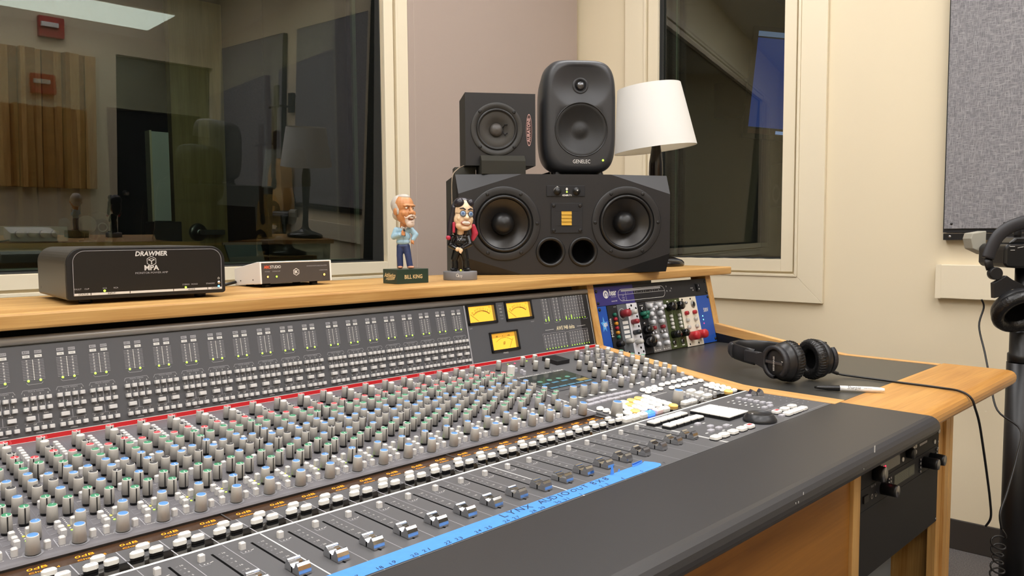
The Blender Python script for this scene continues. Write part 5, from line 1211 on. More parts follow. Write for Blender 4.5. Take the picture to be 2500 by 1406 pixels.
b.text('ADVANCED ROOM CORRECTION SYSTEM',0.0020,0.1195,0.0300,2,FB,sx=0.82); b.text('POWER',0.0020,0.0148,0.0220,2,FB); b.text('SIGNAL/CLIP',0.0020,0.0330,0.0222,2,FB); b.text('CORRECTION',0.0020,0.1335,0.0210,2,FB)
hx = [(0.0745+0.0066*math.cos(PI/6+PI/3*k),0.0204+0.0066*math.sin(PI/6+PI/3*k)) for k in range(6)]; b.line(hx,0.0010,1,FB,0,True); b.text('IK',0.0058,0.0745,0.0177,1,FB,bold=0.03)
part('lettering', b, [mat('arc_orange','E8623A',0.5),m_white,m_grey], arc)
for (x,z,nm,mm,r) in ((0.0150,0.0132,'amber_led',mat('led_amber','FFC87A',0.4,emit=3.0,ecol='FFB04A'),0.0018),(0.0330,0.0130,'green_led',m_ledg,0.0018),(0.1350,0.0130,'amber_led',MATS['led_amber'],0.0022)): b = MB(); b.lathe([(r*1.5,0),(r*1.3,0.0006)],16,0,FACE(x,z,0.0009)); b.disc(x,z,r,14,1,FB,0.0006); part(nm, b, [m_black,mm], arc)
for y in (0.030,0.082): b = MB(); b.disc(0,0,0.0013,10,0,Matrix.Translation((-0.0003,y,0.0085 if y<0.05 else 0.0080)) @ Matrix.Rotation(rad(-90),4,'Y'),0,0.0024); part('side_screw', b, m_black, arc)
for (x,y) in ((0.020,0.018),(0.120,0.018),(0.020,0.085),(0.120,0.085)): b = MB(); b.cyl(0.008,-0.0066 if y < 0.05 else -0.0022,0.0003,14,0,Matrix.Translation((x,y,0))); part('foot', b, m_black, arc)
b = MB(); b.tube([(-0.002,0.098,0.006),(-0.022,0.100,0.002),(-0.05,0.095,-0.0005),(-0.09,0.098,-0.0010)],0.0028,8); part('cord', b, m_black, arc)

# ---- bobbleheads
ROT = math.atan2(-0.7012,0.7129)
def BM(x, y): return Matrix.Translation((x,y,ZS+0.0002)) @ Matrix.Rotation(ROT,4,'Z')
m_skin = mat('figure_tan','C98A58',0.4); m_skinp = mat('figure_pale','EBCBA6',0.35); m_hairg = mat('figure_grey_hair','BDB6AC',0.4); m_beard = mat('figure_beard','D9C4B4',0.45)
m_shirt = mat('figure_shirt','9CC0D4',0.4,noise=(260,0.12)); m_jean = mat('figure_jeans','2C3C66',0.4,noise=(240,0.35)); m_shoe = mat('figure_shoe','C99070',0.4); m_green = mat('base_green','22382E',0.35); m_gold = mat('base_gold','D6BE8C',0.45)
m_lea = mat('figure_black','121213',0.18); m_hairb = mat('figure_black_hair','26222A',0.28); m_rhair = mat('figure_red_hair','B8324A',0.35); m_tooth = mat('figure_teeth','F0E8DC',0.3); m_lip_ = mat('figure_lip','A86A56',0.4)
f1 = thing('bobblehead', 'bobblehead with grey hair and beard, blue shirt and jeans, on green base lettered BILL KING', 'bobblehead', M=BM(0.9286,0.4435))
th = math.atan2(-0.005,0.075)-ROT
Bq = Matrix.Rotation(th,4,'Z')
b = MB(); b.box(-0.0376,0.0376,-0.026,0.026,0,0.0288,0,Bq); part('base', b, m_green, f1, bevel=0.0006)
b = MB(); b.text('BILL KING',0.0078,0.001,0.0098,0,Bq @ FACE(0,0,-0.0264),sx=0.86,bold=0.02)
SD = Bq @ Matrix.Rotation(rad(-90),4,'Z') @ FACE(0,0,-0.0380)
b.text('Athletics',0.0085,0.0,0.0128,0,SD,sx=0.95,shear=0.3,bold=0.03)
b.line([(-0.014,0.0085),(-0.005,0.0108),(0.008,0.0110),(0.0175,0.0120),(0.0170,0.0098),(0.006,0.0085),(-0.008,0.0078)],0.0016,0,SD,0.0)
part('lettering', b, m_gold, f1)
blob('jeans', [('c',(-0.0095,0,0.0735),(-0.0115,-0.001,0.0560),0.0082,0.0066),('c',(-0.0115,-0.001,0.0560),(-0.0108,0.000,0.0350),0.0066,0.0062),('c',(0.0015,0,0.0735),(0.0055,-0.002,0.0560),0.0082,0.0066),('c',(0.0055,-0.002,0.0560),(0.0088,-0.002,0.0352),0.0066,0.0062),('e',(-0.004,0,0.0745),(0.0135,0.009,0.0060))], m_jean, f1, 0.0009, 4)
for (x,y,a) in ((-0.0105,-0.004,0.1),(0.0110,-0.006,0.9)):
    blob('shoe', [('e',(x,y,0.0318),(0.0056,0.0090,0.0030),Matrix.Translation((x,y,0)) @ Matrix.Rotation(a,4,'Z') @ Matrix.Translation((-x,-y,0)))], m_shoe, f1, 0.0007, 2)
blob('shirt', [('e',(-0.0042,0,0.0830),(0.0140,0.0100,0.0075)),('e',(-0.0040,0,0.0940),(0.0150,0.0105,0.0120)),('e',(-0.0035,0.001,0.1060),(0.0150,0.0090,0.0080)),
    ('c',(-0.0175,0.001,0.1070),(-0.0225,-0.002,0.0935),0.0064,0.0062),('c',(-0.0225,-0.002,0.0935),(-0.0090,-0.0130,0.0975),0.0060,0.0044),
    ('c',(0.0115,0.001,0.1080),(0.0215,0.000,0.0975),0.0060,0.0056),('c',(0.0215,0.000,0.0975),(0.0165,-0.0050,0.0880),0.0054,0.0042)], m_shirt, f1, 0.0009, 4)
b = MB(); b.line([(-0.003,0.079),(-0.002,0.100)],0.0006,0,FACE(0,0,-0.0115)); part('shirt_seam', b, mat('figure_seam','6F93A8',0.5), f1)
blob('neck', [('c',(-0.003,0.001,0.110),(-0.002,0.001,0.122),0.0078,0.0080)], m_skin, f1, 0.0009, 2)
b = MB(); b.add([(-0.0075,-0.0080,0.1135),(-0.0035,-0.0100,0.1075),(-0.0015,-0.0100,0.1100),(-0.0045,-0.0085,0.1150)],[(0,1,2,3)]); b.add([(0.0060,-0.0080,0.1125),(0.0020,-0.0100,0.1070),(0.0008,-0.0100,0.1095),(0.0030,-0.0085,0.1145)],[(3,2,1,0)]); part('collar', b, mat('figure_collar','E4E2DC',0.5), f1)
hnd = [('e',(-0.0018,-0.0150,0.1010),(0.0040,0.0036,0.0048))]
for k in range(4): hnd.append(('c',(-0.0042,-0.0170,0.1040-0.0022*k),(0.0020,-0.0190,0.1030-0.0022*k),0.0011,0.0010))
hnd.append(('c',(-0.0035,-0.0150,0.1055),(0.0012,-0.0175,0.1070),0.0012,0.0010))
blob('hand', hnd, m_skin, f1, 0.0005, 2)
blob('hand', [('e',(0.0152,-0.0062,0.0832),(0.0036,0.0040,0.0044))]+[('c',(0.0140+0.0010*k,-0.0098,0.0848-0.0012*k),(0.0165+0.0006*k,-0.0080,0.0806-0.0008*k),0.0010,0.0009) for k in range(4)], m_skin, f1, 0.0005, 2)
b = MB(); b.tube([(0.0020,-0.0180,0.0945),(0.0006,-0.0178,0.1080)],[0.0015,0.0019],12); b.ball((0.0002,-0.0177,0.1105),0.0028,14,10,1); part('microphone', b, [m_matt,m_steel], f1)
HM = Matrix.Translation((-0.002,0.0,0.146)) @ Matrix.Rotation(rad(46),4,'Z')      # head frame: -y is the face
def hb(name, shapes, m, par, vx, sm=4):
    o = blob(name, shapes, m, par, vx, sm); o.matrix_local = HM; return o
hd = hb('head', [('e',(0,0.002,0.0100),(0.0205,0.0235,0.0220)),('e',(0,-0.004,-0.0080),(0.0180,0.0190,0.0190)),('e',(0,-0.011,-0.0215),(0.0120,0.0105,0.0100)),('c',(0,-0.0205,0.0050),(0,-0.0262,-0.0045),0.0026,0.0042),('e',(-0.0035,-0.0235,-0.0050),(0.0026,0.0030,0.0026)),('e',(0.0035,-0.0235,-0.0050),(0.0026,0.0030,0.0026)),('e',(0,-0.0185,0.0095),(0.0155,0.0045,0.0035)),('e',(-0.0205,0.001,-0.002),(0.0028,0.0058,0.0080)),('e',(0.0205,0.001,-0.002),(0.0028,0.0058,0.0080)),('e',(-0.0115,-0.0150,-0.0060),(0.0060,0.0055,0.0060)),('e',(0.0115,-0.0150,-0.0060),(0.0060,0.0055,0.0060))], m_skin, f1, 0.0009, 3)
def hp(name, mb, m): o = link(name, mb.mesh(name,m if isinstance(m,list) else [m]), f1, HM); return o
hb('hair', [('e',(0,0.0085,0.0115),(0.0218,0.0195,0.0215)),('e',(-0.0160,0.0040,0.0050),(0.0062,0.0110,0.0130)),('e',(0.0160,0.0040,0.0050),(0.0062,0.0110,0.0130)),('e',(0,0.0130,-0.0080),(0.0170,0.0120,0.0130)),('e',(-0.0185,-0.0045,-0.002),(0.0028,0.0030,0.0070)),('e',(0.0185,-0.0045,-0.002),(0.0028,0.0030,0.0070)),('e',(0,-0.0010,0.0270),(0.0120,0.0130,0.0062))], m_hairg, f1, 0.0010, 3)
hb('beard', [('e',(0,-0.0205,-0.0270),(0.0095,0.0068,0.0078)),('e',(-0.0080,-0.0190,-0.0205),(0.0032,0.0040,0.0070)),('e',(0.0080,-0.0190,-0.0205),(0.0032,0.0040,0.0070)),('e',(0,-0.0262,-0.0225),(0.0040,0.0020,0.0022))], m_beard, f1, 0.0008, 2)
b = MB()
for s_ in (-1,1): b.tube([(0.0005*s_,-0.0275,-0.0098),(0.0055*s_,-0.0262,-0.0112),(0.0098*s_,-0.0225,-0.0150),(0.0130*s_,-0.0205,-0.0150),(0.0150*s_,-0.0205,-0.0118)],[0.0020,0.0024,0.0019,0.0012,0.0004],10)
hp('moustache', b, m_beard)
b = MB(); b.ball((0,-0.0232,-0.0150),(0.0072,0.0032,0.0030),18,10,0); b.ball((0,-0.0246,-0.0148),(0.0055,0.0022,0.0020),18,10,1); hp('mouth', b, [m_lip_,m_tooth])
b = MB()
for s_ in (-1,1):
    b.ball((0.0078*s_,-0.0192,0.0048),(0.0036,0.0026,0.0019),14,10,0); b.ball((0.0072*s_,-0.0214,0.0047),(0.0014,0.0010,0.0013),12,8,1)
hp('eyes', b, [m_tooth,mat('figure_iris','5A3A22',0.3)])
b = MB()
for s_ in (-1,1): b.tube([(0.0028*s_,-0.0232,0.0078),(0.0080*s_,-0.0226,0.0094),(0.0128*s_,-0.0190,0.0090)],[0.0009,0.0012,0.0006],8)
hp('eyebrows', b, mat('figure_brow','7E5A3A',0.5))

f2 = thing('bobblehead', 'bobblehead with long black and red hair and round glasses, on grey base lettered Ozzy', 'bobblehead', M=BM(1.0710,0.4400))
b = MB(); b.lathe([(0.0362,0.0),(0.0366,0.0010),(0.0366,0.0170),(0.0358,0.0185),(0.0001,0.0185)],44,0,None,True,True,0.80); part('base', b, mat('base_grey','77777A',0.45), f2)
b = MB()
for k,c in enumerate('Ozzy'):
    x = -0.0042+0.0031*k; vs, fs, w = glyphs(c,0.01)
    q = MB(); q.text(c,0.0075 if k==0 else 0.0060,0,0,sx=0.75)
    for v in q.v: X = x+v.x; v.y, v.z, v.x = -0.0300*math.sqrt(max(0,1-(X/0.0372)**2))+0.0003-0.0001, 0.0072+v.y, X
    b.merge(q)
part('lettering', b, m_white, f2)
b = MB(); b.ball((0.0028,-0.0215,0.0208),0.0026,14,10); part('yellow_ball', b, mat('ball_yellow','C8CF5A',0.4), f2)
blob('outfit', [('c',(-0.0065,0,0.0620),(-0.0120,-0.001,0.0440),0.0090,0.0078),('c',(-0.0120,-0.001,0.0440),(-0.0115,0,0.0250),0.0074,0.0080),('c',(0.0075,0,0.0620),(0.0118,-0.001,0.0440),0.0090,0.0078),('c',(0.0118,-0.001,0.0440),(0.0130,0,0.0250),0.0074,0.0080),
    ('e',(0.0005,0,0.0660),(0.0155,0.0105,0.0080)),('e',(0.0005,0,0.0800),(0.0160,0.0110,0.0150)),('e',(0.0005,0.001,0.0920),(0.0165,0.0095,0.0070)),
    ('c',(-0.0165,0,0.0910),(-0.0205,-0.004,0.0745),0.0062,0.0056),('c',(-0.0205,-0.004,0.0745),(-0.0070,-0.0140,0.0670),0.0054,0.0044),
    ('c',(0.0175,0,0.0915),(0.0218,-0.004,0.0765),0.0062,0.0056),('c',(0.0218,-0.004,0.0765),(0.0080,-0.0140,0.0690),0.0054,0.0044)], m_lea, f2, 0.0009, 4)
for (x,a) in ((-0.0138,-0.15),(0.0152,0.2)):
    blob('boot', [('e',(x,-0.0045,0.0228),(0.0074,0.0125,0.0042),Matrix.Translation((x,0,0)) @ Matrix.Rotation(a,4,'Z') @ Matrix.Translation((-x,0,0)))], m_lea, f2, 0.0008, 2)
hnd = [('e',(-0.0040,-0.0165,0.0658),(0.0048,0.0038,0.0048)),('e',(0.0030,-0.0180,0.0636),(0.0046,0.0034,0.0044))]
for k in range(4): hnd.append(('c',(0.0000+0.0002*k,-0.0200,0.0672-0.0024*k),(0.0058-0.0008*k,-0.0196,0.0640-0.0022*k),0.0013,0.0011))
hnd.append(('c',(-0.0030,-0.0185,0.0690),(0.0020,-0.0200,0.0678),0.0013,0.0011))
blob('hands', hnd, m_skinp, f2, 0.0005, 2)
b = MB(); b.tube([(0.0052,-0.0150,0.0725),(0.0078,-0.0170,0.0695),(0.0078,-0.0160,0.0660)],0.0022,10); part('wristband', b, m_matt, f2)
b = MB(); b.tube([(-0.006,-0.0085,0.0985),(-0.003,-0.0112,0.0880),(0.0005,-0.0120,0.0835),(0.004,-0.0112,0.0880),(0.007,-0.0085,0.0985)],0.0005,6); part('necklace', b, m_steel, f2)
blob('neck', [('c',(0.0010,0.001,0.095),(0.0020,0.001,0.108),0.0072,0.0076)], m_skinp, f2, 0.0009, 2)
HM = Matrix.Translation((0.0070,0.0,0.1345)) @ Matrix.Rotation(rad(24),4,'Z') @ Matrix.Rotation(rad(4),4,'Y')
def hb2(name, shapes, m, vx, sm=4): o = blob(name, shapes, m, f2, vx, sm); o.matrix_local = HM; return o
def hp2(name, mb, m): return link(name, mb.mesh(name,m if isinstance(m,list) else [m]), f2, HM)
hb2('head', [('e',(0,0.001,0.0140),(0.0215,0.0220,0.0240)),('e',(0,-0.003,-0.0060),(0.0215,0.0200,0.0200)),('e',(0,-0.008,-0.0190),(0.0185,0.0130,0.0105)),('c',(0,-0.0205,0.0060),(0,-0.0265,-0.0025),0.0028,0.0044),('e',(-0.0038,-0.0235,-0.0030),(0.0028,0.0030,0.0024)),('e',(0.0038,-0.0235,-0.0030),(0.0028,0.0030,0.0024)),('e',(0,-0.0165,-0.0240),(0.0090,0.0055,0.0055)),('e',(-0.0125,-0.0140,-0.0045),(0.0060,0.0060,0.0060)),('e',(0.0125,-0.0140,-0.0045),(0.0060,0.0060,0.0060))], m_skinp, 0.0009, 3)
hb2('hair', [('e',(0,0.0065,0.0180),(0.0245,0.0210,0.0250)),('e',(-0.0130,-0.0080,0.0290),(0.0110,0.0120,0.0110)),('e',(0.0110,-0.0085,0.0300),(0.0090,0.0110,0.0095)),
    ('c',(-0.0215,0.000,0.0180),(-0.0260,0.002,-0.0150),0.0060,0.0062),('c',(-0.0260,0.002,-0.0150),(-0.0285,0.002,-0.0420),0.0066,0.0050),('c',(0.0215,0.000,0.0180),(0.0245,0.002,-0.0150),0.0052,0.0054),('c',(0.0245,0.002,-0.0150),(0.0270,0.003,-0.0360),0.0054,0.0044),('e',(0,0.0140,-0.0120),(0.0220,0.0110,0.0330))], m_hairb, 0.0010, 3)
hb2('red_hair', [('c',(0.0240,-0.0030,-0.0180),(0.0290,-0.0020,-0.0330),0.0050,0.0072),('c',(0.0290,-0.0020,-0.0330),(0.0250,-0.0010,-0.0460),0.0072,0.0042)], m_rhair, 0.0009, 2)
hb2('red_hair', [('c',(-0.0218,-0.0060,-0.0150),(-0.0212,-0.0070,-0.0330),0.0032,0.0028)], m_rhair, 0.0008, 2)
hb2('red_hair', [('e',(-0.0300,0.0000,-0.0460),(0.0055,0.0045,0.0052))], m_rhair, 0.0008, 2)
b = MB(); b.ball((0,-0.0210,-0.0135),(0.0118,0.0042,0.0058),22,12,0); b.ball((0,-0.0226,-0.0132),(0.0096,0.0036,0.0042),22,12,1); b.box(-0.0085,0.0085,-0.0266,-0.0262,-0.01345,-0.01295,0); hp2('mouth', b, [m_lip_,m_tooth])
b = MB()
for s_ in (-1,1): b.tube([(0.0028*s_,-0.0225,0.0150),(0.0085*s_,-0.0218,0.0182),(0.0145*s_,-0.0175,0.0165)],[0.0012,0.0017,0.0008],8)
hp2('eyebrows', b, m_hairb)
b = MB()
for s_ in (-1,1):
    G = Matrix.Translation((0.0088*s_,-0.0238,0.0062)) @ Matrix.Rotation(rad(12*s_),4,'Z') @ RX90
    b.lathe([(0.0060,-0.0004),(0.0060,0.0004),(0.0001,0.0008)],24,0,G); b.tube([(0.0063*math.cos(2*PI*k/20),0.0063*math.sin(2*PI*k/20),0.0002) for k in range(21)],0.0006,6,1,G)
    b.disc(0,0.0004,0.0026,16,2,G,0.0012); b.tube([(0.0150*s_,-0.0225,0.0065),(0.0205*s_,-0.0080,0.0070)],0.0005,6,1)
b.tube([(-0.0028,-0.0248,0.0072),(0,-0.0258,0.0080),(0.0028,-0.0248,0.0072)],0.0006,6,1)
hp2('glasses', b, [mat('lens_blue','8FA6C4',0.15),mat('glasses_wire','4A3C28',0.3,metal=0.6),mat('lens_pupil','4C6A9A',0.2)])

# ---- three-way monitor lying on its side
SPX = Vector((0.8238,-0.5667,0)); SPR = math.atan2(-0.5667,0.8238)
SM_ = Matrix.Translation((1.390,0.415,ZS+0.0002)) @ Matrix.Rotation(SPR,4,'Z')
m_cab = mat('cabinet_black','1B1A1C',0.5,bump=(900,0.06,0.0003)); m_fac = mat('cabinet_facet','222224',0.42); m_rub = mat('rubber_black','161617',0.38); m_cone = mat('cone_weave','262320',0.22,bump=(1500,0.3,0.0006)); m_gauz = mat('gold_foil','B8902E',0.35,metal=0.4)
ad = thing('studio_monitor', 'wide black studio monitor lying sideways with two woofers, lettered ADAM A77X, on the oak shelf', 'loudspeaker', M=SM_)
hw, H_, fx, fz, rc, dp = 0.262, 0.2400, 0.152, 0.047, 0.030, 0.27
b = MB()
oc = [(-hw,fz),(-hw+fx,0.001),(hw-fx,0.001),(hw,fz),(hw,H_-fz),(hw-fx,H_),(-hw+fx,H_),(-hw,H_-fz)]
co = [(-hw-0.004,rc,0.001),(hw+0.002,rc,0.001),(hw+0.002,rc,H_),(-hw-0.004,rc,H_)]
ba = [(-hw-0.004,dp,0.001),(hw+0.002,dp,0.001),(hw+0.002,dp,H_),(-hw-0.004,dp,H_)]
vs = [(x,0,z) for x,z in oc]+co+ba
fs = [(0,1,2,3,4,5,6,7),(0,8,1),(2,9,3),(4,10,5),(6,11,7),(1,8,12,13,9,2),(3,9,13,14,10,4),(5,10,14,15,11,6),(7,11,15,12,8,0),(12,15,14,13)]
holed(b,oc,[(-0.1535,0.1225,0.0700),(0.1500,0.1240,0.0700),(-0.0405,0.0540,0.0300),(0.0403,0.0540,0.0300)],0); b.add(vs,fs[1:5],1); b.add(vs,fs[5:],0)
part('cabinet', b, [m_cab,m_fac], ad)
def woofer(x, z):
    G = FACE(x,z,0.0)
    m = MB(); m.lathe([(0.0880,0.0004),(0.0880,0.0022),(0.0860,0.0030),(0.0720,0.0032),(0.0705,0.0026)],64,0,G,True,False); part('woofer_frame', m, m_fac, ad)
    m = MB(); m.lathe([(0.0706,0.0028),(0.0690,-0.0040),(0.0680,0.0006),(0.0655,0.0068),(0.0625,0.0070),(0.0600,0.0030),(0.0585,-0.0030)],64,0,G,True,False); part('surround', m, m_rub, ad)
    m = MB(); m.lathe([(0.0586,-0.0026),(0.0420,-0.0130),(0.0270,-0.0240)],64,0,G,True,False); part('cone', m, m_cone, ad)
    m = MB(); m.lathe([(0.0275,-0.0240),(0.0262,-0.0120),(0.0215,-0.0020),(0.0120,0.0045),(0.0001,0.0062)],48,0,G,True,False); part('dust_cap', m, m_rub, ad)
    for k in range(6):
        a = PI/3*k; m = MB(); m.lathe([(0.0040,0),(0.0040,0.0016),(0.0022,0.0024),(0.0001,0.0018)],14,0,FACE(x+0.0800*math.cos(a),z+0.0800*math.sin(a),-0.0030)); part('screw', m, m_black, ad)
woofer(-0.1535,0.1225); woofer(0.1500,0.1240)
for x in (-0.0405,0.0403):
    m = MB(); m.lathe([(0.0364,0.0003),(0.0364,0.0020),(0.0340,0.0042),(0.0300,0.0040),(0.0272,-0.0010),(0.0268,-0.0400),(0.0001,-0.0400)],48,0,FACE(x,0.0540),True,False,1.0,[0,0,0,0,1,1]); part('bass_port', m, [m_rub,m_slot], ad)
b = MB(); b.box(-0.0392,0.0385,-0.0026,-0.0004,0.0990,0.1715); tw = part('tweeter_plate', b, m_matt, ad, bevel=0.002)
b = MB(); b.add([(-0.0280,-0.0030,0.1520),(0.0280,-0.0030,0.1520),(0.0115,-0.0006,0.1510),(-0.0145,-0.0006,0.1510)],[(0,1,2,3)]); b.add([(-0.0280,-0.0030,0.1165),(0.0280,-0.0030,0.1165),(0.0115,-0.0006,0.1172),(-0.0145,-0.0006,0.1172)],[(3,2,1,0)]); link('waveguide', b.mesh('waveguide',[m_fac]), tw)
for k in range(4):
    b = MB(); z = 0.1178+0.0085*k; b.add([(-0.0142,-0.0042,z),(0.0112,-0.0042,z),(0.0112,-0.0030,z+0.0060),(-0.0142,-0.0030,z+0.0060),(-0.0142,-0.0028,z+0.0080),(0.0112,-0.0028,z+0.0080)],[(0,1,2,3),(3,2,5,4)]); link('gold_ribbon', b.mesh('gold_ribbon',[m_gauz]), tw)
for (x,z) in ((-0.0330,0.1650),(0.0325,0.1650),(-0.0330,0.1055),(0.0325,0.1055)): m = MB(); m.lathe([(0.0042,0),(0.0042,0.0016),(0.0024,0.0026),(0.0001,0.0018)],14,0,FACE(x,z,-0.0027)); part('screw', m, m_black, ad)
b = MB(); b.box(-0.0500,0.0445,-0.0022,-0.0004,0.1870,0.2130); part('control_plate', b, m_matt, ad, bevel=0.0018)
b = MB(); b.ring(-0.0240,0.2000,0.0082,0.0092,32,0,FACE(0,0,-0.0026),0.0,rad(-60),rad(240)); b.text('ADAM',0.0042,-0.0052,0.1878,0,FACE(0,0,-0.0026),sx=0.8,bold=0.03); b.text('A77X',0.0042,0.0062,0.1878,0,FACE(0,0,-0.0026),sx=0.8); b.rect(-0.0258,-0.0222,0.2100,0.2112,0,FACE(0,0,-0.0026))
b.disc(-0.0006,0.2045,0.0026,14,0,FACE(0,0,-0.0026),0,0.0034); part('lettering', b, m_white, ad)
b = MB(); b.disc(-0.0006,0.1978,0.0020,14,0,FACE(0,0,-0.0028)); part('green_led', b, m_ledg, ad)
for (x,nm,mm) in ((-0.0240,'level_knob',m_rub),(0.0232,'power_knob',m_rub)):
    m = MB(); m.lathe([(0.0092,0),(0.0090,0.0030),(0.0070,0.0034),(0.0068,0.0090),(0.0001,0.0100)],24,0,FACE(x,0.1995,-0.0023)); 
    if nm == 'power_knob': m.disc(x,0.2010,0.0016,12,1,FACE(0,0,-0.0126))
    part(nm, m, [mm,m_white], ad)

# ---- upright two-way monitor standing on the wide one
ZT = ZS+0.0002+H_+0.0002
GM_ = SM_ @ Matrix.Translation((0.0470,0.040,0.2403)) @ Matrix.Rotation(rad(-2),4,'Z')
ge = thing('studio_monitor', 'upright rounded dark grey studio monitor lettered GENELEC with a green lamp, on the wide one', 'loudspeaker', M=GM_)
m_gen = mat('monitor_grey','303134',0.42); m_mesh = dots('woofer_mesh','1B1B1C','040404',900,0.5)
def sq_(a, w, h, n): c, s = math.cos(a), math.sin(a); return (w*math.copysign(abs(c)**(2/n),c), h*math.copysign(abs(s)**(2/n),s))
b = MB(); NS = 128
zc = 0.146
secs = [(0.158,0.060,0.100,3.2),(0.150,0.076,0.118,3.6),(0.120,0.089,0.132,4.2),(0.060,0.0940,0.1395,4.6),(0.026,0.0925,0.1385,4.6),(0.010,0.0885,0.1350,4.4),(0.003,0.0830,0.1300,4.2),(0.0,0.0760,0.1230,4.0)]
for (y,w,h,n) in secs:
    for k in range(NS): x,z = sq_(2*PI*k/NS,w,h,n); b.v.append(Vector((x,y,zc+z)))
for r in range(len(secs)-1):
    for k in range(NS): j=(k+1)%NS; b.f.append((r*NS+k,r*NS+j,(r+1)*NS+j,(r+1)*NS+k)); b.m.append(0); b.s.append(True)
b.f.append(tuple(range(NS-1,-1,-1))); b.m.append(0); b.s.append(False)
# front: waveguide dished round the tweeter, bowl behind the woofer mesh
zt, zw = 0.2200, 0.1120
def dish(x, z):
    r = math.hypot(x/0.074,(z-zt)/0.058); d = 0.013*(1-r*r)**1.3 if r < 1 else 0.0
    q = math.hypot(x,z-zw)/0.0650
    if q < 1: d = max(d, 0.020*min(1.0,(1-q*q)*1.5))
    return d
NQ = 44
ringv = [sq_(2*PI*k/NS,0.0760,0.1230,4.0) for k in range(NS)]
base = len(b.v)-NS
for q in range(1,NQ):
    f = 1-q/NQ
    for k in range(NS):
        x, z = ringv[k]; X, Z = x*f, z*f; b.v.append(Vector((X,dish(X,zc+Z)-0.0010*(1-f**6),zc+Z)))
for q in range(NQ-1):
    for k in range(NS):
        j=(k+1)%NS; a0_ = base+q*NS; b.f.append((a0_+k,a0_+j,a0_+NS+j,a0_+NS+k)); b.m.append(0); b.s.append(True)
b.f.append(tuple(base+(NQ-1)*NS+k for k in range(NS))); b.m.append(0); b.s.append(True)
part('enclosure', b, m_gen, ge)
b = MB(); G = FACE(0,zt,0.0095); b.lathe([(0.0205,-0.003),(0.0190,0.0010),(0.0140,0.0005),(0.0135,-0.0035),(0.0001,-0.0035)],40,0,G,True,False); b.lathe([(0.0135,-0.0010),(0.0128,-0.0025),(0.0112,-0.0010)],40,1,G,True,False); b.ball((0,0,0.0),(0.0108,0.0108,0.0085),28,16,2,G); part('tweeter', b, [m_gen,m_slot,mat('tweeter_dome','6C6D70',0.25,metal=0.9)], ge)
b = MB(); G = FACE(0,zw,-0.0010); b.lathe([(0.0668,-0.0006),(0.0664,0.0012),(0.0645,0.0012),(0.0635,-0.0030)],64,0,G,True,False); part('woofer_rim', b, m_rub, ge)
b = MB(); b.lathe([(0.0638,-0.0020),(0.0600,-0.0012),(0.0560,-0.0035),(0.0500,-0.0060),(0.0380,-0.0110),(0.0260,-0.0150),(0.0200,-0.0160),(0.0140,-0.0135),(0.0070,-0.0118),(0.0001,-0.0112)],64,0,G,True,False); part('woofer_grille', b, m_mesh, ge)
b = MB(); b.text('GENELEC',0.0090,0.0,0.0300,0,FACE(0,0,-0.0012),sx=0.82); part('lettering', b, m_white, ge)
b = MB(); b.lathe([(0.0026,0),(0.0022,0.0010),(0.0001,0.0014)],16,0,FACE(0.0545,0.0375,-0.0006)); part('green_led', b, m_ledg, ge)
b = MB()
for x in (-0.052,0.052): b.lathe([(0.014,0.0),(0.013,0.004),(0.010,0.012),(0.011,0.020)],20,0,Matrix.Translation((x,0.035,0)))
b.box(-0.060,0.060,0.045,0.130,0.0002,0.006); b.box(-0.058,-0.046,0.090,0.125,0.006,0.020); b.box(0.046,0.058,0.090,0.125,0.006,0.020)
part('table_stand', b, m_rub, ge)
b = MB(); b.tube([(-0.06,0.10,0.014),(-0.085,0.105,0.007),(-0.10,0.10,0.0035),(-0.115,0.09,0.0035)],0.003,8); part('cord', b, m_black, ge)

# ---- cube speaker leaning on foam pads
CM_ = SM_ @ Matrix.Translation((-0.1525,0.048,0.2403))
def foam(name, poly, x0, x1, label, M, m):
    q = MB(); q.prism(poly,x0,x1,0); o = link(name, q.mesh(name,[m])); o.matrix_world = M; tag(o,label,'foam pad','foam pads under the cube speaker'); bev(o,0.001); return o
m_foam = mat('foam_olive','3A3934',0.95,spec=0.1,bump=(1800,0.4,0.0008)); m_foam2 = mat('foam_grey','55544E',0.95,spec=0.1,bump=(1800,0.4,0.0008))
foam('foam_pad',[(-0.034,0.0),(-0.034,0.032),(-0.0205,0.0455),(-0.0035,0.0455),(-0.0035,0.0228),(0.070,0.0228),(0.070,0.0)],-0.052,0.055,'dark wedge shaped foam pad in front, holding the cube speaker on the wide monitor',CM_,m_foam)
foam('foam_pad',[(0.074,0.0),(0.074,0.0228),(0.128,0.0228),(0.128,0.0)],-0.108,-0.056,'small grey foam pad behind, under the rear corner of the cube speaker',CM_ @ Matrix.Translation((0,-0.03,0)),m_foam2)
cu_ = thing('cube_speaker', 'small black cube speaker with one round driver and an AURATONE badge, resting on foam pads', 'loudspeaker', M=CM_ @ Matrix.Translation((0,0.0,0.0231)))
b = MB(); q_ = [(-0.086,0),(0.086,0),(0.086,0.1735),(-0.086,0.1735)]; holed(b,q_,[(-0.0090,0.0870,0.0495)],0); b.add([(x,0,z) for x,z in q_]+[(x,0.125,z) for x,z in q_],[(0,4,5,1),(1,5,6,2),(2,6,7,3),(3,7,4,0),(7,6,5,4)]); part('cabinet', b, m_cab, cu_)
G = FACE(-0.0090,0.0870,-0.0002)
b = MB(); b.lathe([(0.0640,0.0),(0.0640,0.0016),(0.0625,0.0024),(0.0505,0.0024),(0.0500,0.0010)],56,0,G,True,False); part('driver_frame', b, mat('frame_grey','2F2E2C',0.5), cu_)
b = MB(); b.lathe([(0.0502,0.0016),(0.0490,0.0034),(0.0450,0.0040),(0.0435,0.0010)],56,0,G,True,False); part('surround', b, m_rub, cu_)
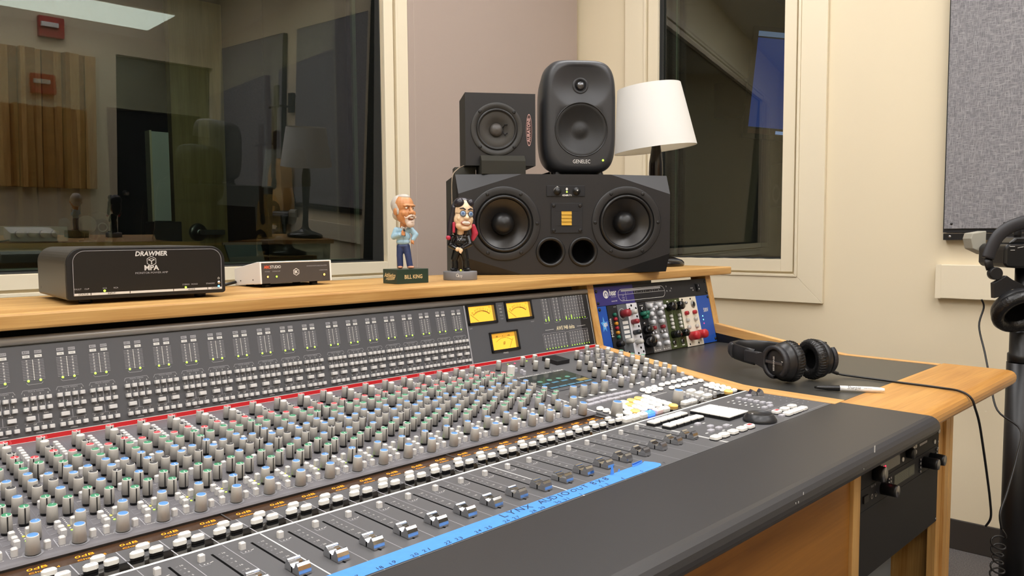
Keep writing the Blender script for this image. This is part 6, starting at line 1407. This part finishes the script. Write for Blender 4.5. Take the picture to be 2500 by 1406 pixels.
b = MB(); b.lathe([(0.0437,0.0012),(0.0425,-0.0010),(0.0410,0.0002),(0.0250,-0.0070),(0.0160,-0.0120)],56,0,G,True,False); part('cone', b, mat('paper_cone','3B3833',0.7), cu_)
b = MB(); b.lathe([(0.0162,-0.0110),(0.0150,-0.0060),(0.0090,-0.0025),(0.0001,-0.0012)],36,0,G,True,False); part('dust_cap', b, mat('dust_cap_grey','4E4A46',0.4), cu_)
b = MB()
for s_ in (1,-1): b.tube([(0.015,0.004*s_,-0.0060),(0.020,0.012*s_,-0.0020),(0.026,0.010*s_+0.002,-0.0040)],0.0014,8,0,G); b.ball((0.020,0.012*s_,-0.0018),0.0024,12,8,0,G)
part('lead_wire', b, m_black, cu_)
for k in range(4):
    a = PI/4+PI/2*k; b = MB(); b.lathe([(0.0042,0),(0.0042,0.0014),(0.0022,0.0022),(0.0001,0.0016)],14,0,FACE(-0.0090+0.0590*math.cos(a),0.0870+0.0590*math.sin(a),-0.0024)); part('screw', b, m_black, cu_)
b = MB(); G = FACE(0.0700,0.0865,-0.0004)
b.ring(0,0,0.0,1.0,40,0,G @ Matrix.Diagonal((0.0072,0.0385,1,1))); b.ring(0,0,0.94,1.0,40,1,G @ Matrix.Diagonal((0.0072,0.0385,1,1)),0.0003)
b.text('AURATONE',0.0078,0,-0.0028,1,G @ Matrix.Rotation(rad(90),4,'Z'),0.0003,sx=0.98,bold=0.02); part('badge', b, [mat('badge_brown','3A2220',0.4),mat('badge_pink','C9A09A',0.5)], cu_)
b = MB(); b.tube(smooth0([(-0.0880,0.020,0.001),(-0.105,0.010,-0.009),(-0.1190,-0.002,-0.030),(-0.1210,-0.012,-0.10),(-0.1190,-0.020,-0.20),(-0.121,-0.030,-0.2605)]),0.0013,8); part('lead', b, mat('lead_tan','A08E7A',0.5), cu_)

# ---- table lamp
LM = Matrix.Translation((1.915,0.525,ZS+0.0002)) @ Matrix.Rotation(ROT,4,'Z')
lp = thing('table_lamp', 'table lamp with tilted white shade on a black turned stem, behind the wide monitor', 'lamp', M=LM)
m_lampb = mat('lamp_black','16110F',0.2)
b = MB(); b.lathe([(0.082,0.0),(0.085,0.004),(0.084,0.012),(0.078,0.018),(0.055,0.026),(0.030,0.034),(0.016,0.050),(0.013,0.090),(0.0145,0.150),(0.0185,0.220),(0.0212,0.275),(0.0205,0.305),(0.0160,0.335),(0.0125,0.362),(0.011,0.366)],36); part('stem', b, m_lampb, lp)
SH = Matrix.Translation((-0.002,0,0.3455)) @ Matrix.Rotation(rad(-6.5),4,'Y')
b = MB(); b.lathe([(0.1215,0.0),(0.0930,0.1840)],56,0,SH,True,False); b.lathe([(0.1195,0.0006),(0.0912,0.1834)],56,1,SH,True,False); b.ring(0,0,0.1195,0.1215,56,0,SH); b.ring(0,0,0.0912,0.0930,56,0,SH,0.1840)
part('lamp_shade', b, [mat('shade_white','E6E4DF',0.85),mat('shade_lining','EFE8D6',0.85)], lp)
b = MB(); b.ring(0,0,0.016,0.020,24,0,SH,0.02)
for k in range(3): a = 2*PI*k/3; b.tube([(0.018*math.cos(a),0.018*math.sin(a),0.02),(0.112*math.cos(a),0.112*math.sin(a),0.045)],0.0012,6,0,SH)
b.lathe([(0.014,0.010),(0.016,0.02),(0.028,0.055),(0.030,0.075),(0.020,0.098),(0.0001,0.105)],20,1,SH); part('bulb_holder', b, [m_steel,mat('bulb_white','F0EEE8',0.3)], lp)

# ---- headphones lying on the black wing
m_hp = mat('headphone_black','1C1C1E',0.38); m_hpl = mat('headphone_matt','26262A',0.5); m_pad = mat('pad_leather','151516',0.33,bump=(160,0.5,0.003))
HPM = Matrix.Translation((1.5020,-0.1210,0.7468)) @ Matrix.Rotation(math.atan2(-0.36,0.93),4,'Z')
hp_ = thing('headphones', 'black closed back headphones lying on their side on the black worktop', 'headphones', M=HPM)
ZC = 0.0428
def cup(s, o, cxs, M0):
    A = M0 @ Matrix.Translation((s*cxs,0,ZC)) @ Matrix.Rotation(rad(90*s),4,'Y')      # local z runs outward along the ear axis
    K = A @ Matrix.Diagonal((1.0,0.92,1,1))
    m = MB(); m.lathe([(0.0001,0.0275),(0.0210,0.0272),(0.0270,0.0250),(0.0355,0.0150),(0.0395,0.0060),(0.0400,0.0015),(0.0360,-0.0010)],44,0,K,True,False); c = part('ear_cup', m, m_hp, o)
    m = MB(); m.lathe([(0.0360,-0.0010),(0.0402,-0.0022),(0.0412,-0.0090),(0.0405,-0.0180),(0.0360,-0.0235),(0.0290,-0.0245),(0.0220,-0.0210),(0.0195,-0.0120),(0.0180,-0.0060),(0.0001,-0.0050)],44,0,K,True,False,1.0,[0]*7+[1,1])
    n = len(m.v)
    for i,v in enumerate(m.v): pass
    p_ = part('ear_pad', m, [m_pad,m_slot], o)
    m = MB()
    for k in range(40):
        a = 2*PI*k/40+0.03*math.sin(k*7.0); m.tube([(0.0406*math.cos(a),0.0406*math.sin(a),-0.0035),(0.0417*math.cos(a+0.03),0.0417*math.sin(a+0.03),-0.0110),(0.0402*math.cos(a+0.05),0.0402*math.sin(a+0.05),-0.0190),(0.0350*math.cos(a+0.06),0.0350*math.sin(a+0.06),-0.0236)],[0.0004,0.0010,0.0008,0.0003],5,0,K)
    link('pad_creases', m.mesh('pad_creases',[m_pad]), p_)
    # yoke: crescent clasping the outer face, open toward the band (+y)
    m = MB(); Y = M0 @ Matrix.Translation((s*(cxs+0.0180),0,ZC)) @ Matrix.Rotation(rad(90*s),4,'Y')
    ys = []
    for k in range(29):
        a = rad(-70)+rad(320)*k/28 - rad(90)+rad(20)
        w = 0.0060+0.0050*max(0,math.sin(a))
        ys.append((0.0272*math.cos(a),0.0272*math.sin(a),(0.0272+w)*math.cos(a),(0.0272+w)*math.sin(a)))
    for k in range(28):
        p, q = ys[k], ys[k+1]
        z0, z1 = 0.0035, 0.0125
        m.add([(p[0],p[1],z1),(p[2],p[3],z1-0.0025),(q[2],q[3],z1-0.0025),(q[0],q[1],z1),(p[0],p[1],z0),(p[2],p[3],z0-0.004),(q[2],q[3],z0-0.004),(q[0],q[1],z0)],[(0,1,2,3),(4,7,6,5),(1,5,6,2),(0,3,7,4)],0,True,Y)
    m.prism([(0.026,-0.019),(0.034,-0.016),(0.052,-0.0115),(0.056,-0.0115),(0.056,0.0115),(0.052,0.0115),(0.034,0.016),(0.026,0.019)],0.002,0.0110,2,0,Y @ Matrix.Rotation(rad(90),4,'Z') @ Matrix.Rotation(0,4,'Z') if False else Y @ Matrix(((0,1,0,0),(1,0,0,0),(0,0,1,0),(0,0,0,1))))
    part('yoke', m, m_hpl, o)
    m = MB(); m.box(-0.0030,0.0030,-0.024,0.024,0.0272,0.0300,0,A @ Matrix.Rotation(rad(90),4,'Z') @ Matrix.Rotation(rad(90),4,'Z')); part('cup_ridge', m, mat('ridge_grey','3C3C40',0.3), o, bevel=0.0008)
    return A, K
A1, K1 = cup(-1, hp_, 0.0400, Matrix.Identity(4)); cup(1, hp_, 0.0420, Matrix.Identity(4))
b = MB()
pts = [(-0.0560,0.048,ZC),(-0.0570,0.070,ZC),(-0.0560,0.105,ZC+0.001),(-0.0480,0.145,ZC+0.002),(-0.0300,0.175,ZC+0.002),(0.0,0.188,ZC+0.002),(0.0300,0.175,ZC+0.002),(0.0480,0.145,ZC+0.002),(0.0560,0.105,ZC+0.001),(0.0580,0.070,ZC),(0.0580,0.048,ZC)]
b.tube(pts[1:-1],0.0052,14,0,None,True,0.0170); part('headband', b, m_hp, hp_)
b = MB(); b.tube([(x*1.03,y+0.004,z) for x,y,z in pts[3:8]],0.0070,14,0,None,True,0.0155); part('band_cushion', b, m_hpl, hp_)
for s_ in (-1,1): b = MB(); b.box(s_*0.0575-0.006,s_*0.0575+0.006,0.052,0.098,ZC-0.0130,ZC+0.0130); part('size_slider', b, m_hpl, hp_, bevel=0.003)
b = MB(); T_ = A1 @ Matrix.Translation((0,0,0.0302))
b.text('SENNHEISER',0.0042,0.002,-0.0015,0,T_ @ Matrix.Rotation(rad(180),4,'Z'),0.0,sx=0.9); b.text('R',0.0065,0.0,0.0,0,A1 @ Matrix.Translation((0.003,-0.0185,0.0276)) @ Matrix.Rotation(rad(180),4,'Z'))
part('lettering', b, m_white, hp_)
Wi = HPM.inverted()
b = MB()
def smooth(P, n=6):
    P = [Vector(p) for p in P]; out = []
    for i in range(len(P)-1):
        p0, p1, p2, p3 = P[max(i-1,0)], P[i], P[i+1], P[min(i+2,len(P)-1)]
        for k in range(n):
            t = k/n; out.append(0.5*((2*p1)+(p2-p0)*t+(2*p0-5*p1+4*p2-p3)*t*t+(3*p1-p0-3*p2+p3)*t**3))
    out.append(P[-1]); return out
cab = smooth([(1.5850,-0.1500,0.7600),(1.5990,-0.1620,0.7530),(1.6110,-0.1950,0.7498),(1.6120,-0.2400,0.7493),(1.6090,-0.2850,0.7493),(1.6090,-0.3250,0.7493),(1.6060,-0.3600,0.7493),(1.5960,-0.3850,0.7502),(1.5890,-0.4030,0.7465),(1.5890,-0.4125,0.7370),(1.5930,-0.4160,0.7230),(1.6150,-0.4180,0.6930),(1.6390,-0.4190,0.6488),(1.6744,-0.4190,0.5849),(1.7204,-0.4160,0.5153),(1.7500,-0.4114,0.4700),(1.7540,-0.4020,0.4480)])
b.tube(cab,0.0022,8,0,Wi); b.tube(smooth([(1.5780,-0.1440,0.7650),(1.5850,-0.1500,0.7600),(1.5960,-0.1590,0.7545)]),[0.0042]*7+[0.0038]*6,10,0,Wi); part('cord', b, m_black, hp_)

# ---- marker pen
pa, pb_ = Vector((1.4300,-0.1830,0.7526)), Vector((1.4950,-0.2900,0.7526))
PM = frame(pa,(pb_-pa).normalized().orthogonal(),(pb_-pa).normalized()); 
pen = thing('marker_pen', 'white marker pen with black cap lying across the worktop edge and oak block', 'marker', M=Matrix.Translation((pa+pb_)/2-Vector((0,0,0.0058))))
b = MB(); b.lathe([(0.0001,0.0),(0.0022,0.0004),(0.0034,0.010),(0.0050,0.024),(0.0056,0.044),(0.0056,0.0455)],24,0,PM); part('pen_cap', b, mat('pen_cap_black','151517',0.25), pen, world=True)
b = MB(); b.lathe([(0.0052,0.0456),(0.0053,0.060),(0.0052,0.100),(0.0046,0.114),(0.0038,0.121),(0.0030,0.1245),(0.0001,0.1252)],24,0,PM); part('barrel', b, mat('pen_white','E9E8E6',0.35), pen, world=True)
b = MB(); TM = PM.copy()
ax = (pb_-pa).normalized(); nr = (CAM-(pa+pb_)/2); nr = (nr-ax*nr.dot(ax)).normalized()
nr = (nr+Vector((0,0,0.35))).normalized(); nr = (nr-ax*nr.dot(ax)).normalized()
TX = Matrix.Identity(4); yy = nr.cross(ax)
for i in range(3): TX[i][0]=ax[i]; TX[i][1]=yy[i]; TX[i][2]=nr[i]; TX[i][3]=pa[i]
b.text('Sharpie',0.0062,0.070,-0.0022,0,TX,0.0054,sx=0.9,shear=0.25); b.text('FINE POINT',0.0020,0.095,-0.0008,0,TX,0.0054); part('lettering', b, m_matt, pen, world=True)

# ---- headphone stand at the right edge
ST = Matrix.Translation((2.2620,-0.3450,0)) @ Matrix.Rotation(ROT,4,'Z')
st_ = thing('pole_stand', 'thick black pole stand at the right photo edge, carrying the black moulded box', 'stand', M=ST)
b = MB(); b.cyl(0.0310,0.03,0.7180,28); part('lower_tube', b, m_black, st_)
b = MB(); b.lathe([(0.0255,0.7190),(0.0300,0.7210),(0.0300,0.7400),(0.0265,0.7430),(0.0265,0.7950),(0.0230,0.8010)],28); part('clamp_collar', b, m_rub, st_)
b = MB(); b.cyl(0.0200,0.8020,0.9590,24); part('upper_tube', b, m_black, st_)
b = MB(); b.lathe([(0.15,0.001),(0.15,0.012),(0.06,0.022),(0.034,0.030)],36); part('floor_base', b, m_black, st_)
bx = thing('mixer_box', 'black moulded plastic box with white ticks on top of the pole stand', 'mixer box', M=ST @ Matrix.Translation((0,0,0.9595)))
m_mold = mat('moulded_black','1E1F20',0.3)
b = MB(); b.prism([(-0.0850,0.012),(-0.0780,0.002),(-0.055,0.0),(0.055,0.0),(0.0780,0.002),(0.0850,0.012),(0.0870,0.046),(0.0800,0.060),(-0.0760,0.060),(-0.0850,0.050)],-0.055,0.055,1); part('case', b, m_mold, bx, bevel=0.006, seg=3)
b = MB(); b.prism([(-0.070,0.0606),(0.080,0.0606),(0.070,0.0760),(-0.052,0.0760)],-0.045,0.050,1); part('top_cover', b, m_mold, bx, bevel=0.004)
b = MB(); b.lathe([(0.0080,0.0762),(0.0085,0.082),(0.0085,0.098),(0.0060,0.100)],20,0,Matrix.Translation((-0.040,-0.030,0))); part('volume_knob', b, m_matt, bx)
b = MB()
for (x,z,l,a) in ((-0.074,0.0535,0.012,0.0),(-0.072,0.0445,0.010,0.0),(-0.055,0.0500,0.014,0.18),(-0.020,0.0560,0.018,0.05)): b.line([(x,z),(x+l*math.cos(a),z+l*math.sin(a))],0.0010,0,FACE(0,0,-0.0556))
b.line([(-0.018,0.0700),(0.020,0.0712)],0.0012,0,FACE(0,0,-0.0462)); part('tick_marks', b, m_white, bx)
b = MB(); b.add([(-0.100,0.062,0.072),(-0.096,0.062,0.086),(-0.060,0.062,0.092),(-0.060,0.062,0.030),(-0.094,0.062,0.046),(-0.100,0.10,0.072),(-0.096,0.10,0.086),(-0.060,0.10,0.092),(-0.060,0.10,0.030),(-0.094,0.10,0.046)],[(0,1,2,3,4),(9,8,7,6,5),(0,5,6,1),(1,6,7,2),(2,7,8,3),(3,8,9,4),(4,9,5,0)]); part('rear_clip', b, mat('clip_grey','A5A294',0.5), bx, bevel=0.002, label='pale grey clip behind the box')
h2 = thing('headphones', 'black headphones hung over the moulded box on the pole stand, cut by the photo edge', 'headphones', M=ST)
# band passes over the box (top near z 1.06) in the plane y=-0.06
pt = [(-0.1310,-0.062,0.984),(-0.1220,-0.062,1.012),(-0.1080,-0.062,1.0380),(-0.0850,-0.062,1.0570),(-0.0560,-0.062,1.0690),(-0.0200,-0.062,1.0765),(0.0,-0.062,1.0780),(0.0200,-0.062,1.0765),(0.0560,-0.062,1.0690),(0.0850,-0.062,1.0570),(0.1080,-0.062,1.0380),(0.1220,-0.062,1.012),(0.1310,-0.062,0.984)]
b = MB(); b.tube(smooth(pt,4),0.0075,12,0,None,True,0.016); part('headband', b, m_hpl, h2)
for s_ in (-1,1):
    b = MB(); b.tube([(s_*0.1300,-0.062,0.985),(s_*0.1290,-0.062,0.972),(s_*0.1240,-0.062,0.958)],0.0042,10,0,None,True,0.010); part('size_slider', b, m_hp, h2)
    b = MB(); b.cyl(0.0155,-0.008,0.008,24,0,Matrix.Translation((s_*0.1150,-0.066,0.9480)) @ RX90); part('hinge', b, m_hp, h2, bevel=0.0015)
    yk = [(-0.1215,0.9250),(-0.1030,0.9350),(-0.0905,0.9430),(-0.0760,0.9330),(-0.0510,0.9210),(-0.0330,0.9080),(-0.0210,0.9010),(-0.0270,0.8985),(-0.0340,0.8990),(-0.0440,0.9055),(-0.0600,0.9105),(-0.0760,0.9095),(-0.0880,0.9020),(-0.0950,0.8940),(-0.1190,0.8880)]
    if s_ > 0: yk = [(-x+0.04,z) for x,z in yk][::-1]
    b = MB(); b.prism(yk,-0.074,-0.060,1); part('yoke', b, m_hp, h2, bevel=0.001)
    cxx = -0.0560 if s_ < 0 else 0.0960
    K = Matrix.Translation((cxx,-0.066,0.8620)) @ Matrix.Rotation(rad(-52 if s_<0 else -60),4,'X') @ Matrix.Rotation(PI,4,'X')
    b = MB(); b.lathe([(0.0001,-0.030),(0.040,-0.028),(0.056,-0.014),(0.0600,-0.004),(0.0600,0.0)],44,0,K,True,False); part('ear_cup', b, m_hp, h2)
    b = MB(); b.lathe([(0.0598,0.0002),(0.0628,0.004),(0.0640,0.013),(0.0600,0.022),(0.0500,0.0255),(0.0400,0.0215),(0.0350,0.0100),(0.0330,0.004),(0.0001,0.003)],44,0,K,True,False,1.0,[0]*5+[0,1,1]); part('ear_pad', b, [m_pad,m_slot], h2)
Wi = ST.inverted(); b = MB()
b.tube(smooth([(2.1700,-0.2760,0.8800),(2.1760,-0.2800,0.8600),(2.1560,-0.2760,0.8150),(2.1133,-0.3009,0.7560),(2.0515,-0.3301,0.6978),(1.9845,-0.3620,0.6441),(1.9500,-0.4150,0.6150),(1.8883,-0.4240,0.5735),(1.8180,-0.4230,0.5081),(1.7750,-0.4220,0.4760),(1.7720,-0.4260,0.4450)]),0.0022,8,0,Wi)
lo_ = [(1.7540,-0.4020,0.4478),(1.7480,-0.4000,0.4300),(1.7600,-0.4060,0.4180)]
hel = []
for k in range(150):
    a = k*0.42; r = 0.0135+0.003*math.sin(k*0.13)
    c = Vector((1.7860,-0.4180,0.4180-0.00115*k)) if k > 0 else Vector((1.7860,-0.4180,0.4180))
    hel.append(c+Vector((0.70*r*math.cos(a),-0.70*r*math.cos(a)*0.9,0.55*r*math.sin(a)))+Vector((0,0.004*math.sin(a),0)))
b.tube(smooth([(1.7720,-0.4260,0.4450),(1.7930,-0.4300,0.4240),tuple(hel[0])],5)+hel,0.0019,6,0,Wi)
part('coiled_cord', b, m_black, h2)
# ================================================================ CAMERA AND RENDER LOOK
cd = bpy.data.cameras.new('camera'); cam = bpy.data.objects.new('camera', cd); COL.objects.link(cam)
cd.sensor_fit = 'HORIZONTAL'; cd.sensor_width = 36.0; cd.lens = 1882.84/2500*36.0; cd.clip_start = 0.02
yaw, pit, rol = rad(44.49795), rad(3.95384), rad(-0.38837)
fw = Vector((math.sin(yaw)*math.cos(pit),math.cos(yaw)*math.cos(pit),-math.sin(pit))); rt = Vector((math.cos(yaw),-math.sin(yaw),0)); uu = rt.cross(fw)
r2 = rt*math.cos(rol)+uu*math.sin(rol); u2 = uu*math.cos(rol)-rt*math.sin(rol)
CMX = Matrix.Identity(4)
for i in range(3): CMX[i][0]=r2[i]; CMX[i][1]=u2[i]; CMX[i][2]=-fw[i]; CMX[i][3]=CAM[i]
cam.matrix_world = CMX
SC.camera = cam
w = bpy.data.worlds.new('world'); SC.world = w; w.use_nodes = True
w.node_tree.nodes['Background'].inputs[0].default_value = (0.0,0.0,0.0,1)
w.node_tree.nodes['Background'].inputs[1].default_value = 0.0
SC.view_settings.view_transform = 'Standard'; SC.view_settings.look = 'None'; SC.view_settings.gamma = 1.0; SC.view_settings.use_curve_mapping = False
SC.view_settings.exposure = 0.0
SC.cycles.max_bounces = 8; SC.cycles.diffuse_bounces = 4; SC.cycles.glossy_bounces = 4; SC.cycles.transparent_max_bounces = 12
SC.cycles.use_denoising = True
SC.cycles.sample_clamp_indirect = 6.0
